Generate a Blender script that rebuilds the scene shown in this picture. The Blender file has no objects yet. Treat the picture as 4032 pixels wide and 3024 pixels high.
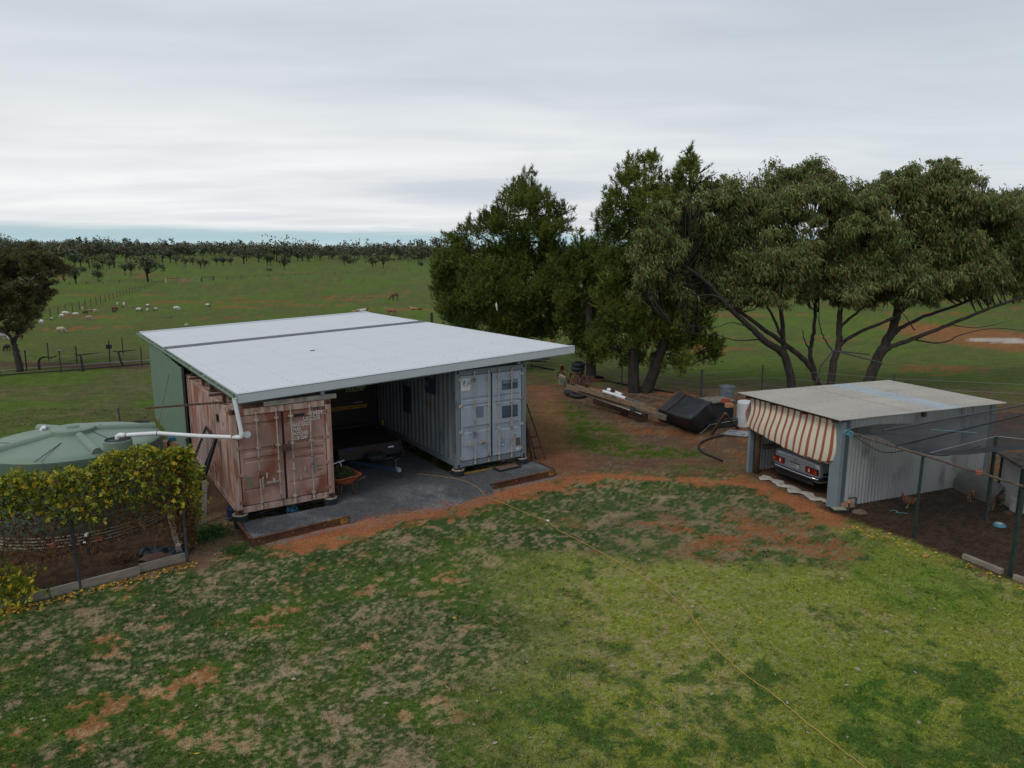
import bpy, math, random
import numpy as np
from mathutils import Vector, Matrix
random.seed(7); RNG = np.random.default_rng(11)
S = bpy.context.scene
C = S.collection
PI = math.pi

# ------------------------------------------------------------------ camera
HC, PITCH, FOC = 6.558, 0.1819, 2787.0
cam = bpy.data.cameras.new('camera'); camo = bpy.data.objects.new('camera', cam); C.objects.link(camo)
camo.location = (0, 0, HC); camo.rotation_euler = (PI/2 - PITCH, 0, 0)
cam.sensor_width = 36.0; cam.lens = FOC/4032*36; cam.clip_start = 0.1; cam.clip_end = 6000
S.camera = camo

# ------------------------------------------------------------------ view, sky, sun
S.view_settings.view_transform = 'Standard'; S.view_settings.look = 'None'
S.view_settings.exposure = 0.0; S.view_settings.gamma = 1.0; S.view_settings.use_curve_mapping = False
SUN_EL, SUN_AZ = math.radians(52), math.radians(215)       # azimuth from +Y clockwise
w = bpy.data.worlds.new('World'); S.world = w; w.use_nodes = True
nt = w.node_tree; nt.nodes.clear()
def WN(t, **k):
    n = nt.nodes.new(t)
    for a, v in k.items(): setattr(n, a, v)
    return n
def wmath(op, a, b=None, clamp=False):
    n = WN('ShaderNodeMath', operation=op); n.use_clamp = clamp
    for i, v in enumerate((a, b)):
        if v is None: continue
        if isinstance(v, (int, float)): n.inputs[i].default_value = v
        else: nt.links.new(v, n.inputs[i])
    return n.outputs[0]
def wramp(fac, stops, interp='LINEAR'):
    n = WN('ShaderNodeValToRGB'); n.color_ramp.interpolation = interp
    el = n.color_ramp.elements
    while len(el) < len(stops): el.new(0.5)
    for e, (p, c) in zip(el, stops): e.position = p; e.color = (*c, 1)
    nt.links.new(fac, n.inputs[0]); return n.outputs[0]
def wmix(fac, a, b, typ='MIX'):
    n = WN('ShaderNodeMix', data_type='RGBA', blend_type=typ)
    for i, v in ((0, fac), (6, a), (7, b)):
        if isinstance(v, (int, float)): n.inputs[i].default_value = v
        elif isinstance(v, tuple): n.inputs[i].default_value = (*v, 1)
        else: nt.links.new(v, n.inputs[i])
    return n.outputs[2]
tc = WN('ShaderNodeTexCoord'); sep = WN('ShaderNodeSeparateXYZ'); nt.links.new(tc.outputs['Generated'], sep.inputs[0])
X, Y, Z = sep.outputs
zc = wmath('ADD', wmath('MAXIMUM', Z, 0.0), 0.07)
cmb = WN('ShaderNodeCombineXYZ'); nt.links.new(wmath('DIVIDE', X, zc), cmb.inputs[0]); nt.links.new(wmath('DIVIDE', Y, zc), cmb.inputs[1])
def wnoise(scale, sx, sy, det, off, dist=0.0):
    mp = WN('ShaderNodeMapping'); mp.inputs['Scale'].default_value = (sx, sy, 1); mp.inputs['Location'].default_value = (off, off*1.7, 0)
    mp.inputs['Rotation'].default_value = (0, 0, 0.12)
    nt.links.new(cmb.outputs[0], mp.inputs[0])
    n = WN('ShaderNodeTexNoise'); n.inputs['Scale'].default_value = scale; n.inputs['Detail'].default_value = det; n.inputs['Distortion'].default_value = dist
    nt.links.new(mp.outputs[0], n.inputs[0]); return n.outputs[0]
n1 = wnoise(0.55, 0.35, 1.0, 5, 3.1, 0.3); n2 = wnoise(1.5, 0.5, 1.0, 7, 9.4, 0.6); n3 = wnoise(0.30, 0.7, 1.3, 6, 1.2, 0.8)
deck = wramp(Z, [(0.0, (.66,.69,.72)), (.05, (.88,.89,.90)), (.13, (.87,.89,.905)), (.19, (.78,.81,.845)), (.27, (.65,.695,.755)), (.42, (.60,.66,.745)), (.6, (.61,.675,.76)), (1.0, (.55,.61,.69))])
band = wramp(n1, [(.34, (.88,.895,.915)), (.60, (1.03,1.03,1.025))])
fine = wramp(n2, [(.34, (.93,.94,.95)), (.62, (1.03,1.03,1.02))])
big = wramp(n3, [(.35, (.92,.93,.95)), (.65, (1.03,1.03,1.02))])
deck = wmix(1.0, deck, band, 'MULTIPLY'); deck = wmix(1.0, deck, fine, 'MULTIPLY'); deck = wmix(1.0, deck, big, 'MULTIPLY')
gx = wmath('POWER', wmath('DIVIDE', wmath('SUBTRACT', X, -0.03), 0.19), 2.0); gz0 = wmath('POWER', wmath('DIVIDE', wmath('SUBTRACT', Z, 0.085), 0.022), 2.0)
streak = wmath('MULTIPLY', wmath('SUBTRACT', wmath('ADD', wmath('MULTIPLY', wmath('POWER', 2.718, wmath('MULTIPLY', wmath('ADD', gx, gz0), -1.0)), 0.5), n2), 0.62), 5.0, clamp=True)
deck = wmix(wmath('MULTIPLY', streak, wmath('POWER', 2.718, wmath('MULTIPLY', wmath('ADD', gx, gz0), -0.7))), deck, (.60,.655,.71))
side = wramp(X, [(.0, (1,1,1)), (.5, (.85,.882,.905))])
deck = wmix(1.0, deck, side, 'MULTIPLY')
sky = WN('ShaderNodeTexSky'); sky.sky_type = 'NISHITA'; sky.sun_disc = False
sky.sun_elevation = SUN_EL; sky.sun_rotation = SUN_AZ; sky.altitude = 200
skyc = wmix(1.0, sky.outputs[0], (.10, .10, .10), 'MULTIPLY')
strip = wramp(Z, [(0.0, (.60,.74,.80)), (.010, (.56,.73,.80)), (.020, (.42,.63,.72)), (.026, (.44,.62,.70)), (.040, (.55,.69,.75))])
strip = wmix(0.2, strip, skyc)
edge = wmath('ADD', wmath('ADD', wmath('MULTIPLY', X, -0.010), 0.0285), wmath('MULTIPLY', wmath('SUBTRACT', n2, 0.5), 0.016))
fac = wmath('MULTIPLY', wmath('SUBTRACT', Z, edge), 120.0, clamp=False)
fac = wmath('ADD', fac, 0.5, clamp=True)
nt.nodes['Math'] if False else None
col = wmix(fac, strip, deck)
bg = WN('ShaderNodeBackground'); bg.inputs[1].default_value = 1.0
nt.links.new(col, bg.inputs[0]); wo = WN('ShaderNodeOutputWorld'); nt.links.new(bg.outputs[0], wo.inputs[0])
sun = bpy.data.lights.new('sun', 'SUN'); sun.energy = 1.1; sun.angle = math.radians(20); sun.color = (1, .96, .9)
suno = bpy.data.objects.new('sun', sun); C.objects.link(suno)
sd = Vector((math.sin(SUN_AZ)*math.cos(SUN_EL), math.cos(SUN_AZ)*math.cos(SUN_EL), math.sin(SUN_EL)))
suno.rotation_euler = sd.to_track_quat('Z', 'Y').to_euler(); suno.location = (0, 0, 60)

# ------------------------------------------------------------------ terrain and picking points on it
def sstep(a, b, x):
    t = np.clip((x-a)/(b-a), 0, 1); return t*t*(3-2*t)
def terr(x, y):
    x = np.asarray(x, float); y = np.asarray(y, float)
    az = x/np.maximum(np.abs(y), 1.0)
    s = 0.0095 + 0.0085*sstep(0.15, 0.75, -az)
    d = np.maximum(y-120, 0)
    return s*d*d/(d+60) - 0.0022*d*sstep(450, 1500, d)*2
def ray(px, py):
    u, v = px-2016, py-1512
    cp, sp = math.cos(PITCH), math.sin(PITCH)
    return np.array([u, -v*sp+FOC*cp, -v*cp-FOC*sp])
def W(px, py, z=0.0):
    d = ray(px, py); t = (z-HC)/d[2]; return Vector((d[0]*t, d[1]*t, z))
def WY(px, py, yd):
    d = ray(px, py); t = yd/d[1]; return Vector((d[0]*t, yd, HC+d[2]*t))
def G(px, py):                                            # the ground point seen there
    d = ray(px, py); d = d/d[1]
    ys = np.concatenate([np.arange(5, 100, .05), np.arange(100, 900, .5)])
    h = HC + d[2]*ys - terr(d[0]*ys, ys)
    i = np.argmax(h <= 0)
    if h[i] > 0: i = len(ys)-1
    return Vector((d[0]*ys[i], ys[i], float(terr(d[0]*ys[i], ys[i]))))
def sz(px, y): return px/FOC*y                             # so many photo pixels at that distance, in metres

# ------------------------------------------------------------------ materials
def lk(nt, a, b): nt.links.new(a, b)
def mat(name, c1, c2=None, scale=6, rough=.7, metal=0, c3=None, s3=2.0, t3=(.55,.62), stretch=(1,1,1), bump=0.0, bscale=40, spec=.4, contrast=(.35,.65), detail=6, st3=None):
    m = bpy.data.materials.new(name); m.use_nodes = True; t = m.node_tree
    b = t.nodes['Principled BSDF']; b.inputs['Roughness'].default_value = rough; b.inputs['Metallic'].default_value = metal
    b.inputs['Specular IOR Level'].default_value = spec
    c2 = c2 or tuple(v*.8 for v in c1)
    co = t.nodes.new('ShaderNodeTexCoord')
    def noise(sc, st, det=detail, off=0):
        mp = t.nodes.new('ShaderNodeMapping'); mp.inputs['Scale'].default_value = st; mp.inputs['Location'].default_value = (off, off, off)
        lk(t, co.outputs['Object'], mp.inputs[0])
        n = t.nodes.new('ShaderNodeTexNoise'); n.inputs['Scale'].default_value = sc; n.inputs['Detail'].default_value = det
        lk(t, mp.outputs[0], n.inputs[0]); return n.outputs[0]
    def ramp(f, a, c, pa, pb):
        r = t.nodes.new('ShaderNodeValToRGB'); r.color_ramp.elements[0].position = pa; r.color_ramp.elements[1].position = pb
        r.color_ramp.elements[0].color = (*a, 1); r.color_ramp.elements[1].color = (*c, 1); lk(t, f, r.inputs[0]); return r.outputs[0]
    col = ramp(noise(scale, stretch), c1, c2, *contrast)
    if c3:
        f = ramp(noise(s3, st3 or stretch, 8, 5.3), (0,0,0), (1,1,1), *t3)
        mx = t.nodes.new('ShaderNodeMix'); mx.data_type = 'RGBA'; lk(t, f, mx.inputs[0]); lk(t, col, mx.inputs[6])
        mx.inputs[7].default_value = (*c3, 1); col = mx.outputs[2]
    lk(t, col, b.inputs['Base Color'])
    if bump:
        bn = t.nodes.new('ShaderNodeBump'); bn.inputs['Strength'].default_value = bump; bn.inputs['Distance'].default_value = .01
        lk(t, noise(bscale, (1,1,1), 3), bn.inputs['Height']); lk(t, bn.outputs[0], b.inputs['Normal'])
    return m
def plain(name, c, rough=.6, metal=0, spec=.4): return mat(name, c, tuple(v*.86 for v in c), 5, rough, metal, spec=spec)
def leafmat(name, rough=.6, spec=.25, gain=1.0, trans=.0):
    m = bpy.data.materials.new(name); m.use_nodes = True; t = m.node_tree
    b = t.nodes['Principled BSDF']; b.inputs['Roughness'].default_value = rough; b.inputs['Specular IOR Level'].default_value = spec
    a = t.nodes.new('ShaderNodeAttribute'); a.attribute_name = 'Col'; lk(t, a.outputs['Color'], b.inputs['Base Color'])
    if trans:
        tr = t.nodes.new('ShaderNodeBsdfTranslucent'); lk(t, a.outputs['Color'], tr.inputs[0])
        mx = t.nodes.new('ShaderNodeMixShader'); mx.inputs[0].default_value = trans
        lk(t, b.outputs[0], mx.inputs[1]); lk(t, tr.outputs[0], mx.inputs[2]); lk(t, mx.outputs[0], t.nodes['Material Output'].inputs[0])
    return m

# ------------------------------------------------------------------ objects
def tag(o, label=None, cat=None, group=None, kind=None):
    for k, v in (('label', label), ('category', cat), ('group', group), ('kind', kind)):
        if v: o[k] = v
    return o
def empty(name, loc, rz=0, label=None, cat=None, group=None):
    o = bpy.data.objects.new(name, None); C.objects.link(o); o.location = loc; o.rotation_euler = (0, 0, rz); o.empty_display_size = .2
    return tag(o, label, cat, group)
def link(name, me, m, parent=None, loc=None, rot=None):
    o = bpy.data.objects.new(name, me); C.objects.link(o)
    if m is not None and not me.materials:
        for q in (m if isinstance(m, (list, tuple)) else [m]): me.materials.append(q)
    if parent is not None: o.parent = parent
    if loc is not None: o.location = loc
    if rot is not None: o.rotation_euler = rot
    return o
def copy_tree(o, parent=None):
    c = o.copy(); C.objects.link(c); c.parent = parent
    for ch in list(o.children): copy_tree(ch, c)
    return c

class MB:
    def __init__(s): s.v = []; s.f = []; s.mi = []; s.M = None; s.cur = 0
    def add(s, vs, fs):
        n = len(s.v)
        s.v += [tuple(s.M @ Vector(q)) for q in vs] if s.M is not None else [tuple(q) for q in vs]
        s.f += [tuple(i+n for i in q) for q in fs]; s.mi += [s.cur]*len(fs); return s
    def box(s, x0, x1, y0, y1, z0, z1):
        return s.add([(x0,y0,z0),(x1,y0,z0),(x1,y1,z0),(x0,y1,z0),(x0,y0,z1),(x1,y0,z1),(x1,y1,z1),(x0,y1,z1)],
                     [(0,3,2,1),(4,5,6,7),(0,1,5,4),(1,2,6,5),(2,3,7,6),(3,0,4,7)])
    def beam(s, p0, p1, w, h, up=(0,0,1)):
        p0, p1 = Vector(p0), Vector(p1); d = (p1-p0).normalized(); up = Vector(up)
        if abs(d.dot(up)) > .98: up = Vector((0,1,0))
        sx = d.cross(up).normalized()*w/2; u = sx.cross(d).normalized()*h/2
        vs = [p-sx-u for p in (p0,)]+[p0+sx-u, p0+sx+u, p0-sx+u, p1-sx-u, p1+sx-u, p1+sx+u, p1-sx+u]
        return s.add(vs, [(3,2,1,0),(4,5,6,7),(0,1,5,4),(1,2,6,5),(2,3,7,6),(3,0,4,7)])
    def tube(s, pts, r, n=8, caps=True):
        pts = [Vector(p) for p in pts]; rs = r if isinstance(r, (list, tuple)) else [r]*len(pts)
        vs = []; ref = None
        for i, p in enumerate(pts):
            d = (pts[min(i+1, len(pts)-1)]-pts[max(i-1, 0)])
            d = d.normalized() if d.length > 1e-9 else Vector((0,0,1))
            if ref is None: ref = Vector((0,0,1)) if abs(d.z) < .9 else Vector((1,0,0))
            a = d.cross(ref)
            if a.length < 1e-5: a = d.cross(Vector((.3,.8,.1)))
            a.normalize(); b = d.cross(a).normalized(); ref = -a.cross(d) if False else a.cross(d)
            for k in range(n):
                t = 2*PI*k/n; vs.append(p+(a*math.cos(t)+b*math.sin(t))*rs[i])
        fs = []
        for i in range(len(pts)-1):
            for k in range(n):
                q = (k+1) % n; fs.append((i*n+k, i*n+q, (i+1)*n+q, (i+1)*n+k))
        if caps: fs += [tuple(range(n))[::-1], tuple((len(pts)-1)*n+k for k in range(n))]
        return s.add(vs, fs)
    def lathe(s, prof, n=24, c=(0,0,0), caps=True, sx=1.0, sy=1.0):
        vs = [(c[0]+r*sx*math.cos(2*PI*k/n), c[1]+r*sy*math.sin(2*PI*k/n), c[2]+z) for r, z in prof for k in range(n)]
        fs = [(i*n+k, i*n+(k+1) % n, (i+1)*n+(k+1) % n, (i+1)*n+k) for i in range(len(prof)-1) for k in range(n)]
        if caps: fs += [tuple(range(n))[::-1], tuple((len(prof)-1)*n+k for k in range(n))]
        return s.add(vs, fs)
    def torus(s, c, R, r, n=20, m=8, axis='z', sq=1.0):
        vs = []
        for i in range(n):
            for j in range(m):
                a, b = 2*PI*i/n, 2*PI*j/m
                q = ((R+r*math.cos(b))*math.cos(a), (R+r*math.cos(b))*math.sin(a), r*sq*math.sin(b))
                if axis == 'x': q = (q[2], q[0], q[1])
                if axis == 'y': q = (q[0], q[2], q[1])
                vs.append((c[0]+q[0], c[1]+q[1], c[2]+q[2]))
        return s.add(vs, [(i*m+j, ((i+1) % n)*m+j, ((i+1) % n)*m+(j+1) % m, i*m+(j+1) % m) for i in range(n) for j in range(m)])
    def grid(s, nu, nv, fn, th=None):
        vs = [fn(i/nu, j/nv) for i in range(nu+1) for j in range(nv+1)]
        fs = [(i*(nv+1)+j, (i+1)*(nv+1)+j, (i+1)*(nv+1)+j+1, i*(nv+1)+j+1) for i in range(nu) for j in range(nv)]
        s.add(vs, fs)
        if th is not None:
            o = Vector(th); s.add([Vector(q)+o for q in vs], [f[::-1] for f in fs])
        return s
    def prism(s, poly, h0, h1, ax='z'):
        n = len(poly)
        def P(q, h): return {'z': (q[0], q[1], h), 'y': (q[0], h, q[1]), 'x': (h, q[0], q[1])}[ax]
        return s.add([P(q, h0) for q in poly]+[P(q, h1) for q in poly],
                     [tuple(range(n))[::-1], tuple(range(n, 2*n))]+[(i, (i+1) % n, n+(i+1) % n, n+i) for i in range(n)])
    def loft(s, secs, caps=True):
        n = len(secs[0]); vs = [q for sec in secs for q in sec]
        fs = [(i*n+k, i*n+(k+1) % n, (i+1)*n+(k+1) % n, (i+1)*n+k) for i in range(len(secs)-1) for k in range(n)]
        if caps: fs += [tuple(range(n))[::-1], tuple((len(secs)-1)*n+k for k in range(n))]
        return s.add(vs, fs)
    def mesh(s, name, smooth=False, fix=True):
        me = bpy.data.meshes.new(name); me.from_pydata(s.v, [], s.f)
        if any(s.mi): me.polygons.foreach_set('material_index', s.mi)
        if fix:
            import bmesh
            bm = bmesh.new(); bm.from_mesh(me); bmesh.ops.recalc_face_normals(bm, faces=bm.faces); bm.to_mesh(me); bm.free()
        if smooth is True: me.polygons.foreach_set('use_smooth', [True]*len(me.polygons))
        elif smooth: me.shade_flat(); me.polygons.foreach_set('use_smooth', [True]*len(me.polygons)); me.set_sharp_from_angle(angle=smooth)
        me.update(); return me
    def obj(s, name, m, parent=None, smooth=False, loc=None, rot=None, fix=True):
        return link(name, s.mesh(name, smooth, fix), m, parent, loc, rot)

def npmesh(name, V, F, cols=None, smooth=False):
    me = bpy.data.meshes.new(name); nv, nf, k = len(V), len(F), F.shape[1]
    me.vertices.add(nv); me.vertices.foreach_set('co', V.astype(np.float32).ravel())
    me.loops.add(nf*k); me.loops.foreach_set('vertex_index', F.astype(np.int32).ravel())
    me.polygons.add(nf); me.polygons.foreach_set('loop_start', np.arange(0, nf*k, k, dtype=np.int32))
    if smooth: me.polygons.foreach_set('use_smooth', np.ones(nf, bool))
    if cols is not None:
        a = me.color_attributes.new('Col', 'FLOAT_COLOR', 'POINT')
        a.data.foreach_set('color', np.c_[cols, np.ones(nv)].astype(np.float32).ravel())
    me.update(calc_edges=True); return me
def unit(a): return a/np.maximum(np.linalg.norm(a, axis=1, keepdims=True), 1e-9)
def leaves(P, D, L, Wd, col, bend=.0):
    """rhombic leaves rooted at P along D, one quad each"""
    n = len(P); D = unit(D); R = unit(np.cross(D, unit(RNG.normal(size=(n, 3))))); L = L[:, None]; Wd = Wd[:, None]
    mid = P+D*L*.5; mid[:, 2] += bend*L[:, 0]
    V = np.stack([P, mid+R*Wd*.5, P+D*L, mid-R*Wd*.5], 1).reshape(-1, 3)
    return V, np.arange(4*n).reshape(-1, 4), np.repeat(col, 4, 0)
def spikes(P, D, L, Wd, col):
    """pointed blades, one triangle each"""
    n = len(P); D = unit(D); R = unit(np.cross(D, unit(RNG.normal(size=(n, 3)))))*Wd[:, None]*.5
    return np.stack([P-R, P+R, P+D*L[:, None]], 1).reshape(-1, 3), np.arange(3*n).reshape(-1, 3), np.repeat(col, 3, 0)
def joinnp(parts):
    V, F, K, o = [], [], [], 0
    for v, f, c in parts: V.append(v); F.append(f+o); K.append(c); o += len(v)
    return np.concatenate(V), np.concatenate(F), np.concatenate(K)
# lattice noise
def vnoise(x, y, sc, seed):
    x = np.asarray(x)*sc+seed*17.3; y = np.asarray(y)*sc+seed*5.9
    xi, yi = np.floor(x).astype(np.int64), np.floor(y).astype(np.int64); fx, fy = x-xi, y-yi
    fx, fy = fx*fx*(3-2*fx), fy*fy*(3-2*fy)
    def h(a, b):
        n = (a*374761393+b*668265263+seed*974711) & 0x7fffffff; n = ((n ^ (n >> 13))*1274126177) & 0x7fffffff
        return ((n ^ (n >> 16)) & 0xffff)/65535.
    return (h(xi, yi)*(1-fx)+h(xi+1, yi)*fx)*(1-fy)+(h(xi, yi+1)*(1-fx)+h(xi+1, yi+1)*fx)*fy
def fbm(x, y, sc, seed, o=4, g=.5):
    t = 0; a = 1; n = 0
    for i in range(o): t = t+a*vnoise(x, y, sc*2**i, seed+i*3); n += a; a *= g
    return t/n
_texts = {}
def text(s, size, parent, m, loc, rot=(PI/2, 0, 0), sx=1.0, name='lettering', align='LEFT', shear=0.0, th=.001, bold=0.0):
    cu = bpy.data.curves.new(name, 'FONT'); cu.body = s; cu.size = size; cu.align_x = align; cu.extrude = th; cu.shear = shear; cu.resolution_u = 2; cu.offset = bold
    o = bpy.data.objects.new(name, cu); C.objects.link(o)
    me = bpy.data.meshes.new_from_object(o.evaluated_get(bpy.context.evaluated_depsgraph_get())); bpy.data.objects.remove(o); bpy.data.curves.remove(cu)
    me.name = name; me.materials.clear()
    o = link(name, me, m, parent, loc, rot); o.scale = (sx, 1, 1); return o
def skin(verts, edges, rad, sub=1):
    me = bpy.data.meshes.new('skin'); me.from_pydata(verts, edges, []); o = bpy.data.objects.new('skin', me); C.objects.link(o)
    md = o.modifiers.new('s', 'SKIN'); md.use_smooth_shade = True
    for i, r in enumerate(rad):
        r = r if isinstance(r, tuple) else (r, r); me.skin_vertices[0].data[i].radius = r
    me.skin_vertices[0].data[0].use_root = True
    sb = o.modifiers.new('b', 'SUBSURF'); sb.levels = sub; sb.render_levels = sub
    bpy.context.view_layer.update()
    r = bpy.data.meshes.new_from_object(o.evaluated_get(bpy.context.evaluated_depsgraph_get()))
    bpy.data.objects.remove(o); r.materials.clear(); return r
ORD = ['first','second','third','fourth','fifth','sixth','seventh','eighth','ninth','tenth','eleventh','twelfth','thirteenth','fourteenth','fifteenth','sixteenth','seventeenth','eighteenth','nineteenth','twentieth','twenty-first','twenty-second','twenty-third','twenty-fourth','twenty-fifth','twenty-sixth','twenty-seventh','twenty-eighth','twenty-ninth','thirtieth']
# ------------------------------------------------------------------ ground colours
TH = .5776; OX, OY = -6.639, 16.219
ca, sa = math.cos(TH), math.sin(TH)
def toloc(x, y): return (x-OX)*ca+(y-OY)*sa, -(x-OX)*sa+(y-OY)*ca
RED = np.array([.325,.125,.056]); DRED = np.array([.135,.080,.055]); STRAW = np.array([.30,.225,.135]); CLOV = np.array([.046,.080,.024])
LAWN = np.array([.185,.205,.034]); LUSH = np.array([.088,.150,.018]); DKG = np.array([.034,.080,.013]); SOIL = np.array([.060,.036,.024]); PAD = np.array([.094,.112,.034]); BRN = np.array([.15,.11,.065])
def blob(x, y, px, py, rx, ry=None, z=0):
    p = W(px, py); ry = ry or rx
    return np.exp(-(((x-p.x)/rx)**2+((y-p.y)/ry)**2))
PENP = [(8.15,17.75),(13.7,19.85),(19.5,13.5),(10.6,12.9),(9.35,15.5)]
def inpoly(x, y, poly):
    r = np.zeros(np.shape(x), bool); n = len(poly)
    for i in range(n):
        x0, y0 = poly[i]; x1, y1 = poly[(i+1) % n]
        c = ((y0 > y) != (y1 > y)) & (x < (x1-x0)*(y-y0)/((y1-y0) if y1 != y0 else 1e-9)+x0); r ^= c
    return r
def segdist(x, y, pts):
    d = np.full(np.shape(x), 1e9)
    for (x0, y0), (x1, y1) in zip(pts, pts[1:]):
        t = np.clip(((x-x0)*(x1-x0)+(y-y0)*(y1-y0))/((x1-x0)**2+(y1-y0)**2), 0, 1)
        d = np.minimum(d, np.hypot(x-x0-t*(x1-x0), y-y0-t*(y1-y0)))
    return d
def pxs(*a): return [tuple(W(*q))[:2] for q in a]
PATH = pxs((1180,2130),(1500,2050),(1800,1985),(2120,1925),(2350,1880),(2520,1880),(2700,1895),(2950,1900),(3120,1960),(3290,2030))
PATH2 = pxs((2240,1850),(2170,1740),(2140,1560),(2160,1480))
BEDF = pxs((-200,2440),(735,2215),(830,1990),(600,1850),(-300,1900))
def mix(a, b, t): return a+(b-a)*t[..., None]
def ground_colour(x, y):
    n1 = fbm(x, y, .35, 1, 4); n2 = fbm(x, y, 1.1, 2, 4); n3 = fbm(x, y, 3.2, 3, 4); n4 = fbm(x, y, 9, 4, 3, .6); n5 = fbm(x, y, 24, 5, 2, .6)
    far = sstep(24, 60, y)
    # two kinds of front lawn
    side = sstep(-.8, 1.4, x+(n1-.5)*2.6+(y-12)*-.05)*sstep(15.9, 14.5, y+(n2-.5)*1.6-.55*np.maximum(x-5, 0))
    clover = sstep(.345, .46, n3*.46+n4*.30+n5*.24+(n2-.5)*.28)
    c = mix(np.broadcast_to(STRAW*.95, x.shape+(3,)), CLOV, clover)
    tint = sstep(.50, .66, n2*.5+n1*.5); c = mix(c, LUSH*.85, clover*tint*.6)
    bare = sstep(.56, .60, n2*.40+n3*.38+n4*.22+.045*blob(x, y, 450, 2850, 1.3, 1.0)+.03*blob(x, y, 600, 2650, 1.8, .8)+.03*blob(x, y, 150, 2520, 1.8, .8)-.048-.05*sstep(-2, 1, x))
    c = mix(c, RED*1.0, bare*(1-clover*.2))
    strawp = sstep(.535, .62, n3*.42+n4*.25+n5*.33+.06*blob(x, y, 1700, 2650, 2.2, 3)-.02); c = mix(c, STRAW*1.2, strawp*.8*(1-clover*.3))
    # right hand lawn
    l = mix(np.broadcast_to(LAWN, x.shape+(3,)), STRAW*1.05, sstep(.46, .64, n4*.35+n5*.40+n2*.25+.05*blob(x, y, 2700, 2450, 2.5, 3.5))*.75)
    l = mix(l, LUSH*1.25, sstep(.42, .60, n1*.6+n4*.4)*.35)
    dk = sstep(.525, .60, n2*.30+n3*.34+n4*.22+n5*.14+.085*blob(x, y, 3800, 2900, 2.6, 2.2)+.05*blob(x, y, 2400, 2950, 3, 1.8)+.02*blob(x, y, 3300, 2700, 3, 3)-.045*blob(x, y, 2900, 2350, 3.2, 3.2))
    l = mix(l, DKG*1.2, dk*.85)
    l = mix(l, LUSH*1.1, sstep(.35, .6, blob(x, y, 3650, 2320, 1.6, 1.6)+blob(x, y, 3300, 2150, 1.0, .8))*.55)
    c = mix(c, l, side)
    # green strip up along the lawn's top and the worn ground before the path
    worn = np.clip(blob(x, y, 2750, 2050, 3.2, 2.1)*1.25+.75*blob(x, y, 3000, 2150, 2.4, 1.2)+.5*blob(x, y, 2400, 2130, 1.3, 1.2), 0, 1)
    wc = mix(np.broadcast_to(STRAW*.66, x.shape+(3,)), CLOV*1.05, sstep(.46, .53, n3*.4+n4*.4+n5*.2)); wc = mix(wc, RED*.75, sstep(.56, .63, n2*.50+n4*.35+n5*.15))
    c = mix(c, wc, sstep(.15, 1.0, worn+(n3-.5)*1.0+(n2-.5)*.8)*.92)
    gb = np.clip(blob(x, y, 2150, 2120, 1.6, .9)+blob(x, y, 1500, 2200, 2.0, .6)*.6, 0, 1)
    c = mix(c, mix(np.broadcast_to(CLOV, x.shape+(3,)), STRAW*.8, sstep(.52, .6, n4)), sstep(.35, .7, gb+(n3-.5)*.6))
    # the yard behind: y over about 19
    yard = mix(np.broadcast_to(DRED*.98, x.shape+(3,)), RED*.72, sstep(.50, .64, n2*.6+n4*.4)); yard = mix(yard, STRAW*.62, sstep(.52, .62, n3*.4+n5*.6)*.6); yard = mix(yard, DRED*.55, sstep(.56, .64, n4*.5+n5*.5)*.6)
    grn = np.clip(blob(x, y, 2190, 1640, 1.7, 4.0)+blob(x, y, 2330, 1720, 1.6, 1.8)*.9+blob(x, y, 2560, 1780, 1.6, .8)+blob(x, y, 2750, 1850, 2.0, .7)*.6+blob(x, y, 2850, 1800, 1.3, 1.0)*.35, 0, 1)
    yard = mix(yard, mix(np.broadcast_to(LUSH*.62, x.shape+(3,)), DRED*1.2, sstep(.46, .60, n3*.4+n4*.35+n5*.25)*.85), sstep(.28, .60, grn+(n3-.5)*.75+(n4-.5)*.6))
    ys = sstep(-.5, .8, (y-(20.5-.02*x))+(n2-.5)*1.5)*sstep(1.2, 3.2, toloc(x, y)[0]-6.0)
    c = mix(c, yard, ys)
    # red path
    d = segdist(x, y, PATH); brk = .30*sstep(-1.2, 1.5, x)*sstep(7.5, 5.5, x); c = mix(c, RED*(.9+.2*n4)[..., None], sstep(.85, .25, d+brk+(n3-.5)*1.7+(n2-.5)*.9+(n4-.5)*.6))
    d = segdist(x, y, PATH2); c = mix(c, (RED*.45+DRED*.5)*(.9+.2*n4)[..., None], sstep(1.0, .3, d+(n3-.5)*1.4)*.7)
    # beyond the yard fence: litter strip, then pasture
    rp = mix(np.broadcast_to(BRN*.80, x.shape+(3,)), LUSH*.8, sstep(.5, .6, n2*.5+n4*.5)*.7)
    fy = 34.2-.25*(x-6)+(n2-.5)*3
    c = mix(c, rp, sstep(-.8, .8, y-fy)*sstep(-3, 0, x))
    past = mix(np.broadcast_to(PAD, x.shape+(3,)), LUSH*1.05, sstep(.40, .62, n1*.6+fbm(x, y, .08, 8, 3)*.4)*.55)
    past = mix(past, BRN*.85, sstep(.58, .80, fbm(x, y*2.2, .06, 12, 5)*.6+n3*.4)*.5*sstep(300, 180, y))
    past = mix(past, RED*.75, sstep(.63, .68, fbm(x*.7, y*2.5, .12, 13, 5)*.72+n2*.28+.02*sstep(60, 100, y))*.6*sstep(260, 160, y))
    c = mix(c, past, sstep(-1.5, 1.8, y-(fy+4.5))*sstep(-3, 0, x))
    # left of the buildings
    al, bl = toloc(x, y)
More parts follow.
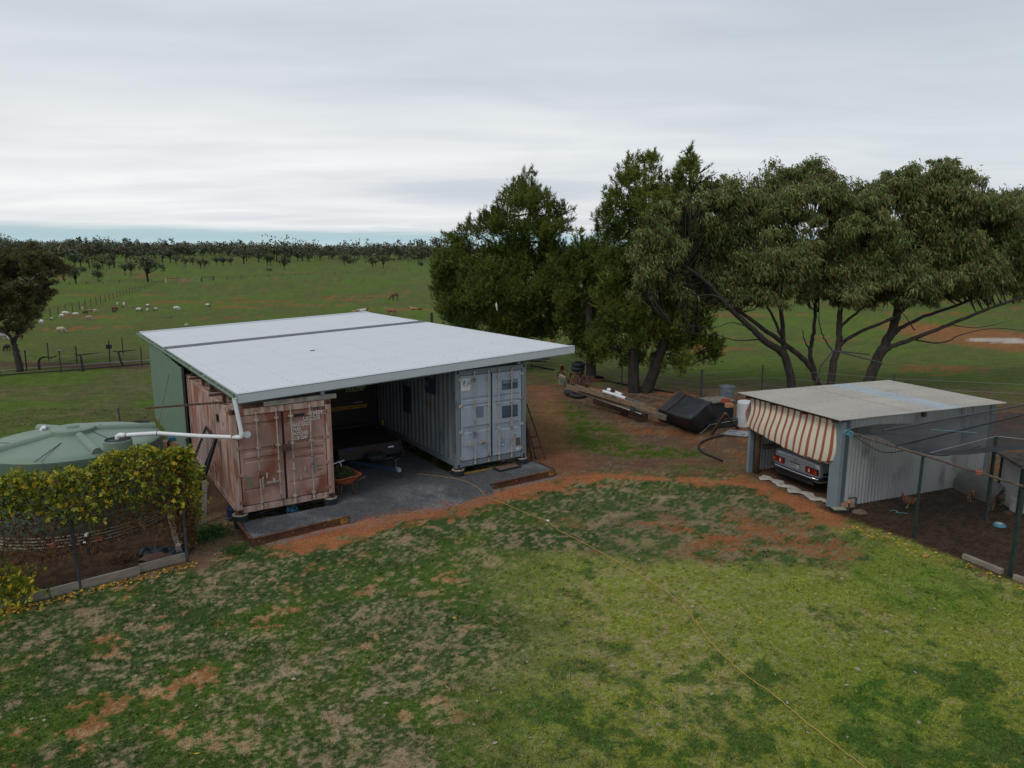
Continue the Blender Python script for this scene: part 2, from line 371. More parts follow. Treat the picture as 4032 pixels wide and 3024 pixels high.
    left = sstep(.3, -.1, al)*sstep(17.5, 19.5, y+(n2-.5)); left = np.maximum(left, sstep(14.4, 15.2, bl)*sstep(7, 4, al)); lf = mix(np.broadcast_to(PAD*.92, x.shape+(3,)), STRAW*.5, sstep(.45, .62, n3*.35+n4*.3+n2*.35)*.55)
    lf = mix(lf, LUSH*.9, sstep(.42, .66, n1)*.75)
    c = mix(c, lf, left); c = mix(c, past, sstep(44, 50, y)*sstep(.5, -.5, x-8))
    bed = sstep(1.5, .5, np.abs(y-(42.0-.11*(x+27)))+(n3-.5)*.7)*sstep(-10, -14, x)
    c = mix(c, DRED*.75, bed*.9)
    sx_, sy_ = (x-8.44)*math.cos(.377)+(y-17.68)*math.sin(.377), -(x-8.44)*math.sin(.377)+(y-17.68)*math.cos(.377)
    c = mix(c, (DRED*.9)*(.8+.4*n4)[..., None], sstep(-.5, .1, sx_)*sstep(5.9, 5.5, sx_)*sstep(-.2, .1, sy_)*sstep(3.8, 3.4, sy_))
    # soil areas
    ds = segdist(x, y, PENP+[PENP[0]]); ins = inpoly(x, y, PENP); sdn = np.where(ins, -ds, ds)
    c = mix(c, mix(np.broadcast_to(SOIL*1.15, x.shape+(3,)), SOIL*.7, sstep(.4, .6, n4)), sstep(.25, -.05, sdn+(n4-.5)*.4))
    ds = segdist(x, y, BEDF+[BEDF[0]]); ins = inpoly(x, y, BEDF); sdn = np.where(ins, -ds, ds)
    c = mix(c, mix(np.broadcast_to(SOIL*.8, x.shape+(3,)), SOIL*1.3, sstep(.4, .6, n4)), sstep(.15, -.1, sdn+(n4-.5)*.2))
    dirt = sstep(.9, .2, segdist(x, y, pxs((780,2200),(900,2120),(860,1950),(790,1880)))+(n3-.5)*.8)
    c = mix(c, DRED*1.3, dirt*.9)
    rr = np.clip(blob(x, y, 3900, 1330, 6, 14)*1.2, 0, 1); c = mix(c, RED*.8, sstep(.3, .8, rr+(n2-.5)*.5)*.8)
    gr = blob(x, y, 3950, 1340, 3.0, 1.8); c = mix(c, np.array([.42,.36,.32]), sstep(.35, .6, gr+(n3-.5)*.3))
    fr = np.clip(blob(x, y, 1060, 1310, 5, 6)+blob(x, y, 1250, 1120, 30, 3)*.0, 0, 1)
    # fresh manure-dark and crop variety far away
    c = c*(.86+.28*n5)[..., None]*(.92+.16*n3)[..., None]
    return np.clip(c, .004, 1)
ys = 1/np.linspace(1/5.6, 1/900, 470); ys = np.concatenate([[-400, -60, -10, 0, 3], ys, [1100, 1400, 1900, 2600]])
us = np.concatenate([[-14, -5, -2.2, -1.4], np.linspace(-1, 1, 500), [1.4, 2.2, 5, 14]])
Yg, Ug = np.meshgrid(ys, us, indexing='ij'); Xg = Ug*(.84*np.maximum(Yg, 0)+2.0)+np.where(np.abs(Ug) > 1.2, np.sign(Ug)*np.maximum(0, 30-Yg*.2)*(np.abs(Ug)-1)*4, 0)
gz = terr(Xg, Yg)+(fbm(Xg, Yg, 1.4, 21, 4)-.5)*.05*sstep(80, 20, Yg)+(fbm(Xg, Yg, .03, 22, 3)-.5)*1.2*sstep(60, 200, Yg)
gc = ground_colour(Xg, Yg)
nr, nc = Xg.shape; ii = np.arange(nr*nc).reshape(nr, nc)
F = np.stack([ii[:-1, :-1], ii[:-1, 1:], ii[1:, 1:], ii[1:, :-1]], -1).reshape(-1, 4)
def gheight(x, y):
    x, y = np.asarray(x, float), np.asarray(y, float)
    return terr(x, y)+(fbm(x, y, 1.4, 21, 4)-.5)*.05*sstep(80, 20, y)+(fbm(x, y, .03, 22, 3)-.5)*1.2*sstep(60, 200, y)
me = npmesh('ground', np.stack([Xg, Yg, gz], -1).reshape(-1, 3), F, gc.reshape(-1, 3), True)
mg = bpy.data.materials.new('ground'); mg.use_nodes = True; t = mg.node_tree; b = t.nodes['Principled BSDF']
b.inputs['Roughness'].default_value = .95; b.inputs['Specular IOR Level'].default_value = .03
at_ = t.nodes.new('ShaderNodeAttribute'); at_.attribute_name = 'Col'; tcn = t.nodes.new('ShaderNodeTexCoord')
def gn(sc, det, st=(1,1,1)):
    mp = t.nodes.new('ShaderNodeMapping'); mp.inputs['Scale'].default_value = st; lk(t, tcn.outputs['Object'], mp.inputs[0])
    n = t.nodes.new('ShaderNodeTexNoise'); n.inputs['Scale'].default_value = sc; n.inputs['Detail'].default_value = det; lk(t, mp.outputs[0], n.inputs[0]); return n.outputs[0]
def gr(f, a, c, pa=.35, pb=.65):
    r = t.nodes.new('ShaderNodeValToRGB'); r.color_ramp.elements[0].position = pa; r.color_ramp.elements[1].position = pb
    r.color_ramp.elements[0].color = (*a, 1); r.color_ramp.elements[1].color = (*c, 1); lk(t, f, r.inputs[0]); return r.outputs[0]
def gm(a, b_):
    m = t.nodes.new('ShaderNodeMix'); m.data_type = 'RGBA'; m.blend_type = 'MULTIPLY'; m.inputs[0].default_value = 1; lk(t, a, m.inputs[6]); lk(t, b_, m.inputs[7]); return m.outputs[2]
cc = gm(at_.outputs['Color'], gr(gn(55, 3), (.60,.60,.60), (1.35,1.35,1.30))); cc = gm(cc, gr(gn(14, 4), (.82,.84,.84), (1.15,1.13,1.1)))
cc = gm(cc, gr(gn(.9, 8, (1, 2.2, 1)), (.86,.86,.84), (1.1,1.1,1.1)))
lk(t, cc, b.inputs['Base Color']); bn = t.nodes.new('ShaderNodeBump'); bn.inputs['Strength'].default_value = .6; bn.inputs['Distance'].default_value = .03
lk(t, gn(40, 5), bn.inputs['Height']); lk(t, bn.outputs[0], b.inputs['Normal'])
tag(link('ground', me, mg), kind='structure')

# short grass, clover and straw standing on the near ground
MLEAF = leafmat('leaf', .7, .08)
def tufts(n, y0, y1, blades, hgt, seed):
    rg = np.random.default_rng(seed)
    iy = rg.uniform(1/y1**1.0, 1/y0**1.0, n); y = 1/iy; x = rg.uniform(-1, 1, n)*(.78*y+1)
    al, bl = toloc(x, y); col = ground_colour(x, y)
    green = col[:, 1]/np.maximum(col[:, 0], 1e-4); straw = (col[:, 0] > .13) & (green > .62) & (green < .95)
    ok = ((green > 1.0) | (straw & (rg.random(n) < .35))) & ~inpoly(x, y, PENP) & ~inpoly(x, y, BEDF) & ~((al > -.3) & (al < 9.1) & (bl > -1.35) & (bl < 17))
    x, y, col, green, straw = x[ok], y[ok], col[ok], green[ok], straw[ok]; n = len(x)
    z = gheight(x, y)-.005; k = blades
    P = np.repeat(np.c_[x, y, z], k, 0)+np.c_[rg.normal(0, .02, (n*k, 2)), np.zeros(n*k)]
    D = np.c_[rg.normal(0, .7, (n*k, 2)), rg.uniform(.25, 1.0, n*k)]
    sc = np.repeat(np.clip(y/11, .8, 2.4)**.6, k)
    L = rg.uniform(.5, 1.2, n*k)*hgt*sc; Wd = L*rg.uniform(.25, .5, n*k)
    c = np.repeat(col, k, 0)*rg.uniform(.75, 1.5, (n*k, 1))*np.array([1.05,1.05,1.0])
    c[:, 0] *= rg.uniform(.85, 1.2, n*k)
    return spikes(P, D, L, Wd, c)
V_, F_, K_ = joinnp([tufts(70000, 6.5, 30, 4, .042, 3), tufts(9000, 6.5, 20, 5, .075, 4), tufts(30000, 6.5, 12.5, 3, .04, 5)])
tag(link('short_grass', npmesh('short_grass', V_, F_, K_), MLEAF), 'short clover, lawn grass and dry straw growing over the yard', 'grass', kind='stuff')
# ------------------------------------------------------------------ materials used by the buildings
M_red = mat('faded red paint', (.25,.135,.11), (.40,.24,.20), 1.6, .75, c3=(.205,.070,.042), s3=1.25, t3=(.50,.60), stretch=(1,1,.55), contrast=(.38,.62), bump=.1)
M_redside = mat('faded red side', (.47,.34,.29), (.29,.17,.14), 3.2, .75, c3=(.28,.115,.068), s3=3.4, t3=(.53,.60), stretch=(2.4,2.4,.16), contrast=(.38,.62), st3=(1.5,1.5,.22))
M_rust = mat('rust', (.10,.042,.022), (.17,.075,.04), 9, .9, c3=(.045,.025,.018), s3=4, bump=.3)
M_dkrust = mat('dark rust', (.055,.03,.022), (.10,.048,.03), 9, .9, bump=.3)
M_bar = mat('weathered galvanised rod', (.42,.37,.31), (.30,.26,.22), 8, .6, c3=(.14,.07,.04), s3=5, t3=(.58,.68))
M_seal = plain('black rubber seal', (.018,.018,.02), .7)
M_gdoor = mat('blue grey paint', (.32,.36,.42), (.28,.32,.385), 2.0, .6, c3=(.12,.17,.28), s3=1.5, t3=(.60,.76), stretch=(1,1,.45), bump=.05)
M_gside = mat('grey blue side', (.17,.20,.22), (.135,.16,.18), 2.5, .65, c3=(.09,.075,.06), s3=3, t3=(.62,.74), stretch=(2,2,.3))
M_white = mat('white roof sheet', (.60,.61,.625), (.58,.59,.605), 1.2, .5, c3=(.56,.55,.53), s3=.5, t3=(.58,.85), bump=.02, spec=.5)
M_fascia = mat('grey fascia', (.47,.50,.53), (.44,.47,.50), 3, .5)
M_ftop = plain('flashing top', (.50,.52,.545), .45)
M_strip = mat('dark flashing', (.085,.088,.10), (.115,.118,.13), 4, .7)
M_green = mat('pale green sheet', (.135,.205,.145), (.125,.19,.135), 2, .6)
M_gutter = mat('green gutter', (.30,.40,.33), (.25,.35,.28), 4, .5)
M_pvc = mat('white pvc', (.72,.72,.72), (.66,.66,.66), 3, .4)
M_pot = mat('black plastic', (.03,.035,.036), (.02,.024,.026), 5, .55)
M_conc = mat('concrete', (.42,.38,.30), (.33,.30,.24), 7, .9, bump=.2)
M_steel = mat('dark steel', (.055,.06,.065), (.035,.038,.042), 6, .6)
M_galv = mat('galvanised steel', (.30,.33,.35), (.24,.27,.29), 5, .5, .3)
M_yel = plain('yellow paint', (.34,.19,.04), .8)
M_wlet = mat('white lettering', (.66,.64,.60), (.50,.47,.44), 20, .8)
M_wdim = mat('worn lettering', (.42,.32,.30), (.30,.17,.14), 30, .8)
M_black = plain('black paint', (.015,.015,.017), .6)
M_timber = mat('weathered timber', (.26,.185,.115), (.17,.12,.075), 3, .85, c3=(.23,.115,.05), s3=2, t3=(.52,.66), stretch=(1,6,6), bump=.2)
M_oldtim = mat('grey timber', (.20,.17,.135), (.12,.10,.08), 5, .9, bump=.3)
M_tyre = mat('tyre rubber', (.03,.031,.033), (.02,.02,.021), 8, .8)
M_bark = mat('pine bark', (.024,.019,.016), (.048,.039,.033), 9, .95, stretch=(1,1,.3), bump=.8, bscale=14)
M_gbark = mat('gum bark', (.026,.021,.018), (.055,.045,.038), 7, .95, stretch=(1,1,.3), bump=.7, bscale=12)
M_greybark = mat('pale bark', (.26,.235,.20), (.15,.13,.11), 6, .9)
k_ = Vector((0, 0, 1))

def onplane(px, py, o, th, b):                              # local (a, z) of a photo pixel on the wall b of a frame at o turned by th
    d = ray(px, py); c, s_ = math.cos(th), math.sin(th)
    db = -d[0]*s_+d[1]*c; ob = o[0]*s_-o[1]*c               # camera's b coordinate
    t_ = (b-ob)/db; x, y, z = d[0]*t_, d[1]*t_, HC+d[2]*t_
    return (x-o[0])*c+(y-o[1])*s_, z
# ------------------------------------------------------------------ shipping containers
def container(name, loc, L, H, m_side, m_door, label, bars, ribs, doorlabels):
    r = empty(name, loc, TH, label, 'shipping container'); Wd = 2.438
    f = MB()                                                # corner posts, rails
    for x in (0, Wd-.15): f.box(x, x+.15, 0, .12, .118, H-.118)
    for x in (0, Wd-.10): f.box(x, x+.10, L-.12, L, .118, H-.118)
    f.box(.162, Wd-.162, .005, .12, .02, .17); f.box(.162, Wd-.162, .0, .12, H-.16, H-.01)
    for x in (0.01, Wd-.07): f.box(x, x+.06, .12, L-.12, .03, .18); f.box(x, x+.06, .12, L-.12, H-.09, H-.02)
    f.box(.1, Wd-.1, L-.06, L, .02, .18); f.box(.1, Wd-.1, L-.06, L, H-.1, H-.01)
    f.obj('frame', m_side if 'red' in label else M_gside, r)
    for x in (0, Wd-.162):
        for z in (0, H-.118):
            for y in (-.006, L-.17):
                c = MB().box(x-.004, x+.166, y, y+.178, z, z+.118).obj('corner_casting', M_rust if 'red' in label else M_gside, r)
                if y < 0: MB().lathe([(.036, 0), (.036, .004)], 10, sx=1, sy=1.5).obj('hole', M_black, c, loc=(x+.081, -.008, z+.059), rot=(PI/2, 0, 0))
    # side walls, pressed
    n = int(L/.29)
    for sx, x0 in ((1, .02), (-1, Wd-.02)):
        ptsw = [(.12, 0)]
        for i in range(n):
            y = .16+i*(L-.32)/n; w_ = (L-.32)/n
            ptsw += [(y, 0), (y+.25*w_, 0), (y+.42*w_, .05), (y+.82*w_, .05), (y+w_, 0)]
        ptsw.append((L-.12, 0)); ms = MB()
        for z0, z1 in ((.18, H-.09),):
            vs = [(x0+sx*d, y, z) for y, d in ptsw for z in (z0, z1)]
            ms.add(vs, [(2*i, 2*i+2, 2*i+3, 2*i+1) for i in range(len(ptsw)-1)])
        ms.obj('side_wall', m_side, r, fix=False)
    # roof, pressed across
    rr = [(.12, 0)]
    nr_ = int(L/.22)
    for i in range(nr_):
        y = .15+i*(L-.3)/nr_; w_ = (L-.3)/nr_; rr += [(y, 0), (y+.2*w_, 0), (y+.4*w_, -.02), (y+.7*w_, -.02), (y+.9*w_, 0)]
    rr.append((L-.12, 0)); ms = MB()
    ms.add([(x, y, H-.03+d) for y, d in rr for x in (.06, Wd-.06)], [(2*i, 2*i+1, 2*i+3, 2*i+2) for i in range(len(rr)-1)])
    ms.obj('roof', M_redside if 'red' in label else M_gside, r, fix=False)
    MB().box(.1, Wd-.1, L-.05, L-.02, .1, H-.1).obj('end_wall', m_side, r)
    MB().box(.1, Wd-.1, .13, L-.1, .14, .17).obj('floor', M_dkrust, r)
    MB().box(.15, Wd-.15, .045, .06, .165, H-.15).obj('door_seal', M_seal, r)
    # doors with horizontal recesses
    for di, (x0, x1) in enumerate(((.172, Wd/2-.030), (Wd/2+.030, Wd-.172))):
        d = MB(); z0, z1 = .195, H-.18
        zs = sorted(ribs[di]); cuts = [z0+.06]
        prof = [(z0, 0), (z0+.06, 0)]
        for a, b_ in zs: prof += [(a, 0), (a+.018, .028), (b_-.018, .028), (b_, 0)]
        prof += [(z1-.06, 0), (z1, 0)]
        y0 = .016; xa, xb = x0+.07, x1-.07
        d.add([(x, y0+dd, z) for z, dd in prof for x in (xa, xb)], [(2*i, 2*i+1, 2*i+3, 2*i+2) for i in range(len(prof)-1)])
        for i in range(len(prof)-1):                        # cheeks at the ends of the recesses
            if prof[i][1] or prof[i+1][1]:
                for x in (xa, xb): d.add([(x, y0, prof[i][0]), (x, y0+prof[i][1], prof[i][0]), (x, y0+prof[i+1][1], prof[i+1][0]), (x, y0, prof[i+1][0])], [(0,1,2,3)])
        d.box(x0, xa-.0005, y0-.004, y0+.03, z0, z1); d.box(xb+.0005, x1, y0-.004, y0+.03, z0, z1)
        dr = d.obj('door', m_door, r, fix=False)
        for i in range(4):
            z = z0+.06+i*(z1-z0-.2)/3; xh = x0-.07 if di == 0 else x1-.05
            MB().box(xh, xh+.13, -.012, .012, z, z+.075).obj('hinge', m_door if 'red' in label else M_bar, dr)
        for bx in bars[di]:
            b_ = MB().tube([(bx, -.045, .06), (bx, -.045, H-.05)], .0165, 8)
            for z in (.10, H-.10): b_.tube([(bx, -.045, z-.035), (bx, -.045, z+.035)], .03, 8)
            bo = b_.obj('locking_bar', M_bar, dr, smooth=.6)
            for z in (.24, H*.36, H*.62, H-.30): MB().box(bx-.045, bx+.045, -.062, .012, z-.02, z+.02).obj('bracket', M_bar, dr)
        for q in doorlabels[di]: q(dr)
    return r
RO = Vector((OX, OY, .35)); GO = Vector((-1.617, 19.847, .391))
c4 = lambda x, y: onplane(700+x*.4219, 1450+y*.4219, RO, TH, 0)
c7 = lambda x, y: onplane(1750+x*.2833, 1430+y*.2833, GO, TH, 0)
def za(fn, x, y, o): a, z = fn(x, y); return a, z-o.z
def patch(parent, name, m, fn, o, x, y, w_, h_, y_=.009):
    a, z = za(fn, x, y, o); return MB().box(a, a+w_, y_, y_+.004, z-h_, z).obj(name, m, parent)
def handle(parent, a, z, L_, m, vert=False):
    h = MB()
    if vert: h.box(a, a+.035, -.04, -.02, z-L_, z); h.box(a-.02, a+.04, -.05, .0, z-.05, z)
    else: h.box(a, a+L_, -.05, -.03, z-.018, z+.018); h.box(a+.16, a+.21, -.06, .012, z-.06, z+.07)
    h.obj('handle', m, parent)
TR = lambda p, s, fn, o, x, y, size, sx, m, y_=.005, **k: text(s, size, p, m, (za(fn, x, y, o)[0], y_, za(fn, x, y, o)[1]), sx=sx, **k)
def red_left(d):
    a, z = za(c4, 648, 620, RO)
    MB().lathe([(.085, 0), (.085, .006)], 20).obj('vent_cover', M_pvc, d, loc=(a, .008, z), rot=(PI/2, 0, 0))
    patch(d, 'data_plate', mat('tarnished plate', (.20,.17,.11), (.15,.13,.09), 20, .6), c4, RO, 638, 1020, .19, .26)
    handle(d, za(c4, 825, 1065, RO)[0], za(c4, 825, 1065, RO)[1], .30, M_bar); handle(d, za(c4, 780, 1010, RO)[0], za(c4, 780, 1010, RO)[1], .28, M_bar, True)
    a, z = za(c4, 832, 1000, RO); MB().box(a-.02, a+.02, -.02, .01, z-.06, z+.06).obj('catch', M_bar, d)
def red_right(d):
    TR(d, 'PSCU', c4, RO, 1268, 392, .135, .92, M_black, bold=.004); TR(d, '294390', c4, RO, 1232, 442, .155, .85, M_wlet, bold=.002); TR(d, '0', c4, RO, 1382, 428, .155, .8, M_wlet)
    TR(d, 'US 2210', c4, RO, 1172, 492, .15, .82, M_wlet, bold=.002)
    for i, s_ in enumerate(('MAX GROSS', 'TARE', 'PAYLOAD', 'CUB CAP')):
        TR(d, s_, c4, RO, 1070, 550+i*41, .125, .72, M_wlet, bold=.002)
    for i, s_ in enumerate(('24,000KGS', '52,910LBS', '2,290KGS', '5,050LBS', '21,710KGS', '47,860LBS', '33.2CU.M', '1,171CU.FT')):
        TR(d, s_, c4, RO, 1243, 502+i*21, .068, .75, M_wdim)
    patch(d, 'nameplate', M_black, c4, RO, 1085, 428, .26, .075); patch(d, 'data_plate', mat('small plate', (.22,.20,.13), (.17,.15,.1), 20, .6), c4, RO, 1297, 905, .16, .05); 
    patch(d, 'data_plate', plain('small plate b', (.17,.13,.09)), c4, RO, 1305, 940, .13, .035)
    for x, y in ((1187, 940), (1150, 1020)):
        a, z = za(c4, x, y, RO); MB().box(a-.02, a+.02, -.025, .01, z-.06, z+.05).obj('catch', M_bar, d)
    a, z = za(c4, 1010, 735, RO); lb = MB().box(a-.10, a+.09, -.09, -.03, z-.08, z+.085); lb.torus((a+.0, -.09, z-.02), .055, .02, 12, 6, 'y'); lb.obj('lock_box', M_dkrust, d)
    a, z = za(c4, 1250, 815, RO); rp = MB().tube([(a-.03, -.07, z), (a+.04, -.07, z-.02), (a, -.07, z-.10), (a+.035, -.07, z-.2), (a+.01, -.07, z-.33), (a+.03, -.07, z-.46)], .014, 6); rp.torus((a, -.045, z), .03, .012, 10, 6); rp.obj('rope', plain('blue grey rope', (.10,.14,.20)), d)
def avga(fn, o, ps): return [(za(fn, *p, o)[0]+za(fn, *q, o)[0])/2 for p, q in ps]
rb = avga(c4, RO, [((722,410),(785,1300)), ((908,365),(967,1255)), ((1045,360),(1097,1235)), ((1222,335),(1270,1205))])
gb_ = avga(c7, GO, [((405,100),(418,1370)), ((598,80),(608,1330)), ((745,60),(752,1310)), ((925,40),(926,1280))])
red_ribs = ([(.46,.48)]*0+[(.455,.475)], )
def rz(fn, o, pairs, x): return [tuple(sorted((za(fn, x, y0, o)[1], za(fn, x, y1, o)[1]))) for y0, y1 in pairs]
ribsR = (rz(c4, RO, [(515, 548), (755, 805), (840, 890), (1130, 1150)], 650), rz(c4, RO, [(447, 500), (660, 705), (740, 785), (815, 850), (1035, 1058)], 1160))
ribsG = (rz(c7, GO, [(485, 530), (580, 620), (890, 980)], 300), rz(c7, GO, [(410, 440), (490, 530), (800, 895)], 1000))
red = container('red_container', RO, 6.06, 2.59, M_redside, M_red, 'faded red rusty shipping container with white stencilled door lettering beside the green tank', (rb[:2], rb[2:]), ribsR, ((red_left,), (red_right,)))
# lettering and vent on the long left side of the red container
sideM = lambda b, z: (-.004, b, z)
for s_, z, sz_, yy in (('294390', 2.02, .17, 1.15), ('2210', 1.78, .17, 1.15), ('G', 1.42, .16, .72)):
    o = text(s_, sz_, red, M_wdim, (.012, yy, z), rot=(PI/2, 0, -PI/2), sx=.62)
MB().box(-.012, .012, 1.5, 1.66, 2.02, 2.20).obj('side_vent', M_seal, red)
MB().box(-.006, .01, .26, .34, 1.0, 1.2).obj('sticker', M_yel, red)

M_navy = mat('dark blue panel', (.035,.055,.095), (.055,.075,.115), 9, .6)
M_sticker = plain('white sign', (.62,.62,.60))
def g_left(d):
    p = patch(d, 'sign', M_sticker, c7, GO, 231, 228, .30, .34)
    for i, s_ in enumerate(('Used', 'Container', 'Supplies', 'pty ltd')): TR(d, s_, c7, GO, 312, 250+i*19, .05, .8, plain('sign ink', (.10,.16,.20)), y_=.006)
    TR(d, 'SALES & HIRE', c7, GO, 248, 330, .045, .78, plain('sign red', (.45,.06,.05)), y_=.006)
    a, z = za(c7, 262, 305, GO); l = MB(); l.prism([(a, z), (a+.035, z), (a+.075, z+.09), (a+.075, z+.13), (a, z+.10)], .004, .0065, 'y'); l.obj('logo', plain('logo blue', (.08,.16,.26)), d)
    patch(d, 'blank_panel', mat('faded blue panel', (.13,.16,.21), (.155,.185,.235), 8, .6), c7, GO, 442, 605, .255, .34)
    for x, y in ((262, 1140), (458, 1105)): handle(d, za(c7, x, y, GO)[0], za(c7, x, y, GO)[1], .30, M_bar)
def g_right(d):
    patch(d, 'number_panel', M_navy, c7, GO, 803, 240, .56, .29); patch(d, 'weight_panel', M_navy, c7, GO, 805, 600, .56, .37)
    m_ = plain('panel lettering', (.40,.45,.48))
    TR(d, 'GESU', c7, GO, 808, 285, .125, .85, m_); TR(d, '582634 0', c7, GO, 925, 268, .125, .75, m_); TR(d, '45G1', c7, GO, 808, 358, .12, .8, plain('dim lettering', (.16,.20,.24)))
    m2 = plain('faint lettering', (.15,.19,.25))
    for i, s_ in enumerate(('MAX.GR.', 'TARE', 'NET', 'CU.CAP.')): TR(d, s_, c7, GO, 810, 636+i*27, .055, .8, m2)
    for i, s_ in enumerate(('30,480 KG', '67,200 LB', '3,880 KG', '8,550 LB', '26,600 KG')): TR(d, s_, c7, GO, 935, 608+i*27, .055, .8, m2)
    patch(d, 'sticker', plain('blue sticker', (.05,.26,.45)), c7, GO, 797, 1103, .11, .14)
    TR(d, 'GL', c7, GO, 800, 1145, .085, .85, M_pvc, y_=.006, bold=.002)
    patch(d, 'data_plate', mat('brown plate', (.085,.065,.045), (.11,.085,.06), 20, .6), c7, GO, 995, 1040, .165, .25); patch(d, 'sticker', M_sticker, c7, GO, 997, 1180, .125, .055)
    handle(d, za(c7, 757, 1060, GO)[0], za(c7, 757, 1060, GO)[1], .22, M_bar, True); handle(d, za(c7, 937, 1020, GO)[0], za(c7, 937, 1020, GO)[1], .32, M_bar, True)
    for x, y in ((812, 1040), (985, 1000)):
        a, z = za(c7, x, y, GO); MB().box(a-.02, a+.02, -.025, .01, z-.06, z+.05).obj('catch', M_bar, d)
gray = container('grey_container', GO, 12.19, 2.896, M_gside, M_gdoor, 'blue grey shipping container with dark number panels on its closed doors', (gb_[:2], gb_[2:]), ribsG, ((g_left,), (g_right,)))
MB().box(.004, .014, 1.25, 1.95, 1.98, 2.68).obj('number_panel', M_navy, gray)
for i, s_ in enumerate(('GESU 582634', '45G1')): text(s_, .2, gray, plain('side lettering', (.30,.34,.36)), (.002, 1.95, 2.45-.28*i), rot=(PI/2, 0, -PI/2), sx=.55)
MB().box(.002, .014, 3.1, 3.62, 1.05, 1.95).obj('dark_panel', M_navy, gray)
MB().box(.004, .012, 1.75, 1.93, 1.52, 1.72).obj('caution_label', M_yel, gray)
MB().box(-.006, .0, .012, .118, .45, 2.3).obj('side_stain', M_strip, gray)

# ------------------------------------------------------------------ carport over them
RT = .6036; RX, RY, RZL, RZR, RW, RD = -6.446, 16.325, 3.30, 3.698, 10.172, 16.336
cp = empty('carport', (RX, RY, 0), RT, 'wide skillion carport roof of white corrugated sheets spanning both shipping containers', 'carport')
slope = (RZR-RZL)/RW
def sheet(parent, b0, b1, m, name='roof_sheet', x0=.0, x1=RW, zf=None, pitch=.0762, amp=.0075, dz=0):
    n = max(4, int(round((b1-b0)/pitch*6))); vs = []
    for i in range(n+1):
        b_ = b0+(b1-b0)*i/n; z = amp*math.cos(2*PI*b_/pitch)
        for x in (x0, x1): vs.append((x, b_, (RZL+slope*x)+z+dz))
    me_ = MB().add(vs, [(2*i, 2*i+1, 2*i+3, 2*i+2) for i in range(n)]).mesh(name, True, False)
    return link(name, me_, m, parent)
fracs = [.05+i*.762 for i in range(13)]; FS = 9.75
fs_ = np.linspace(.03, FS, 14); bs_ = np.linspace(FS+.62, RD-.35, 8)
for i, (a_, b_) in enumerate(list(zip(fs_, fs_[1:]))+list(zip(bs_, bs_[1:]))): sheet(cp, a_, b_+.02, M_white, dz=.0012*(i % 2))
MB().add([(0, FS, RZL+.02), (RW, FS, RZR+.02), (RW, FS+.62, RZR+.02), (0, FS+.62, RZL+.02), (0, FS, RZL-.1), (RW, FS, RZR-.1), (RW, FS+.62, RZR-.1), (0, FS+.62, RZL-.1)], [(0,1,2,3),(4,7,6,5),(0,4,5,1),(1,5,6,2),(2,6,7,3),(3,7,4,0)]).obj('valley_flashing', M_strip, cp)
def barge(b0, b1, name, m, ht=.2, zt=.03):
    return MB().add([(x, b_, RZL+slope*x+z) for x in (-.02, RW+.02) for b_ in (b0, b1) for z in (-ht, zt)], [(0,1,3,2),(4,6,7,5),(0,4,5,1),(2,3,7,6),(1,5,7,3),(0,2,6,4)]).obj(name, m, cp)
barge(-.05, -.03, 'front_fascia', M_fascia, .20, .0); barge(-.052, .11, 'front_capping', M_ftop, -.012, .022)
barge(RD-.36, RD, 'rear_capping', M_fascia, .02, .03); barge(RD-.02, RD, 'rear_fascia', M_fascia, .18, .02)
for b0, b1 in ((0, FS), (FS+.62, RD)):
    MB().add([(RW-.02, b_, RZR-z) for b_ in (b0, b1) for z in (.03, .17)]+[(RW-.06, b_, RZR-z) for b_ in (b0, b1) for z in (.03, .17)], [(0,1,3,2),(4,6,7,5),(0,4,5,1),(2,3,7,6),(0,2,6,4),(1,5,7,3)]).obj('end_beam', M_fascia, cp)
gt = MB(); prof = [(.0,.0),(-.0,-.10),(-.10,-.10),(-.125,-.005),(-.115,-.005),(-.092,-.09),(-.01,-.09),(-.01,0)]
gt.loft([[(x-.005, b_, RZL+z+.0) for x, z in prof] for b_ in (-.05, RD)]); gt.obj('gutter', M_gutter, cp)
lt_ = MB()
rgl = np.random.default_rng(5)
for i in range(260): lt_.box(*(lambda x, y, s: (x-s, x+s, y-s*1.6, y+s*1.6, RZL-.08, RZL-.045))(-.06+rgl.normal(0, .018), rgl.uniform(.2, RD), rgl.uniform(.012, .03)))
tag(lt_.obj('leaf_litter', M_dkrust, cp), kind='stuff')
pu = 0
for x in np.linspace(.25, RW-.25, 9):
    for b0, b1 in ((.05, FS), (FS+.62, RD-.1)):
        MB().box(x-.03, x+.03, b0, b1, RZL+slope*x-.13, RZL+slope*x-.025).obj('purlin', M_galv, cp)
for b_ in (.35, 3.4, 6.4, 9.4, 12.5, 15.8):
    MB().add([(x, b_+d, RZL+slope*x-.132-z) for x in (.05, RW-.05) for d in (0, .08) for z in (.18, 0)], [(0,1,3,2),(4,6,7,5),(0,4,5,1),(2,3,7,6),(1,5,7,3),(0,2,6,4)]).obj('beam', M_galv, cp)
sc_ = MB()
for x in np.linspace(.25, RW-.25, 9):
    for b_ in np.concatenate([np.arange(.2, FS, .38), np.arange(FS+.8, RD-.4, .38)]):
        z = RZL+slope*x+.006; sc_.add([(x-.014, b_-.014, z), (x+.014, b_-.014, z), (x+.014, b_+.014, z), (x-.014, b_+.014, z), (x, b_, z+.014)], [(0,1,4),(1,2,4),(2,3,4),(3,0,4)])
tag(sc_.obj('roof_screws', plain('screw head', (.30,.31,.33)), cp), kind='stuff')
fl = MB().box(3.6, 3.75, 5.4, 5.44, RZL+slope*3.6+.01, RZL+slope*3.6+.03).obj('twig', M_dkrust, cp)
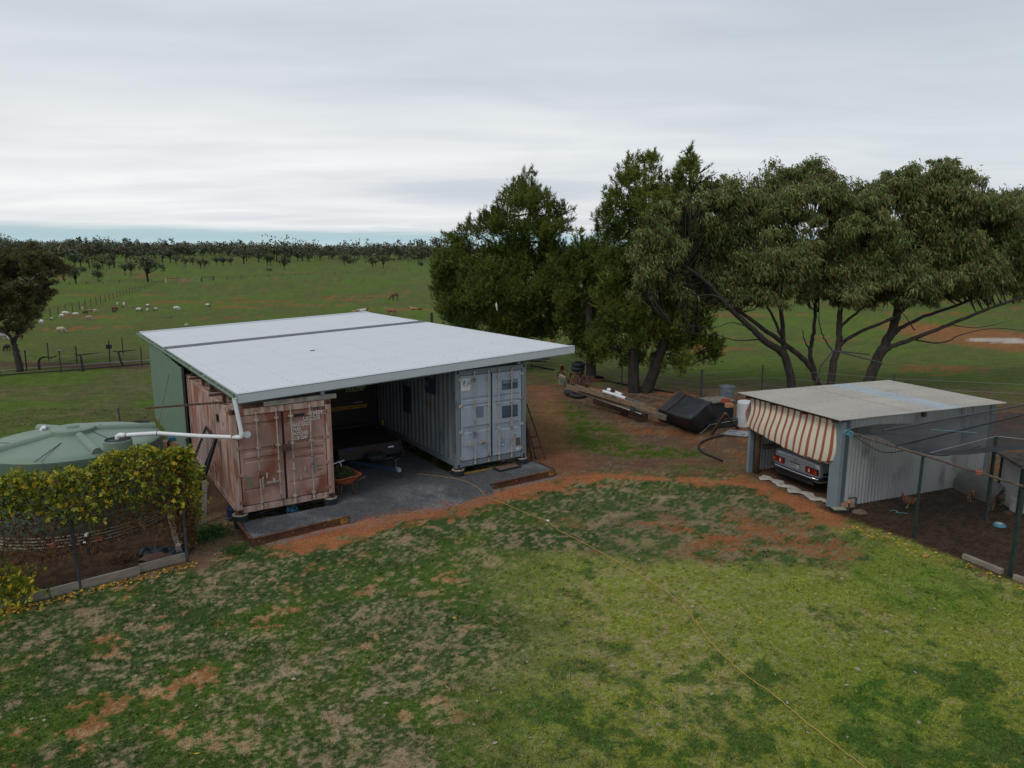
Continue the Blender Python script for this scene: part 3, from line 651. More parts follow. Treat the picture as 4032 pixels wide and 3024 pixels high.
# posts between container tops and the roof
def cl(a_, b_): x, y = OX+a_*ca-b_*sa, OY+a_*sa+b_*ca; dx, dy = x-RX, y-RY; return dx*math.cos(RT)+dy*math.sin(RT), -dx*math.sin(RT)+dy*math.cos(RT)
for a_, b_, zb in ((.16,.10,2.94),(2.27,.12,2.94),(.16,2.9,2.94),(.16,5.8,2.94),(8.4,.4,3.30),(6.4,.45,3.30),(8.4,4,3.3),(8.4,8,3.3),(6.4,8,3.3)):
    x, y = cl(a_, b_); z = RZL+slope*x-.13
    p_ = MB().box(x-.05, x+.05, y-.05, y+.05, zb, z); p_.box(x-.09, x+.09, y-.09, y+.09, zb, zb+.012); p_.obj('post', M_galv if b_ < 1 else M_dkrust, cp)
for a_, b_ in ((.12, 1.1), (.12, 3.9)):
    x, y = cl(a_, b_); q = MB().box(x-.04, x+.04, y-.04, y+.04, 2.94, RZL-.03); q.box(x-.35, x+.3, y-.04, y+.04, 3.12, 3.18); q.obj('bracket', M_dkrust, cp)
x, y = cl(1.2, -.02); MB().box(x-.4, x+1.4, y, y+.12, 2.95, 3.06).obj('packing_beam', mat('flaky cream steel', (.30,.27,.22), (.15,.13,.11), 6, .8), cp)
# a rusty steel bar poking out under the gutter
br_ = MB().beam(WY(575, 1608, 18.6), Vector((-7.05, 17.0, 2.98)), .06, .05).obj('steel_bar', M_dkrust); tag(br_, 'long rusty steel bar sticking out from under the carport gutter', 'steel bar')

# rear room in pale green sheet
gr_ = empty('green_shed', (OX, OY, 0), TH, 'pale green steel wall closing the back bay of the carport', 'shed')
n = 12; bpos = np.linspace(6.12, 14.4, n+1)
for i in range(n):
    w_ = bpos[i+1]-bpos[i]
    MB().add([(-.10-d, bpos[i]+q*w_, z) for q, d in ((0,0),(.42,0),(.5,.012),(.92,.012),(1,0)) for z in (0, 3.14)], [(2*j, 2*j+1, 2*j+3, 2*j+2) for j in range(4)]).obj('wall_sheet', M_green, gr_, fix=False)
MB().box(-.10, 2.44, 14.38, 14.42, 0, 3.14).obj('end_wall', M_green, gr_)
MB().box(-.12, -.05, 6.08, 6.12, 0, 3.16).obj('corner_trim', M_steel, gr_)

# ------------------------------------------------------------------ downpipe to the tank
dp = []
p0 = WY(955, 1578, 16.30); e1 = WY(952, 1722, 16.28)
p0 = Vector((e1.x-.06, e1.y, p0.z)); e2 = WY(620, 1706, 16.2); e3 = WY(465, 1714, 16.15)
pipe = empty('downpipe', (e1.x, e1.y, 0), 0, 'white PVC downpipe running across from the carport gutter to the green tank', 'downpipe')
o_ = Vector((e1.x, e1.y, 0)); rel = lambda p: tuple(Vector(p)-o_)
MB().tube([rel(p0+Vector((-.05, 0, .06))), rel(e1+Vector((0, 0, .10)))], .05, 14).obj('vertical_pipe', M_pvc, pipe, smooth=.7)
MB().tube([rel(e1+Vector((0, 0, .12))), rel(e1+Vector((0, 0, .05))), rel(e1+Vector((-.015, 0, .015))), rel(e1+Vector((-.05, 0, 0))), rel(e1+Vector((-.13, 0, 0)))], [.058,.058,.06,.058,.058], 14).obj('elbow', M_pvc, pipe, smooth=.7)
MB().tube([rel(e1+Vector((-.12, 0, 0))), rel(e1.lerp(e2, .5)+Vector((0, 0, -.02))), rel(e2), rel(e3+Vector((.12, 0, 0)))], .05, 14).obj('horizontal_pipe', M_pvc, pipe, smooth=.7)
MB().tube([rel(e3+Vector((.15, 0, 0))), rel(e3+Vector((.03, 0, 0))), rel(e3+Vector((-.01, 0, -.02))), rel(e3+Vector((-.02, 0, -.11)))], .06, 14).obj('elbow', M_pvc, pipe, smooth=.7)
MB().torus(rel(e2+Vector((.0, 0, 0))), .052, .006, 16, 6, 'x').obj('strap', M_dkrust, pipe)
MB().tube([rel(e3+Vector((.18, 0, 0))), rel(e3+Vector((.20, 0, 0)))], .064, 14).obj('clamp', M_galv, pipe)
MB().tube([rel(e2+Vector((0, 0, .05))), rel(e2+Vector((-.05, .9, 1.25)))], .006, 5).obj('hanger_wire', M_rust, pipe)

# ------------------------------------------------------------------ gravel apron and its steel edging
M_grav = bpy.data.materials.new('gravel'); M_grav.use_nodes = True; t = M_grav.node_tree; b = t.nodes['Principled BSDF']; b.inputs['Roughness'].default_value = .9
tcn = t.nodes.new('ShaderNodeTexCoord'); vo = t.nodes.new('ShaderNodeTexVoronoi'); vo.inputs['Scale'].default_value = 55; lk(t, tcn.outputs['Object'], vo.inputs[0])
rm = t.nodes.new('ShaderNodeValToRGB'); lk(t, vo.outputs['Color'], rm.inputs[0]); e_ = rm.color_ramp.elements; e_[0].color = (.040,.040,.042,1); e_[1].color = (.175,.175,.178,1); e_[0].position = .15; e_[1].position = .9
at_ = t.nodes.new('ShaderNodeAttribute'); at_.attribute_name = 'Col'; m = t.nodes.new('ShaderNodeMix'); m.data_type = 'RGBA'; m.blend_type = 'MULTIPLY'; m.inputs[0].default_value = 1
lk(t, rm.outputs[0], m.inputs[6]); lk(t, at_.outputs['Color'], m.inputs[7]); lk(t, m.outputs[2], b.inputs['Base Color'])
bn = t.nodes.new('ShaderNodeBump'); bn.inputs['Strength'].default_value = 1; bn.inputs['Distance'].default_value = .012; lk(t, vo.outputs['Distance'], bn.inputs['Height']); bn.invert = True; lk(t, bn.outputs[0], b.inputs['Normal'])
A_, B_ = np.meshgrid(np.linspace(.08, 8.95, 260), np.concatenate([np.linspace(-1.9, 1.5, 100), np.linspace(1.6, 16, 60)]), indexing='ij')
XX, YY = OX+A_*ca-B_*sa, OY+A_*sa+B_*ca
nz = fbm(XX, YY, 1.7, 31, 4); n2_ = fbm(XX, YY, 7, 33, 3)
mid = sstep(2.3, 2.9, A_)*sstep(6.75, 6.3, A_)
front = -1.22+.050*A_                                     # line of the steel edging
fr_mid = -1.45-.02*(A_-2.4)+(nz-.5)*.8-.0*A_
hh = .155+(nz-.5)*.03
edge_side = np.where(mid > .02, sstep(0, .9, B_-fr_mid), (B_ > front-.02)*1.0)
hz = hh*(mid*sstep(-.1, 1.3, B_-fr_mid)+(1-mid)*(B_ > front-.02))-.03*(1-edge_side)
under = ((A_ < 2.44) & (B_ > .02)) | ((A_ > 6.2) & (B_ > .37))
hz = np.where(under, -.05, hz)
colg = (.70+.65*sstep(.44, .66, fbm(XX, YY, 1.2, 35, 4))*sstep(1.2, -.6, B_))
colg = (colg*(.75+.5*n2_))[..., None]*np.array([.98, 1.0, 1.03])
redm = (sstep(.6, .0, B_-fr_mid+(n2_-.5)*.5)*mid)[..., None]; colg = colg*(1-redm)+redm*np.array([1.9, .95, .62])*(.7+.6*n2_)[..., None]
ii = np.arange(A_.size).reshape(A_.shape); keep = ~(under[:-1, :-1] & under[1:, 1:] & under[:-1, 1:] & under[1:, :-1]) & (hz[:-1, :-1] > -.029)
F = np.stack([ii[:-1, :-1], ii[1:, :-1], ii[1:, 1:], ii[:-1, 1:]], -1)[keep].reshape(-1, 4)
gz_ = gheight(XX, YY); V = np.stack([XX, YY, np.maximum(hz, -.03)+np.where(hz > .1, 0, gz_)], -1).reshape(-1, 3)
tag(link('gravel_apron', npmesh('gravel_apron', V, F, colg.reshape(-1, 3), True), M_grav), kind='structure')
# loose stones at the apron's edge
rg = np.random.default_rng(8); st = MB()
for i in range(1500):
    a_ = rg.uniform(.3, 9.0); mid_ = 2.45 < a_ < 6.5
    b_ = (-1.45+rg.normal(0, .22) if mid_ else -1.24+.050*a_-.06-abs(rg.normal(0, .12)))
    x, y = OX+a_*ca-b_*sa, OY+a_*sa+b_*ca; s_ = rg.uniform(.008, .02); z = float(gheight(x, y))+s_*.3
    q = [Vector(rg.normal(size=3)).normalized()*s_ for _ in range(4)]
    st.add([Vector((x, y, z))+Vector(v) for v in ((s_,0,0),(-s_*.5,s_*.8,0),(-s_*.5,-s_*.8,0),(0,0,s_))], [(0,1,3),(1,2,3),(2,0,3),(0,2,1)])
tag(st.obj('loose_stones', mat('stone', (.28,.27,.29), (.18,.15,.15), 30, .9)), 'pale loose stones spilling from the gravel apron', 'stones', kind='stuff')
M_kerb = mat('rusty edging', (.13,.052,.026), (.075,.035,.022), 6, .9, c3=(.24,.13,.04), s3=3, t3=(.6,.72), bump=.3)
def kerb(a0, b0, a1, b1, label, ends=True):
    L_ = math.hypot(a1-a0, b1-b0); an = TH+math.atan2(b1-b0, a1-a0)
    r = empty('steel_edging', (OX+a0*ca-b0*sa, OY+a0*sa+b0*ca, 0), an, label, 'edging', 'rusty steel edging round the gravel')
    q = MB(); q.box(0, L_, -.02, .0, -.02, .20); q.box(0, L_, -.07, -.02, .185, .20); q.box(0, L_, -.07, -.02, -.02, .0); q.obj('channel', M_kerb, r)
    for i in range(9): MB().lathe([(.022, 0), (.022, .012)], 8).obj('bolt', M_yel if i % 3 == 0 else M_kerb, r, loc=(L_*(i+.5)/9, -.02, .11), rot=(PI/2, 0, 0))
    for x in ((L_-.25,) if ends else ()): MB().box(x, x+.2, -.03, -.021, .03, .17).obj('end_plate', M_yel, r)
    return r
kerb(.06, -1.24, 2.42, -1.07, 'rusty punched steel edging before the red container')
kerb(6.60, -.88, 8.95, -.77, 'rusty punched steel edging before the grey container')
kerb(.04, .35, .06, -1.24, 'short yellow and rust edging at the left end of the gravel', False)
kerb(8.96, -.75, 8.95, .38, 'short edging at the right end of the gravel', False)
tb = MB().box(0, 2.3, 0, .05, .10, .20).obj('timber_strip', M_yel); tb.location = (OX+6.35*ca-.37*sa, OY+6.35*sa+.37*ca, 0); tb.rotation_euler = (0, 0, TH); tag(tb, 'yellow timber strip along the foot of the grey container', 'timber')
dm = empty('doormat', tuple(W(1995, 1840, .175)), TH+.08, 'brown doormat lying on the gravel before the grey container', 'doormat')
MB().prism([(-.42,-.22),(.38,-.22),(.45,-.14),(.45,.2),(-.36,.2),(-.42,.12)], -.005, .018).obj('rubber_border', M_seal, dm); MB().box(-.34, .37, -.16, .14, .018, .026).obj('pile', mat('brown mat', (.11,.075,.055), (.15,.10,.075), 40, .95), dm)
def pot(x, y, label, s=1.0):
    r = empty('footing_pot', (x, y, 0), 0, label, 'footing', 'concrete filled pots under the containers')
    MB().lathe([(.15,0),(.155,.02),(.185,.29),(.20,.29),(.20,.325),(.18,.325)], 20).obj('pot', M_pot, r, smooth=.6)
    MB().lathe([(.178,.31),(.178,.338)], 20).obj('concrete_top', M_conc, r); MB().box(-.12,.12,-.1,.1,.338,.352).obj('packer', M_rust, r)
for (a_, b_, o_, lb) in ((.10,.10,RO,'black pot under the left front corner of the red container'),(2.34,.10,RO,'black pot under the right front corner of the red container'),(.10,.10,GO,'black pot under the left front corner of the grey container'),(2.34,.10,GO,'black pot under the right front corner of the grey container')):
    pot(o_.x+a_*ca-b_*sa, o_.y+a_*sa+b_*ca, lb)
# things pushed under the containers
def junk(o_, seed, label, cat, mats, n=9):
    rg = random.Random(seed)
    for i in range(n):
        a_ = rg.uniform(.35, 2.0); b_ = rg.uniform(.55, 1.1); L_ = rg.uniform(.5, 1.4); an = rg.uniform(-.5, .9)+TH
        x, y = o_.x+a_*ca-b_*sa, o_.y+a_*sa+b_*ca; z = .05+.028*(i % 4)
        q = MB().beam((-L_/2*math.cos(an), -L_/2*math.sin(an), 0), (L_/2*math.cos(an), L_/2*math.sin(an), 0), rg.uniform(.05, .11), .025).obj(cat.replace(' ', '_'), mats[i % len(mats)])
        q.location = (x, y, z); tag(q, label, cat.split()[-1], 'odd lengths stored under a container')
junk(RO, 3, 'old length of timber pushed under the red container', 'timber offcut', (M_oldtim, M_steel, M_oldtim), 10)
junk(GO, 5, 'length of steel pushed under the grey container', 'steel offcut', (M_steel, M_galv, M_steel), 7)
def loc2(o_, a_, b_, z=0): return Vector((o_.x+a_*ca-b_*sa, o_.y+a_*sa+b_*ca, z))
q = MB()
rg = random.Random(4)
for i in range(7): q.torus((rg.uniform(-.08,.08), rg.uniform(-.03,.03), .05+rg.uniform(0,.08)), rg.uniform(.05,.09), .012, 10, 5, rg.choice('xyz'))
q = q.obj('blue_twine', plain('blue twine', (.05,.22,.36))); q.location = loc2(RO, 1.35, .2, .08); tag(q, 'tangle of blue twine lying under the red container door', 'twine')
wh = empty('loose_wheel', loc2(GO, .48, .5, .03), TH, 'small grey wheel standing under the grey container', 'wheel'); MB().torus((0,0,.13), .1, .035, 18, 8, 'y').obj('tyre', M_tyre, wh, smooth=True)
MB().lathe([(.07,-.02),(.07,.02)], 14).obj('rim', M_galv, wh, loc=(0,0,.13), rot=(PI/2,0,0))
bk = MB().lathe([(.0,.0),(.16,0),(.2,.3),(.19,.3)], 14).obj('blue_tub', plain('blue plastic', (.012,.02,.06))); bk.location = loc2(RO, .1, .75, 0); tag(bk, 'dark blue tub under the left side of the red container', 'tub')
# panels and posts leaning on the red container's side
def lean(b0, b1, zt, out, name): pass
def leanpt(b_, s_): return Vector((-.75*(1-s_)-.02, b_, 1.75*s_))
mp = empty('mesh_panel', RO-Vector((0,0,.35)), TH, 'black framed wire mesh panel leaning on the red container', 'mesh panel')
q = MB()
P4 = [leanpt(3.9, .0), leanpt(3.1, .0), leanpt(3.1, 1), leanpt(3.9, 1)]
P4 = [Vector((-.95, 2.6, .05)), Vector((-.95, 1.5, .05)), Vector((-.06, 1.7, 1.85)), Vector((-.06, 2.9, 1.95))]
for i in range(4): q.beam(P4[i], P4[(i+1) % 4], .05, .05)
q.obj('frame', M_seal, mp); q = MB()
for i in range(1, 28): q.tube([P4[0].lerp(P4[3], i/28), P4[1].lerp(P4[2], i/28)], .004, 4)
for i in range(1, 6): q.tube([P4[0].lerp(P4[1], i/6), P4[3].lerp(P4[2], i/6)], .004, 4)
q.obj('wire_mesh', M_galv, mp)
pb = MB().beam((-.8, 1.35, 0), (-.06, 1.55, 1.95), .07, .07).obj('steel_post', M_seal); pb.location = RO-Vector((0,0,.35)); pb.rotation_euler = (0,0,TH); tag(pb, 'dark steel post leaning beside the mesh panel', 'post')
pb = MB().beam((-.62, .85, 0), (-.50, .95, 1.05), .10, .10).obj('concrete_post', mat('grey post', (.30,.28,.25), (.22,.20,.18), 6, .9, bump=.2)); pb.location = RO-Vector((0,0,.35)); pb.rotation_euler = (0,0,TH); tag(pb, 'pale weathered post leaning near the red container front', 'post')
rm_ = MB()
Q4 = [Vector((-.6, 1.9, 0)), Vector((-.6, 1.2, 0)), Vector((-.1, 1.2, 1.25)), Vector((-.1, 1.9, 1.25))]
for i in range(9): rm_.tube([Q4[0].lerp(Q4[3], i/8), Q4[1].lerp(Q4[2], i/8)], .006, 4)
for i in range(6): rm_.tube([Q4[0].lerp(Q4[1], i/5), Q4[3].lerp(Q4[2], i/5)], .006, 4)
rm_ = rm_.obj('reinforcing_mesh', M_dkrust); rm_.location = RO-Vector((0,0,.35)); rm_.rotation_euler = (0,0,TH); tag(rm_, 'rusty square reinforcing mesh leaning low on the red container', 'mesh')
# ------------------------------------------------------------------ caravan parked deep in the carport
O0 = Vector((OX, OY, 0)); CB = 5.7
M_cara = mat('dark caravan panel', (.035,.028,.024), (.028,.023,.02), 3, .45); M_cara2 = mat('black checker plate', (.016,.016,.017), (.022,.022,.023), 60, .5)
cv = empty('caravan', loc2(O0, 2.95, CB), TH, 'dark caravan with an orange warning strip parked nose in at the back of the carport', 'caravan')
cc = lambda px, py, b=CB: (lambda q: (q[0]-2.95, q[1]))(onplane(px, py, O0, TH, b))
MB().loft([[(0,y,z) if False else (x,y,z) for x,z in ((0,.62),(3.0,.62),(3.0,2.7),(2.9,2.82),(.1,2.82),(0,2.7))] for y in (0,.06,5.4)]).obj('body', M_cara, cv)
MB().box(-.02, 3.02, -.03, .0, .55, 1.25).obj('checker_panel', M_cara2, cv)
MB().box(.0, 3.0, -.16, -.02, .50, .58).obj('bumper', M_galv, cv)
z = cc(1370, 1605)[1]; a0 = cc(1300, 1610)[0]; a1 = cc(1445, 1590)[0]
st_ = MB().box(a0-1.1, a1, -.006, -.002, z-.06, z+.06).obj('warning_strip', mat('orange strip', (.50,.25,.03), (.45,.21,.025), 8, .5), cv)
text('DO NOT OVERTAKE TURNING VEHICLE', .115, st_, M_black, (a1-.03, -.007, z-.042), align='RIGHT', sx=.80)
a, z = cc(1363, 1538); text('Royal', .30, cv, mat('cream script', (.55,.55,.38), (.45,.45,.32), 9, .6), (a-.03, -.006, z-.02), sx=1.0, shear=.5, bold=.004); MB().box(a-.05, a+.62, -.005, -.002, z-.05, z-.035).obj('underline', mat('cream line', (.5,.5,.36)), cv)
a, z = cc(1308, 1648); text('RSV', .2, cv, mat('silver letters', (.4,.42,.43)), (a-.16, -.006, z-.06), shear=.4)
a, z = cc(1545, 1627); l_ = MB().box(a-.18, a+.18, -.03, -.002, z-.04, z+.04).obj('tail_light', mat('red lens', (.25,.01,.01)), cv); MB().box(a+.06, a+.18, -.034, -.03, z-.04, z+.04).obj('amber_lens', mat('amber lens', (.42,.14,.02)), l_)
a, z = cc(1322, 1658); MB().box(a-.05, a+.05, -.03, -.002, z-.025, z+.025).obj('tail_light', mat('red reflector', (.35,.01,.01)), cv)
a, z = cc(1523, 1660); np_ = MB().box(a-.20, a+.20, -.035, -.028, z-.075, z+.075).obj('number_plate', mat('yellow plate', (.62,.50,.06)), cv); text('TK 18 VA', .14, np_, M_black, (a-.175, -.037, z-.05), sx=.66, bold=.003)
a, z = cc(1410, 1583); MB().box(a-.18, a+.18, -.02, -.002, z-.025, z+.02).obj('light_bar', mat('clear lens', (.25,.27,.28)), cv)
a, z = cc(1440, 1715); sp = MB(); sp.lathe([(.05,-.2),(.3,-.2),(.37,-.16),(.385,-.08),(.385,0)], 32); sp = sp.obj('spare_wheel_cover', M_seal, cv, smooth=.6, loc=(a-.13, -.02, z-.06), rot=(PI/2, 0, 0))
sp.rotation_euler = (-PI/2, 0, 0); sp.rotation_euler = (PI/2, 0, 0); sp.scale = (1, 1, -1)
cr = MB(); cr.prism([(0,0),(.3,0),(.34,.17),(.26,.09),(.22,.2),(.15,.1),(.08,.2),(.04,.09),(-.04,.17)], -.245, -.235, 'y'); cr.obj('crown_emblem', mat('silver print', (.16,.165,.17)), cv, loc=(a-.1, 0, z-.14))
for x in (.35, 2.6): MB().torus((x, 2.6, .34), .24, .1, 20, 8, 'x').obj('wheel', M_tyre, cv, smooth=True)
# ------------------------------------------------------------------ box trailer
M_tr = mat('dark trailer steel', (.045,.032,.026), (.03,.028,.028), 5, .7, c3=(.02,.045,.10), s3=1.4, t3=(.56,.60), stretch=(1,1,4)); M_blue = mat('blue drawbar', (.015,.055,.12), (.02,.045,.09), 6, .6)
tr = empty('box_trailer', loc2(O0, 3.45, 2.6), TH, 'low dark box trailer with blue drawbar and spare tyre in front of the caravan', 'trailer')
tw, tl, zb, zt = 2.02, 2.6, .48, .82
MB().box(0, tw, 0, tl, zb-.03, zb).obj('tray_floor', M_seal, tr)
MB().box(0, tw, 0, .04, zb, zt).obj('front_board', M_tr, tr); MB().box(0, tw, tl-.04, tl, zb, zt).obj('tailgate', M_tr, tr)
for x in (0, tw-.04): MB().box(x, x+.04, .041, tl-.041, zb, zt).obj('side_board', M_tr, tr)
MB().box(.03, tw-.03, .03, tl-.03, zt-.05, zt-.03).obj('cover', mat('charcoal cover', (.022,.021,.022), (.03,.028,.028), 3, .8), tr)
q = MB()
for (x0, y0, x1, y1) in ((0,0,tw,0),(0,tl,tw,tl),(0,0,0,tl),(tw,0,tw,tl)): q.tube([(x0, y0, zt+.01), (x1, y1, zt+.01)], .022, 8)
q.obj('top_rail', M_tr, tr)
for x in (-.24, tw+.02):
    gd = MB(); pr = [(y, z) for y, z in ((.75,.40),(.78,.68),(.95,.74),(1.65,.74),(1.82,.68),(1.85,.40))]
    gd.loft([[(x, y, z), (x+.22, y, z), (x+.22, y, z-.02), (x, y, z-.02)] for y, z in pr]); gd.obj('mudguard', M_tr, tr)
    wl = MB().torus((x+.1, 1.3, .33), .23, .10, 22, 8, 'x').obj('wheel', M_tyre, tr, smooth=True); MB().lathe([(.18,-.05),(.16,.05)], 16).obj('rim', M_steel, wl, loc=(x+.1,1.3,.33), rot=(0,PI/2,0))
ap = (tw*.60, -1.55)
MB().beam((.35, 0, .42), (ap[0]-.02, ap[1], .42), .06, .08).obj('drawbar', M_blue, tr); MB().beam((tw-.35, 0, .42), (ap[0]+.02, ap[1], .42), .06, .08).obj('drawbar', M_blue, tr)
MB().beam((tw*.42, -.45, .47), (tw*.78, -.45, .47), .05, .03).obj('tyre_bracket', M_steel, tr)
MB().torus((tw*.52, -.32, .57), .225, .095, 26, 10, 'z', .85).obj('spare_tyre', M_tyre, tr, smooth=True)
j = MB().tube([(ap[0], ap[1]+.1, .2), (ap[0], ap[1]+.1, .72)], .028, 8).tube([(ap[0], ap[1]+.1, .72), (ap[0]+.12, ap[1]+.1, .72)], .01, 6).obj('jockey_stand', M_steel, tr); MB().torus((ap[0], ap[1]+.1, .12), .055, .035, 14, 6, 'x').obj('wheel', M_tyre, j, smooth=True)
MB().box(ap[0]-.05, ap[0]+.05, ap[1]-.15, ap[1]+.05, .40, .50).obj('coupling', M_galv, tr)
MB().box(tw-.42, tw-.24, -.006, -.001, .66, .71).obj('reflector', M_pvc, tr)
q = MB()
for i in range(3): q.torus((tw*.58, -.03, .72+.01*i), .03, .008, 8, 4, 'y')
q.tube([(tw*.58, -.03, .72), (tw*.585, -.03, .62)], .012, 5).obj('strap', plain('red strap', (.30,.03,.02)), tr)
for x in (.02, tw-.02): MB().beam((x, -.02, zt), (x, -.25, zb-.06), .03, .05).obj('side_brace', M_tr, tr)
# ------------------------------------------------------------------ wheelbarrow of weeds
wb = empty('wheelbarrow', loc2(O0, 2.88, .78, .14), TH+PI+.15, 'orange wheelbarrow heaped with pulled weeds beside the red container', 'wheelbarrow')
tray = MB(); tray.loft([[(-.33,-.22,.36),(.33,-.22,.36),(.33,.35,.36),(-.33,.35,.36)], [(-.40,-.52,.46),(.38,-.52,.46),(.46,-.40,.54),(.46,.45,.58),(-.46,.45,.58),(-.46,-.35,.52)][:4]], caps=False) if False else None
def rrect(x0, x1, y0, y1, z, r, n=3):
    o = []
    for cx, cy, a0_ in ((x1-r, y1-r, 0), (x0+r, y1-r, PI/2), (x0+r, y0+r, PI), (x1-r, y0+r, 3*PI/2)):
        for i in range(n+1): a_ = a0_+PI/2*i/n; o.append((cx+r*math.cos(a_), cy+r*math.sin(a_), z))
    return o
tray.loft([rrect(-.24,.24,-.25,.35,.34,.1), rrect(-.38,.38,-.48,.50,.56,.14), rrect(-.41,.41,-.51,.53,.56,.15), rrect(-.41,.41,-.51,.53,.585,.15), rrect(-.36,.36,-.46,.48,.57,.13), rrect(-.22,.22,-.23,.33,.36,.1)]); tray.obj('tray', mat('orange tray', (.42,.095,.05), (.36,.08,.045), 6, .5), wb, smooth=.7)
rg = np.random.default_rng(12); n = 1500; r_ = np.sqrt(rg.random(n)); an = rg.uniform(0, 2*PI, n)
P = np.c_[r_*.36*np.cos(an), r_*.47*np.sin(an)+.02, .50+.22*(1-r_**2)*rg.uniform(.5, 1, n)]; D = np.c_[rg.normal(0, 1, (n, 2)), rg.uniform(-.1, .9, n)]
V_, F_, K_ = leaves(P, D, rg.uniform(.05,.13,n), rg.uniform(.015,.035,n), np.array([.055,.075,.028])*rg.uniform(.5,1.8,(n,1)))
tag(link('weeds', npmesh('weeds', V_, F_, K_), MLEAF), 'heap of green weeds piled in the orange wheelbarrow', 'weeds', kind='stuff').location = wb.location; bpy.data.objects['weeds'].rotation_euler = (0,0,TH+PI+.15)
MB().lathe([(.30,.46),(.20,.60),(.05,.66),(.0,.66)], 14).obj('soil_heap', mat('dark weeds', (.03,.035,.018)), wb)
q = MB()
for x in (-.22,.22): q.tube([(x, .9, .62), (x, .45, .40), (x, -.45, .30), (0.1*x, -.75, .2)], .018, 7); q.tube([(x, .45, .36), (x, .42, .0), (x, .3, .0), (x, .2, .33)], .014, 6)
q.obj('frame', M_rust, wb); MB().torus((0, -.72, .19), .13, .05, 18, 8, 'x').obj('wheel', M_tyre, wb, smooth=True)
tl_ = MB().beam((0,0,0), (.34,.1,.02), .05, .015).tube([(.2,.05,0), (.25,.05,-.14)], .012, 6).obj('white_bracket', M_pvc); tl_.location = loc2(O0, 2.75, .95, .95); tl_.rotation_euler = (0,0,TH); tag(tl_, 'small white bracket resting above the weeds in the dark', 'bracket')

# ------------------------------------------------------------------ green water tank
TX, TY, TRd = -10.92, 17.12, 1.97
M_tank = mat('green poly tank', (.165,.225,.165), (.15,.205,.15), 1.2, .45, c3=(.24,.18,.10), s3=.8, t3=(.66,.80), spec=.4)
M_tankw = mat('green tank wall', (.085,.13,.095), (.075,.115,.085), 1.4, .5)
tk = empty('water_tank', (TX, TY, 0), .0, 'large round pale green water tank with ribbed lid beside the red container', 'water tank')
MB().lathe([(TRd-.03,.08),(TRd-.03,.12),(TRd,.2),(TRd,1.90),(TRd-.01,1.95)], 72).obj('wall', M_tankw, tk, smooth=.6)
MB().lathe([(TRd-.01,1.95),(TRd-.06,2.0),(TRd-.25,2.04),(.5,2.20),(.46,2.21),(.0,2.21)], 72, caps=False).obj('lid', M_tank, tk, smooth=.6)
for zz in (.55,.9,1.25,1.6): MB().torus((0,0,zz), TRd, .012, 60, 6).obj('wall_rib', M_tankw, tk, smooth=True)
MB().lathe([(.50,2.16),(.48,2.30),(.44,2.32),(0,2.32)], 32, sx=1).obj('hub', M_tank, tk, smooth=.6); MB().lathe([(.14,2.32),(.14,2.335),(0,2.335)], 20).obj('badge', mat('badge green', (.13,.19,.13)), tk)
def ribang(px, py): p = W(px, py, 2.15); return math.atan2(p.y-TY, p.x-TX)
for px, py in ((400,1774),(590,1665),(175,1675),(0,1760)):
    a_ = ribang(px, py); q = MB(); c_, s_ = math.cos(a_), math.sin(a_); secs = []
    for r_, z_, rad in ((.40,2.18,.10),(.9,2.12,.115),(1.4,2.06,.12),(1.86,2.02,.115)):
        secs.append([(r_*c_-rad*math.cos(k*PI/8)*s_, r_*s_+rad*math.cos(k*PI/8)*c_, z_+rad*1.1*math.sin(k*PI/8)) for k in range(9)])
    q.loft(secs); q.obj('rib', M_tank, tk, smooth=.7)
for px, py, px2, py2 in ((135,1806,240,1736),(370,1712,425,1714),(0,1733,62,1733),(392,1672,408,1670)):
    p, q_ = W(px, py, 2.13), W(px2, py2, 2.2); r0, r1 = math.hypot(p.x-TX, p.y-TY), math.hypot(q_.x-TX, q_.y-TY)
    zf = lambda r: 2.04+(TRd-.25-r)/(TRd-.75)*.16 if r < TRd-.25 else 2.05
    MB().beam((p.x-TX, p.y-TY, zf(r0)+.004), (q_.x-TX, q_.y-TY, zf(r1)+.004), .022, .010).obj('slot', M_pot, tk)
nk = W(463, 1730, 2.30); nx, ny = nk.x-TX, nk.y-TY
nkz = 2.30
MB().lathe([(.31,-.24),(.30,-.02),(.28,.0),(.26,-.0),(.26,-.04)], 28, caps=False).obj('neck', M_tank, tk, smooth=.6, loc=(nx, ny, nkz)); MB().lathe([(.26,-.03),(.26,-.025),(0,-.025)], 24).obj('strainer', M_pot, tk, loc=(nx, ny, nkz)); MB().torus((nx, ny, nkz), .268, .014, 28, 6).obj('rim', M_seal, tk)
ov = W(168, 1672, 2.25); q = MB().tube([(0,0,0),(0.02,0,.12),(.06,0,.17),(.14,0,.17)], .055, 12).obj('vent_pipe', M_pvc, tk, smooth=.7, loc=(ov.x-TX-.05, ov.y-TY, 2.0))
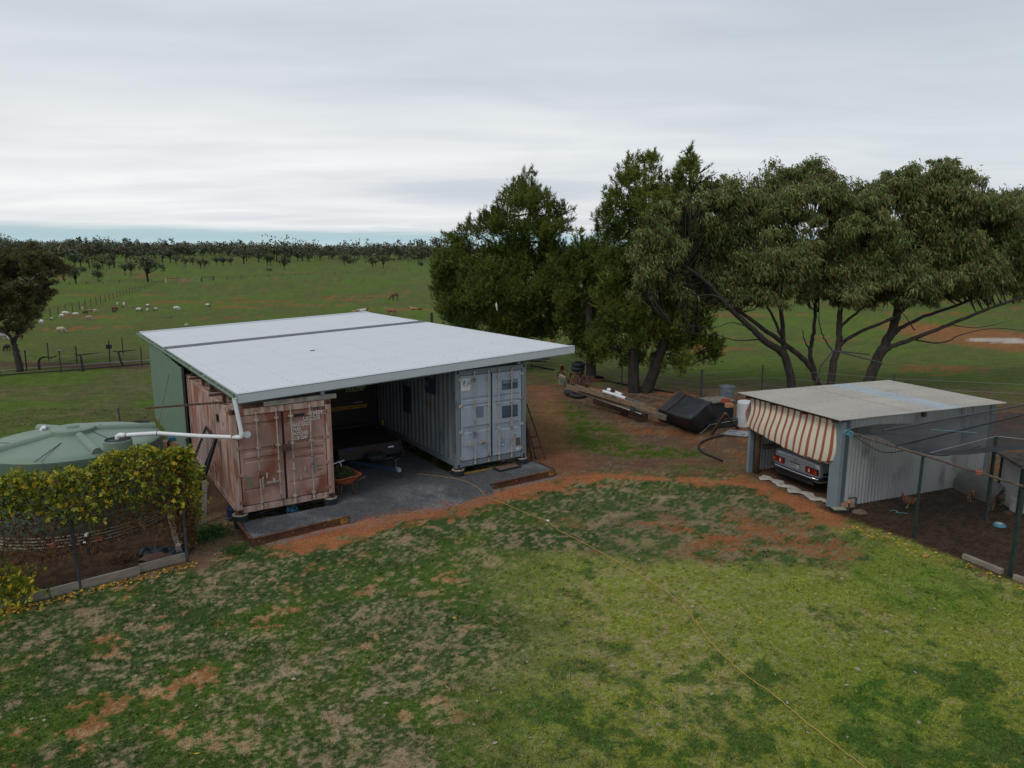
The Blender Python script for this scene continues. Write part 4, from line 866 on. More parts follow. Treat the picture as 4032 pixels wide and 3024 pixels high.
# corrugated ring, bricks, tap
q = MB(); R2 = TRd+.22
q.grid(90, 50, lambda u, v: ((R2+.034*math.cos(v*5*2*PI))*math.cos(-PI*1.02+u*PI*1.15), (R2+.034*math.cos(v*5*2*PI))*math.sin(-PI*1.02+u*PI*1.15), -.02+.38*v))
rgk = q.obj('corrugated_ring', mat('weathered ring', (.24,.215,.16), (.18,.16,.12), 2, .8), None, smooth=True, fix=False); rgk.location = (TX, TY, 0); tag(rgk, 'curved corrugated iron edging round the foot of the tank', 'edging')
q = MB().lathe([(TRd+.2,-.02),(TRd+.2,.24),(0,.24)], 48).obj('tank_base_fill', mat('dark sand', (.10,.07,.05), (.06,.045,.035), 8, .95)); q.location = (TX, TY, 0); tag(q, kind='structure')
for px, py in ((203,2144),(387,2117)):
    p = W(px, py, .32); b_ = MB().box(-.07,.07,-.05,.05,0,.08).obj('brick', mat('brick red', (.30,.09,.06))); b_.location = (p.x, p.y+.06, .24); tag(b_, 'red brick on the tank ring, '+('left one' if px < 300 else 'right one near the tap'), 'brick', 'bricks on the tank ring')
p = W(350, 2170, .1); tp = empty('tank_tap', (p.x, p.y, 0), 0, 'white and black tap fitting at the foot of the tank', 'tap'); MB().tube([(0,.1,.42),(0,-.02,.42),(0,-.02,.0)], .03, 8).obj('pipe', M_pot, tp); MB().tube([(-.1,0,.30),(.02,0,.30)], .02, 8).obj('valve', M_pvc, tp); MB().box(-.03,.03,-.05,.02,.46,.52).obj('handle', M_pvc, tp)
# tyres and rubbish behind the tank
for i, (px, py, z_, lb) in enumerate(((560,1690,.0,'lower black tyre behind the tank'),(552,1690,.2,'upper black tyre of the pile behind the tank'),(598,1722,.0,'black tyre nearest the green wall behind the tank'))):
    p = W(px, py, .1); q = MB().torus((0,0,.1), .24, .1, 24, 8).obj('old_tyre', M_tyre, smooth=True); q.location = (p.x, p.y, z_); tag(q, lb, 'tyre', 'tyres behind the tank')
p = W(640, 1775, 0); q = MB()
rg = random.Random(9)
for (x, y, a_, h) in ((0,0,.2,.34),(.5,.1,-.3,.28),(.25,.4,.5,.4)):
    cb = MB()
    cb.M = Matrix.Rotation(a_, 4, 'Z'); cb.box(-.2,.2,-.16,.16,0,h); o_ = cb.obj('cardboard_box', mat('brown board', (.22,.12,.075), (.15,.08,.05), 5, .9) if h < .38 else plain('blue carton', (.03,.14,.22))); o_.location = (p.x+x, p.y+y, 0); tag(o_, {.34:'open brown carton between the tank and the green wall', .28:'low brown carton beside the green wall', .4:'blue carton among rubbish by the green wall'}[h], 'box')
p = G(468, 1665); q = MB().lathe([(.07,0),(.06,.62),(0,.63)], 9).obj('stump_post', M_oldtim); q.location = p; tag(q, 'short old timber post standing beyond the tank', 'post')

# ------------------------------------------------------------------ creeper fence in front of the tank
F0, F1 = Vector((-9.75, 12.25, 0)), Vector((-7.10, 14.45, 0)); FL = F0-(F1-F0)*.9; F2 = Vector((-7.72, 16.3, 0))
vf = empty('creeper_fence', F1, 0, 'wire fence smothered in yellow and green creeper in front of the water tank', 'fence'); rl = lambda p: Vector(p)-F1
Hf = 2.25
fp = [F1+Vector((-.02, .02, 0)), Vector((-8.58,13.10,0)), Vector((-10.1, 11.9, 0)), F2]
for i, p in enumerate(fp):
    h = 1.30 if i == 0 else (1.45 if i == 1 else Hf)
    if i == 0: p = p+Vector((.10, -.10, 0))
    po = MB().beam(rl(p), rl(p)+Vector((-.03 if i == 1 else 0, 0, h)), .05, .035).obj('post', M_steel, vf)
    if i == 0: MB().lathe([(.045,h-.06),(.045,h+.05),(0,h+.06)], 10).obj('cap', plain('yellow cap', (.75,.62,.03)), po, loc=tuple(rl(p)))
def chick(A, Bv, z0, z1, cell=.055, r=.0016, sag=0):
    """hexagon wire between the ground points A and Bv, as flat wires"""
    A, Bv = Vector(A), Vector(Bv); L_ = (Bv-A).length; d = (Bv-A)/L_; nrm = d.cross(k_).normalized(); q = MB(); nx_ = int(L_/cell); nz_ = int((z1-z0)/(cell*.8660))
    def pt(i, j): return A+d*((i+(.5 if j % 2 else 0))*cell)+k_*(z0+j*cell*.866)
    for j in range(nz_+1):
        for i in range(nx_):
            p = pt(i, j)
            if j % 2 == 0 or True:
                a_ = p+k_*cell*.16; b_ = p-k_*cell*.16
                segs = [(a_, b_)]
                if j < nz_:
                    for s_ in (-1, 1):
                        segs.append((a_, p+d*s_*cell*.5+k_*(cell*.866-cell*.16)))
                for s0, s1 in segs:
                    e = (s1-s0).normalized().cross(nrm)*r
                    n_ = len(q.v); q.v += [tuple(s0-e), tuple(s0+e), tuple(s1+e), tuple(s1-e)]; q.f.append((n_, n_+1, n_+2, n_+3)); q.mi.append(0)
    return q
M_wire = plain('black netting wire', (.02,.022,.022), .7)
chick(rl(FL), rl(F1), .0, 1.5, .06, .0007).obj('netting', M_wire, vf, fix=False); chick(rl(F1), rl(F2), 0, 1.5, .06, .0007).obj('netting', M_wire, vf, fix=False)
for z_ in (2.3, 1.5, .8): MB().tube([rl(FL)+k_*z_, rl(F1)+k_*z_*.97, rl(F2)+k_*z_], .006, 5).obj('wire', M_steel, vf)
# creeper
vn = empty('creeper', F1, 0, 'yellow green creeper hanging over the wire fence with dead brown stems beneath', 'creeper')
rg = np.random.default_rng(21)
def alongf(n, t):
    """point on the fence line, t 0 far left to 1 at the corner, over 1 round the corner"""
    A, B2, C2 = np.array(FL), np.array(F1), np.array(F2); t = t[:, None]
    return np.where(t < 1, A+(B2-A)*t, B2+(C2-B2)*(t-1))
def topz(t): return 2.44+.12*sstep(.9,.5,t)+.10*np.sin(t*9)+.08*np.sin(t*23+1)+.10*np.exp(-((t-.93)/.10)**2)-.75*sstep(1.02, 1.5, t)+.05*np.sin(t*57)
def vinepts(n):
    t = rg.uniform(.25, 1.55, n); cl_ = fbm(t*9, np.zeros(n), 1.0, 41, 3)
    u = rg.random(n)**1.7
    low = 1.25-1.15*cl_; depth = u*(.35+1.1*low); z = topz(t)-depth+rg.normal(0, .03, n)
    p = alongf(n, t); th_ = .16+.18*rg.random(n); off = rg.normal(0, 1, n)*.13+(.06)
    nrm = np.where((t < 1)[:, None], np.array([[.64,-.77,0]]), np.array([[.95,.3,0]]))
    pos = p+nrm*off[:, None]; pos[:, 2] = z; return pos, t, nrm, depth
def palm(rg, s=1.0, m=5):
    q = MB()
    for k in range(m):
        a_ = (k-(m-1)/2)*.62+rg.normal(0, .1); L_ = s*(.085 if abs(k-(m-1)/2) < 1.2 else .06); dz = rg.uniform(-.03, .01)
        c_, s_ = math.sin(a_), math.cos(a_)
        v = [(0,0,0), (c_*L_*.5-s_*L_*.24, s_*L_*.5+c_*L_*.24, .008), (c_*L_, s_*L_, dz), (c_*L_*.5+s_*L_*.24, s_*L_*.5-c_*L_*.24, .008)]
        q.add([tuple(x*1 for x in w_) for w_ in v], [(0,1,2,3)])
    return q
Mv = [mat('creeper leaf '+n_, c1, c2, 12, .5) for n_, c1, c2 in (('green', (.16,.20,.025), (.22,.25,.03)), ('lime', (.34,.33,.04), (.24,.25,.035)), ('yellow', (.55,.38,.03), (.46,.32,.03)))]
mesh_leaf = [palm(rg, s).mesh('leaf', False, False) for s in (1.0, 1.2, 1.1)]
for me_, m_ in zip(mesh_leaf, Mv): me_.materials.append(m_)
pos, t_, nrm, dep = vinepts(300)
for i in range(300):
    k = int(rg.choice(3, p=[.42,.38,.20])); o = bpy.data.objects.new('leaf', mesh_leaf[k]); C.objects.link(o); o.parent = vn
    o.location = Vector(pos[i]+nrm[i]*.14*rg.random())-F1; dr = Vector(nrm[i]+rg.normal(0, .45, 3)+np.array([0,0,.5])); o.rotation_euler = dr.to_track_quat('Z', 'Y').to_euler(); o.rotation_euler.rotate_axis('Z', float(rg.uniform(2.0, 4.2)))
cols = np.array([[.12,.16,.02],[.26,.29,.03],[.44,.41,.04],[.60,.42,.03]])
def bulk(n, pos, nrm, size, cols, p):
    m = 5; P = np.repeat(pos, m, 0)+rg.normal(0, .012, (n*m, 3)); fr = unit(nrm+rg.normal(0, .6, (n, 3)))
    D = np.repeat(fr*.4, m, 0)+rg.normal(0, .8, (n*m, 3)); D[:, 2] -= .25
    c = np.repeat(cols[rg.choice(len(cols), n, p=p)]*rg.uniform(.6, 1.25, (n, 1)), m, 0)
    return leaves(P, D, rg.uniform(.6, 1.1, n*m)*size, rg.uniform(.35, .55, n*m)*size, c)
pos, t_, nrm, dep = vinepts(4600)
parts = [bulk(len(pos), pos, nrm, .085, cols, [.36,.31,.22,.11])]
n = 5200; t_ = rg.uniform(.25, 1.5, n); p = alongf(n, t_); p[:, 2] = topz(t_)-rg.uniform(.25, 1.75, n); p += rg.normal(0, .08, (n, 3)); parts.append(bulk(n, p, np.zeros((n, 3)), .06, np.array([[.20,.095,.035],[.11,.06,.03],[.30,.17,.07]]), [.4,.4,.2]))
n = 260; p = np.array(F0)+np.c_[rg.normal(.25, .28, n), rg.normal(.25, .22, n), np.abs(rg.normal(.35, .2, n))]; parts.append(bulk(n, p, np.tile([.6,-.7,.3], (n, 1)), .10, cols, [.3,.3,.2,.2]))
tag(link('foliage', npmesh('foliage', *joinnp(parts)), leafmat('creeper foliage', .6, .15, trans=.25), vn, loc=tuple(-F1)), kind='stuff')
q = MB(); rq = random.Random(3)
for i in range(300):
    t0 = rq.uniform(.3, 1.5); A = alongf(1, np.array([t0]))[0]; z = float(topz(np.array([t0]))[0])-rq.uniform(.0, .9); P_ = Vector((A[0], A[1], z)); pts = [P_-F1]
    for s_ in range(6): P_ = P_+Vector((rq.gauss(0,.09), rq.gauss(0,.09), -rq.uniform(.0,.30))); pts.append(P_-F1)
    q.tube(pts, rq.uniform(.002,.005), 3, False)
tag(q.obj('dead_stems', mat('dead vine stem', (.16,.10,.06), (.10,.065,.04), 8, .9), vn), kind='stuff')
# sleepers along the fence foot
M_slp = mat('grey sleeper', (.27,.235,.18), (.19,.165,.13), 3, .9, stretch=(1,1,4), bump=.3)
d_ = (F1-FL).normalized(); L_ = (F1-FL).length; off = d_.cross(k_)*.07
for i, (s0, s1, lb) in enumerate(((0, L_-2.52, 'long grey sleeper at the left end of the creeper fence'), (L_-2.5, L_-.92, 'grey sleeper in the middle under the creeper fence'), (L_-.90, L_, 'short grey sleeper at the corner of the creeper fence'))):
    q = MB().beam(FL+d_*s0+off*(1.0 if i < 2 else -.3)+k_*.07, FL+d_*s1+off*(1.0 if i < 2 else -.3)+k_*.07, .06, .19).obj('sleeper', M_slp); tag(q, lb, 'sleeper', 'sleepers under the creeper fence')
# clutter inside that bed
n = 1500; p0_ = W(480, 2205); pp = np.array(p0_)+np.c_[rg.normal(0,.13,n), rg.normal(0,.10,n), np.abs(rg.normal(.03,.04,n))]
V_, F_, K_ = leaves(pp, np.c_[rg.normal(0,1,(n,2)), rg.uniform(0,.5,n)], rg.uniform(.05,.12,n), rg.uniform(.006,.012,n), np.array([.13,.075,.045])*rg.uniform(.5,1.4,(n,1))); tag(link('dry_clippings', npmesh('dry_clippings', V_, F_, K_), MLEAF), 'small heap of brown dry clippings inside the creeper fence', 'clippings', kind='stuff')
p = W(630, 2200); q = MB().grid(16, 8, lambda u, v: (p.x-.42+.84*u, p.y-.15+.3*v, .02+.12*math.sin(PI*u)*math.sin(PI*v)+.012*math.sin(u*19+v*7))).obj('soil_mound', mat('red brown heap', (.15,.08,.055), (.11,.06,.04), 20, .95, bump=.4), smooth=True); tag(q, 'low mound of red brown soil inside the fence corner', 'soil', kind='stuff')
q = MB().grid(24, 8, lambda u, v: (p.x-.55+1.1*u, p.y+.08+.45*v, .04+.10*abs(math.sin(u*9+v*3))*math.sin(PI*v)+.03*math.sin(u*31))).obj('dark_plastic', mat('dark sheet', (.012,.02,.026), (.02,.028,.035), 5, .35), smooth=False); tag(q, 'crumpled dark plastic sheet behind the soil mound', 'plastic sheet')
p = W(705, 2180); q = MB().grid(6, 8, lambda u, v: (p.x-.04+.10*u+.03*math.sin(v*9), p.y+.02*math.sin(v*14+u*5), .02+.28*v)).obj('white_scrap', M_pvc); tag(q, 'torn white plastic scrap at the fence corner post', 'plastic scrap')
q = MB().beam(W(690, 2130, .0)+Vector((-.12,.1,.6)), W(708, 2190, 0)+k_*.1, .12, .03).obj('board', M_oldtim); tag(q, 'leaning grey board at the fence corner', 'board')
def bush(p, r, h, n, col, label, name='weed_clump', size=.05):
    P = np.array(p)+np.c_[rg.normal(0, r*.45, (n, 2)), np.abs(rg.normal(0, h*.4, n))]; D = np.c_[rg.normal(0,1,(n,2)), rg.uniform(-.1,1,n)]
    return tag(link(name, npmesh(name, *leaves(P, D, rg.uniform(.6,1.3,n)*size, rg.uniform(.3,.6,n)*size, np.array(col)*rg.uniform(.5,1.5,(n,1)))), MLEAF), label, 'plant', kind=None)
bush(W(810, 2110), .55, .2, 2600, (.035,.085,.02), 'leafy dark green weed clump between the creeper and the gravel edging', size=.06)
bush(W(930, 2170), .35, .1, 900, (.04,.085,.02), 'small green weed patch at the corner of the steel edging', size=.045)
# fallen leaves
n = 420; t_ = rg.uniform(.2, 1.0, n); p = alongf(n, t_)+np.c_[np.full(n, .2)+np.abs(rg.normal(0, .12, n)), -np.full(n, .12)-np.abs(rg.normal(0,.14,n)), np.zeros(n)]
ex = [tuple(W(*q_))[:2] for q_ in ((300,2598),(350,2640),(770,2310),(760,2640),(660,2670),(1780,2440),(790,2975),(350,2640),(2900,2300))]
ex2 = [(lambda a: (10.2-2.6*a+rg.normal(0,.12), 13.2+4.0*a+rg.normal(0,.12)))(rg.random()*.8) for _ in range(110)]
px_ = np.concatenate([p[:, 0], [e[0] for e in ex+ex2], rg.uniform(-7, 8, 120)]); py_ = np.concatenate([p[:, 1], [e[1] for e in ex+ex2], 1/rg.uniform(1/17, 1/8.5, 120)])
n = len(px_); P = np.c_[px_, py_, gheight(px_, py_)+.035]; cc_ = np.array([[.42,.22,.05],[.50,.34,.04],[.25,.12,.05]])[rg.choice(3, n)]; cc_[-120:] = np.array([.30,.26,.2])
V_, F_, K_ = leaves(P, np.c_[rg.normal(0,1,(n,2)), rg.normal(0,.15,n)], rg.uniform(.05,.10,n), rg.uniform(.03,.06,n), cc_); tag(link('fallen_leaves', npmesh('fallen_leaves', V_, F_, K_), MLEAF), 'yellow and brown leaves fallen on the lawn and along the fences', 'leaves', kind='stuff')

# ------------------------------------------------------------------ yellow extension cord
cpx = [(1640,1868),(1745,1880),(1815,1893),(1872,1920),(1905,1950),(1925,1968),(1990,1990),(2040,2012),(2100,2038),(2151,2056),(2200,2095),(2290,2140),(2380,2190),(2470,2240),(2560,2295),(2650,2355),(2710,2420),(2752,2475),(2790,2530),(2860,2600),(2950,2680),(3050,2750),(3120,2810),(3200,2875),(3290,2945),(3390,3020),(3460,3080)]
pts = []
for i, (x, y) in enumerate(cpx):
    p = W(x, y, .16 if i < 3 else (.10 if i == 3 else .0)); g = float(gheight(p.x, p.y)); pts.append(Vector((p.x, p.y, max(g+.04, .185-.0*i if i < 3 else (.15 if i == 3 else g+.042)))))
def catmull(P, n=5):
    o = []
    for i in range(len(P)-1):
        a, b_, c_, d_2 = P[max(i-1,0)], P[i], P[i+1], P[min(i+2,len(P)-1)]
        for k in range(n):
            t = k/n; o.append(.5*((2*b_)+(c_-a)*t+(2*a-5*b_+4*c_-d_2)*t*t+(3*b_-a-3*c_+d_2)*t**3))
    return o+[P[-1]]
cp_ = catmull(pts, 6); rq = random.Random(2); cp_ = [q+Vector((rq.gauss(0,.008), rq.gauss(0,.008), 0)) for q in cp_]
cord = MB().tube(cp_, .0062, 6).obj('extension_cord', mat('yellow cord', (.50,.31,.07), (.42,.26,.06), 5, .5), smooth=True); tag(cord, 'yellow extension cord snaking over the lawn to the carport', 'cord')
pl = MB().lathe([(.012,0),(.02,.02),(.022,.07),(.01,.09)], 10).obj('cord_plug', M_pvc, cord); p = pts[9]; pl.location = p+k_*.015; pl.rotation_euler = (PI/2, 0, .9)
# ------------------------------------------------------------------ small corrugated iron shed with the car
ST = .377; SO = Vector((8.44, 17.68, 0)); cs, ss = math.cos(ST), math.sin(ST)
def sl(x, y, z=0): return Vector((SO.x+x*cs-y*ss, SO.y+x*ss+y*cs, z))
M_iron = mat('grey corrugated iron', (.44,.45,.455), (.34,.35,.355), 1.3, .5, .2, c3=(.13,.135,.14), s3=1.2, t3=(.60,.74), stretch=(1,1,.5))
M_sroof = mat('beige roof iron', (.385,.355,.305), (.33,.305,.265), 1.0, .6, c3=(.27,.24,.20), s3=.9, t3=(.6,.78), stretch=(.5,1,1)); M_sblue = mat('blue grey roof iron', (.355,.39,.41), (.30,.335,.36), 1.4, .55)
M_col = mat('blue grey column', (.19,.235,.26), (.16,.20,.22), 2, .6)
sh = empty('garage_shed', SO, ST, 'small corrugated iron garage shed with beige roof and striped awning', 'shed')
SL, SWd, SH = 5.62, 3.42, 2.36
def corr_wall(parent, x0, x1, y, z0, z1, m, axis='x', pitch=.12, amp=.03, name='wall_sheet', w_=.762, side=1):
    L_ = x1-x0; n_ = max(1, round(L_/w_))
    for s_ in range(n_):
        a0_, a1_ = x0+L_*s_/n_, x0+L_*(s_+1)/n_+.01; k = max(6, int(round((a1_-a0_)/pitch*4))); vs = []
        for i in range(k+1):
            u = a0_+(a1_-a0_)*i/k; d = amp*math.cos(2*PI*u/pitch)+(.003 if s_ % 2 else 0)
            for z in (z0, z1): vs.append((u, y+d, z) if axis == 'x' else (y+d, u, z))
        link(name, MB().add(vs, [(2*i, 2*i+2, 2*i+3, 2*i+1) for i in range(k)]).mesh(name, False, False), m, parent)
corr_wall(sh, .34, SL, .0, .0, SH-.02, M_iron)
corr_wall(sh, .02, SL, SWd, .0, SH-.02, M_iron)
corr_wall(sh, .02, SWd, SL, .0, SH-.02, M_iron, 'y')
# roof: corrugations run across, sheets side by side along the ridge lines
nS = 7; xs_ = np.linspace(-.30, 5.92, nS+1)
for i in range(nS):
    a0_, a1_ = xs_[i], xs_[i+1]+.02; k = int((a1_-a0_)/.0762*6); vs = []
    for j in range(k+1):
        u = a0_+(a1_-a0_)*j/k; z = 2.42+.014*math.cos(2*PI*u/.0762)+(.004 if i % 2 else 0)-.004*u
        vs += [(u, -.22, z), (u, SWd+.30, z+.0)]
    link('roof_sheet', MB().add(vs, [(2*j, 2*j+2, 2*j+3, 2*j+1) for j in range(k)]).mesh('roof_sheet', True, False), M_sblue if i == 4 else M_sroof, sh)
sc2 = MB()
for x in np.arange(-.2, 5.9, .30):
    for y in (0.05, .9, 1.75, 2.6, 3.4): z = 2.44-.004*x; sc2.add([(x-.012, y-.012, z), (x+.012, y-.012, z), (x+.012, y+.012, z), (x-.012, y+.012, z), (x, y, z+.012)], [(0,1,4),(1,2,4),(2,3,4),(3,0,4)])
tag(sc2.obj('roof_screws', plain('dark screw', (.12,.11,.10)), sh), kind='stuff')
for y in (.03, 1.1, 2.3, SWd-.1): MB().box(-.22, SL+.1, y, y+.07, 2.30, 2.40).obj('roof_beam', M_dkrust, sh)
q = MB(); q.box(-.06, .06, -.13, .20, 0, 2.34); q.obj('column', M_col, sh)
q = MB(); q.box(.062, .32, -.012, .0, 0, 2.34); q.obj('corner_flashing', mat('darker flashing', (.11,.14,.16), (.09,.115,.13), 2, .6), sh)
MB().box(-.03, .12, SWd-.12, SWd-.03, 0, 2.3).obj('column', M_col, sh); MB().lathe([(.09,0),(.085,2.3)], 12).obj('timber_post', mat('stained post', (.12,.075,.045), (.08,.05,.03), 5, .9, stretch=(1,1,.4)), sh, loc=(.16, SWd-.26, 0), smooth=True)
MB().box(SL-.02, SL+.16, -.05, .10, 0, 2.34).obj('column', M_col, sh)
for x in (2.9, .12): MB().box(x-.05, x+.05, -.10, .0, 2.22, 2.34).obj('beam_end', mat('brown beam end', (.12,.08,.06)), sh)
# inside far wall shelf bar
MB().beam((.5, SWd-.15, .75), (3.4, SWd-.15, .78), .12, .12).obj('rail', M_oldtim, sh); MB().torus((.9, SWd-.16, 1.0), .10, .035, 14, 6, 'y').obj('hanging_tyre', M_tyre, sh)
# striped awning bulging down over the opening
M_aw = bpy.data.materials.new('striped canvas'); M_aw.use_nodes = True; t = M_aw.node_tree; b = t.nodes['Principled BSDF']; b.inputs['Roughness'].default_value = .85
at_ = t.nodes.new('ShaderNodeAttribute'); at_.attribute_name = 'Col'; lk(t, at_.outputs['Color'], b.inputs['Base Color'])
nu, nv = 260, 40; UU, VV = np.meshgrid(np.linspace(0, 1, nu), np.linspace(0, 1, nv), indexing='ij')
yy = SWd*1.0-.02-(SWd-.04)*UU; 
bot = 1.36-.26*sstep(0, .75, UU)+.08*sstep(.9, 1, UU)
zz = 2.31-(2.31-bot)*VV
bul = .03+.24*np.sin(np.clip(VV, 0, 1)*PI*.62)**1.3*(np.sin(np.clip(UU*1.02, 0, 1)*PI)**.35)
fold = .020*np.sin(UU*36+VV*2)+.012*np.sin(UU*61+1)
xx = -bul-fold*VV-.02
yy = yy-.10*np.sin(VV*PI*1.1)*(1-.5*UU)-.035*np.sin(VV*6+UU*4)*VV
xx = np.where(VV > .93, xx+(VV-.93)*2.4, xx); zz = np.where(VV > .93, zz+.02*np.sin((VV-.93)/.07*PI), zz)
ph = (UU*14.6+.25) % 1.0; red_ = (ph < .34)
col = np.where(red_[..., None], np.array([.30,.080,.038]), np.array([.60,.54,.42]))*(.94+.1*fbm(UU*20, VV*8, 1, 5, 3))[..., None]
ii = np.arange(nu*nv).reshape(nu, nv); F = np.stack([ii[:-1, :-1], ii[1:, :-1], ii[1:, 1:], ii[:-1, 1:]], -1).reshape(-1, 4)
link('awning', npmesh('awning', np.stack([xx, yy, zz], -1).reshape(-1, 3), F, col.reshape(-1, 3), True), M_aw, sh)
q = MB()
q.grid(6, 30, lambda u, v: (-.02-.16*math.sin(v*PI*.8)*u+.02*math.sin(v*11), SWd-.04+.03*math.sin(v*9+u*3)*v, 2.31-.95*v))
q.obj('awning_edge', mat('canvas edge', (.36,.10,.06), (.50,.42,.34), 7, .9), sh)
# ground sheet
q = MB().grid(30, 6, lambda u, v: (-.10+.34*v+(.05*math.sin(u*11)+.05*math.sin(u*23+1.3)+.03*math.sin(u*47))*(1-v)+.06*math.sin(u*27), .35+2.45*u, .025+.018*math.sin(u*40+v*9)+.03*abs(math.sin(u*13))*(1-abs(2*v-1)))).obj('ground_sheet', mat('dirty canvas', (.46,.43,.38), (.30,.27,.23), 4, .9), smooth=True); q.location = SO; q.rotation_euler = (0,0,ST); tag(q, 'crumpled off white ground sheet under the back of the car', 'ground sheet')

# ------------------------------------------------------------------ the car
M_car = bpy.data.materials.new('silver paint'); M_car.use_nodes = True; b = M_car.node_tree.nodes['Principled BSDF']; b.inputs['Base Color'].default_value = (.46,.48,.52,1); b.inputs['Metallic'].default_value = .45; b.inputs['Roughness'].default_value = .32
M_glass = bpy.data.materials.new('dark glass'); M_glass.use_nodes = True; b = M_glass.node_tree.nodes['Principled BSDF']; b.inputs['Base Color'].default_value = (.01,.012,.014,1); b.inputs['Roughness'].default_value = .05
M_chr = bpy.data.materials.new('chrome'); M_chr.use_nodes = True; b = M_chr.node_tree.nodes['Principled BSDF']; b.inputs['Base Color'].default_value = (.75,.76,.78,1); b.inputs['Metallic'].default_value = 1; b.inputs['Roughness'].default_value = .12
M_navyb = plain('dark blue rubber', (.012,.014,.03), .5)
CY = 1.74; car = empty('silver_car', sl(.30, CY, 0), ST, 'silver sedan car backed under the striped awning of the garage shed', 'car')
hw = .89
def sec(x, z0, zt, w_b, w_t, r=.07):
    h = [(w_b*.92, z0), (w_b, z0+.10), (w_b*1.005, (z0+zt)/2), (w_t*1.0, zt-r), (w_t-.03, zt-.015), (w_t-.12, zt+.0), (w_t*.5, zt+.012)]
    return [(x, -y, z) for y, z in h]+[(x, 0, zt+.016)]+[(x, y, z) for y, z in h[::-1]]+[(x, 0, z0)]
body = MB().loft([sec(-.02,.42,.84,.80,.76), sec(.0,.38,.88,.85,.82), sec(.05,.34,.915,.88,.85), sec(.14,.32,.93,.893,.865), sec(.8,.30,.955,.895,.875), sec(1.1,.28,.96,.895,.875), sec(2.4,.26,.96,.895,.875), sec(3.6,.27,.93,.895,.87), sec(4.3,.30,.86,.88,.84), sec(4.5,.36,.80,.84,.78)]).obj('body', M_car, car, smooth=.75)
gh = MB().loft([[(x, -w_, z) for w_, z in ((wb_, zb_), (wt_, zt_))]+[(x, w_, z) for w_, z in ((wt_, zt_), (wb_, zb_))] for x, wb_, zb_, wt_, zt_ in ((1.0,.80,.95,.78,.97),(1.62,.82,.95,.63,1.38),(2.0,.84,.95,.65,1.42),(2.9,.84,.95,.64,1.40),(3.55,.80,.94,.76,.96))]).obj('cabin', M_glass, car, smooth=.5)
MB().loft([[(x, -w_, z), (x, -w_+.05, z+.03), (x, w_-.05, z+.03), (x, w_, z)] for x, w_, z in ((1.60,.64,1.372),(2.0,.66,1.412),(2.9,.65,1.395))]).obj('roof', M_car, car, smooth=.5)
for s_ in (-1, 1):
    MB().beam((1.02, s_*.80, .96), (1.62, s_*.645, 1.375), .09, .03).obj('pillar', M_car, car)
# bumper, lights, plate
bm = MB(); bs = [(-hw-.02, .55), (-hw+.02, -.02), (-.6, -.07), (0, -.085), (.6, -.07), (hw-.02, -.02), (hw+.02, .55)]
bm.tube([(x, y, .46) for y, x in bs], .055, 8).obj('bumper', M_navyb, car, smooth=True)
MB().tube([(x-.045, y*1.01, .485) for y, x in bs], .024, 6).obj('bumper_trim', M_chr, car, smooth=True)
MB().box(-.03, .02, -.72, .72, .26, .37).obj('valance', M_seal, car)
for s_ in (-1, 1):
    tlp = MB()
    for i in range(5): tlp.box(-.052, -.02, *(sorted((s_*.42, s_*.845))), .575+.032*i, .602+.032*i)
    tlp = tlp.obj('tail_light', mat('red tail lens', (.30,.012,.01), (.22,.01,.01), 20, .25, spec=.7), car)
    tlb = MB().box(-.035, .0, *(sorted((s_*.41, s_*.855))), .565, .74).obj('housing', M_navyb, tlp)
    MB().box(-.056, -.053, *(sorted((s_*.76, s_*.84))), .60, .70).obj('amber_lens', mat('amber tail lens', (.45,.10,.015), rough=.25), tlp)
    MB().box(-.057, -.054, *(sorted((s_*.53, s_*.585))), .605, .70).obj('clear_lens', M_pvc, tlp)
    MB().box(-.04, -.02, *(sorted((s_*.41, s_*.86))), .553, .565).obj('trim', M_chr, tlp)
pt = MB().box(-.045, -.035, -.185, .185, .575, .68).obj('number_plate', plain('white plate', (.55,.55,.53)), car); text('45370 H', .085, pt, M_black, (-.047, .165, .60), rot=(PI/2, 0, -PI/2), sx=.8, bold=.001)
MB().box(-.042, -.02, -.19, .19, .70, .715).obj('plate_lamp', M_navyb, car)
em = MB().torus((-.035, 0, .79), .048, .005, 20, 6, 'x')
for a_ in (90, 210, 330): em.beam((-.037, 0, .79), (-.037, .045*math.cos(math.radians(a_)), .79+.045*math.sin(math.radians(a_))), .008, .006)
em.obj('star_emblem', M_chr, car)
text('280 E', .07, car, M_chr, (-.028, .80, .80), rot=(PI/2, 0, -PI/2), sx=.9)
MB().tube([(.02, -.87, .93), (.9, -.885, .965)], .0035, 4).obj('boot_gap', M_seal, car)
for s_ in (-1, 1):
    MB().beam((.12, s_*.905, .60), (4.2, s_*.905, .60), .03, .06).obj('side_rub_strip', M_navyb, car)
    for x in (1.0, 3.75):
        wl = MB().torus((x, s_*.78, .31), .22, .10, 22, 8, 'y').obj('wheel', M_tyre, car, smooth=True); MB().lathe([(.19,-.04),(.17,.04)], 16).obj('hub_cap', M_galv, wl, loc=(x, s_*.84, .31), rot=(PI/2,0,0))
MB().box(1.2, 3.9, -.80, -.895, .66, .662) if False else None

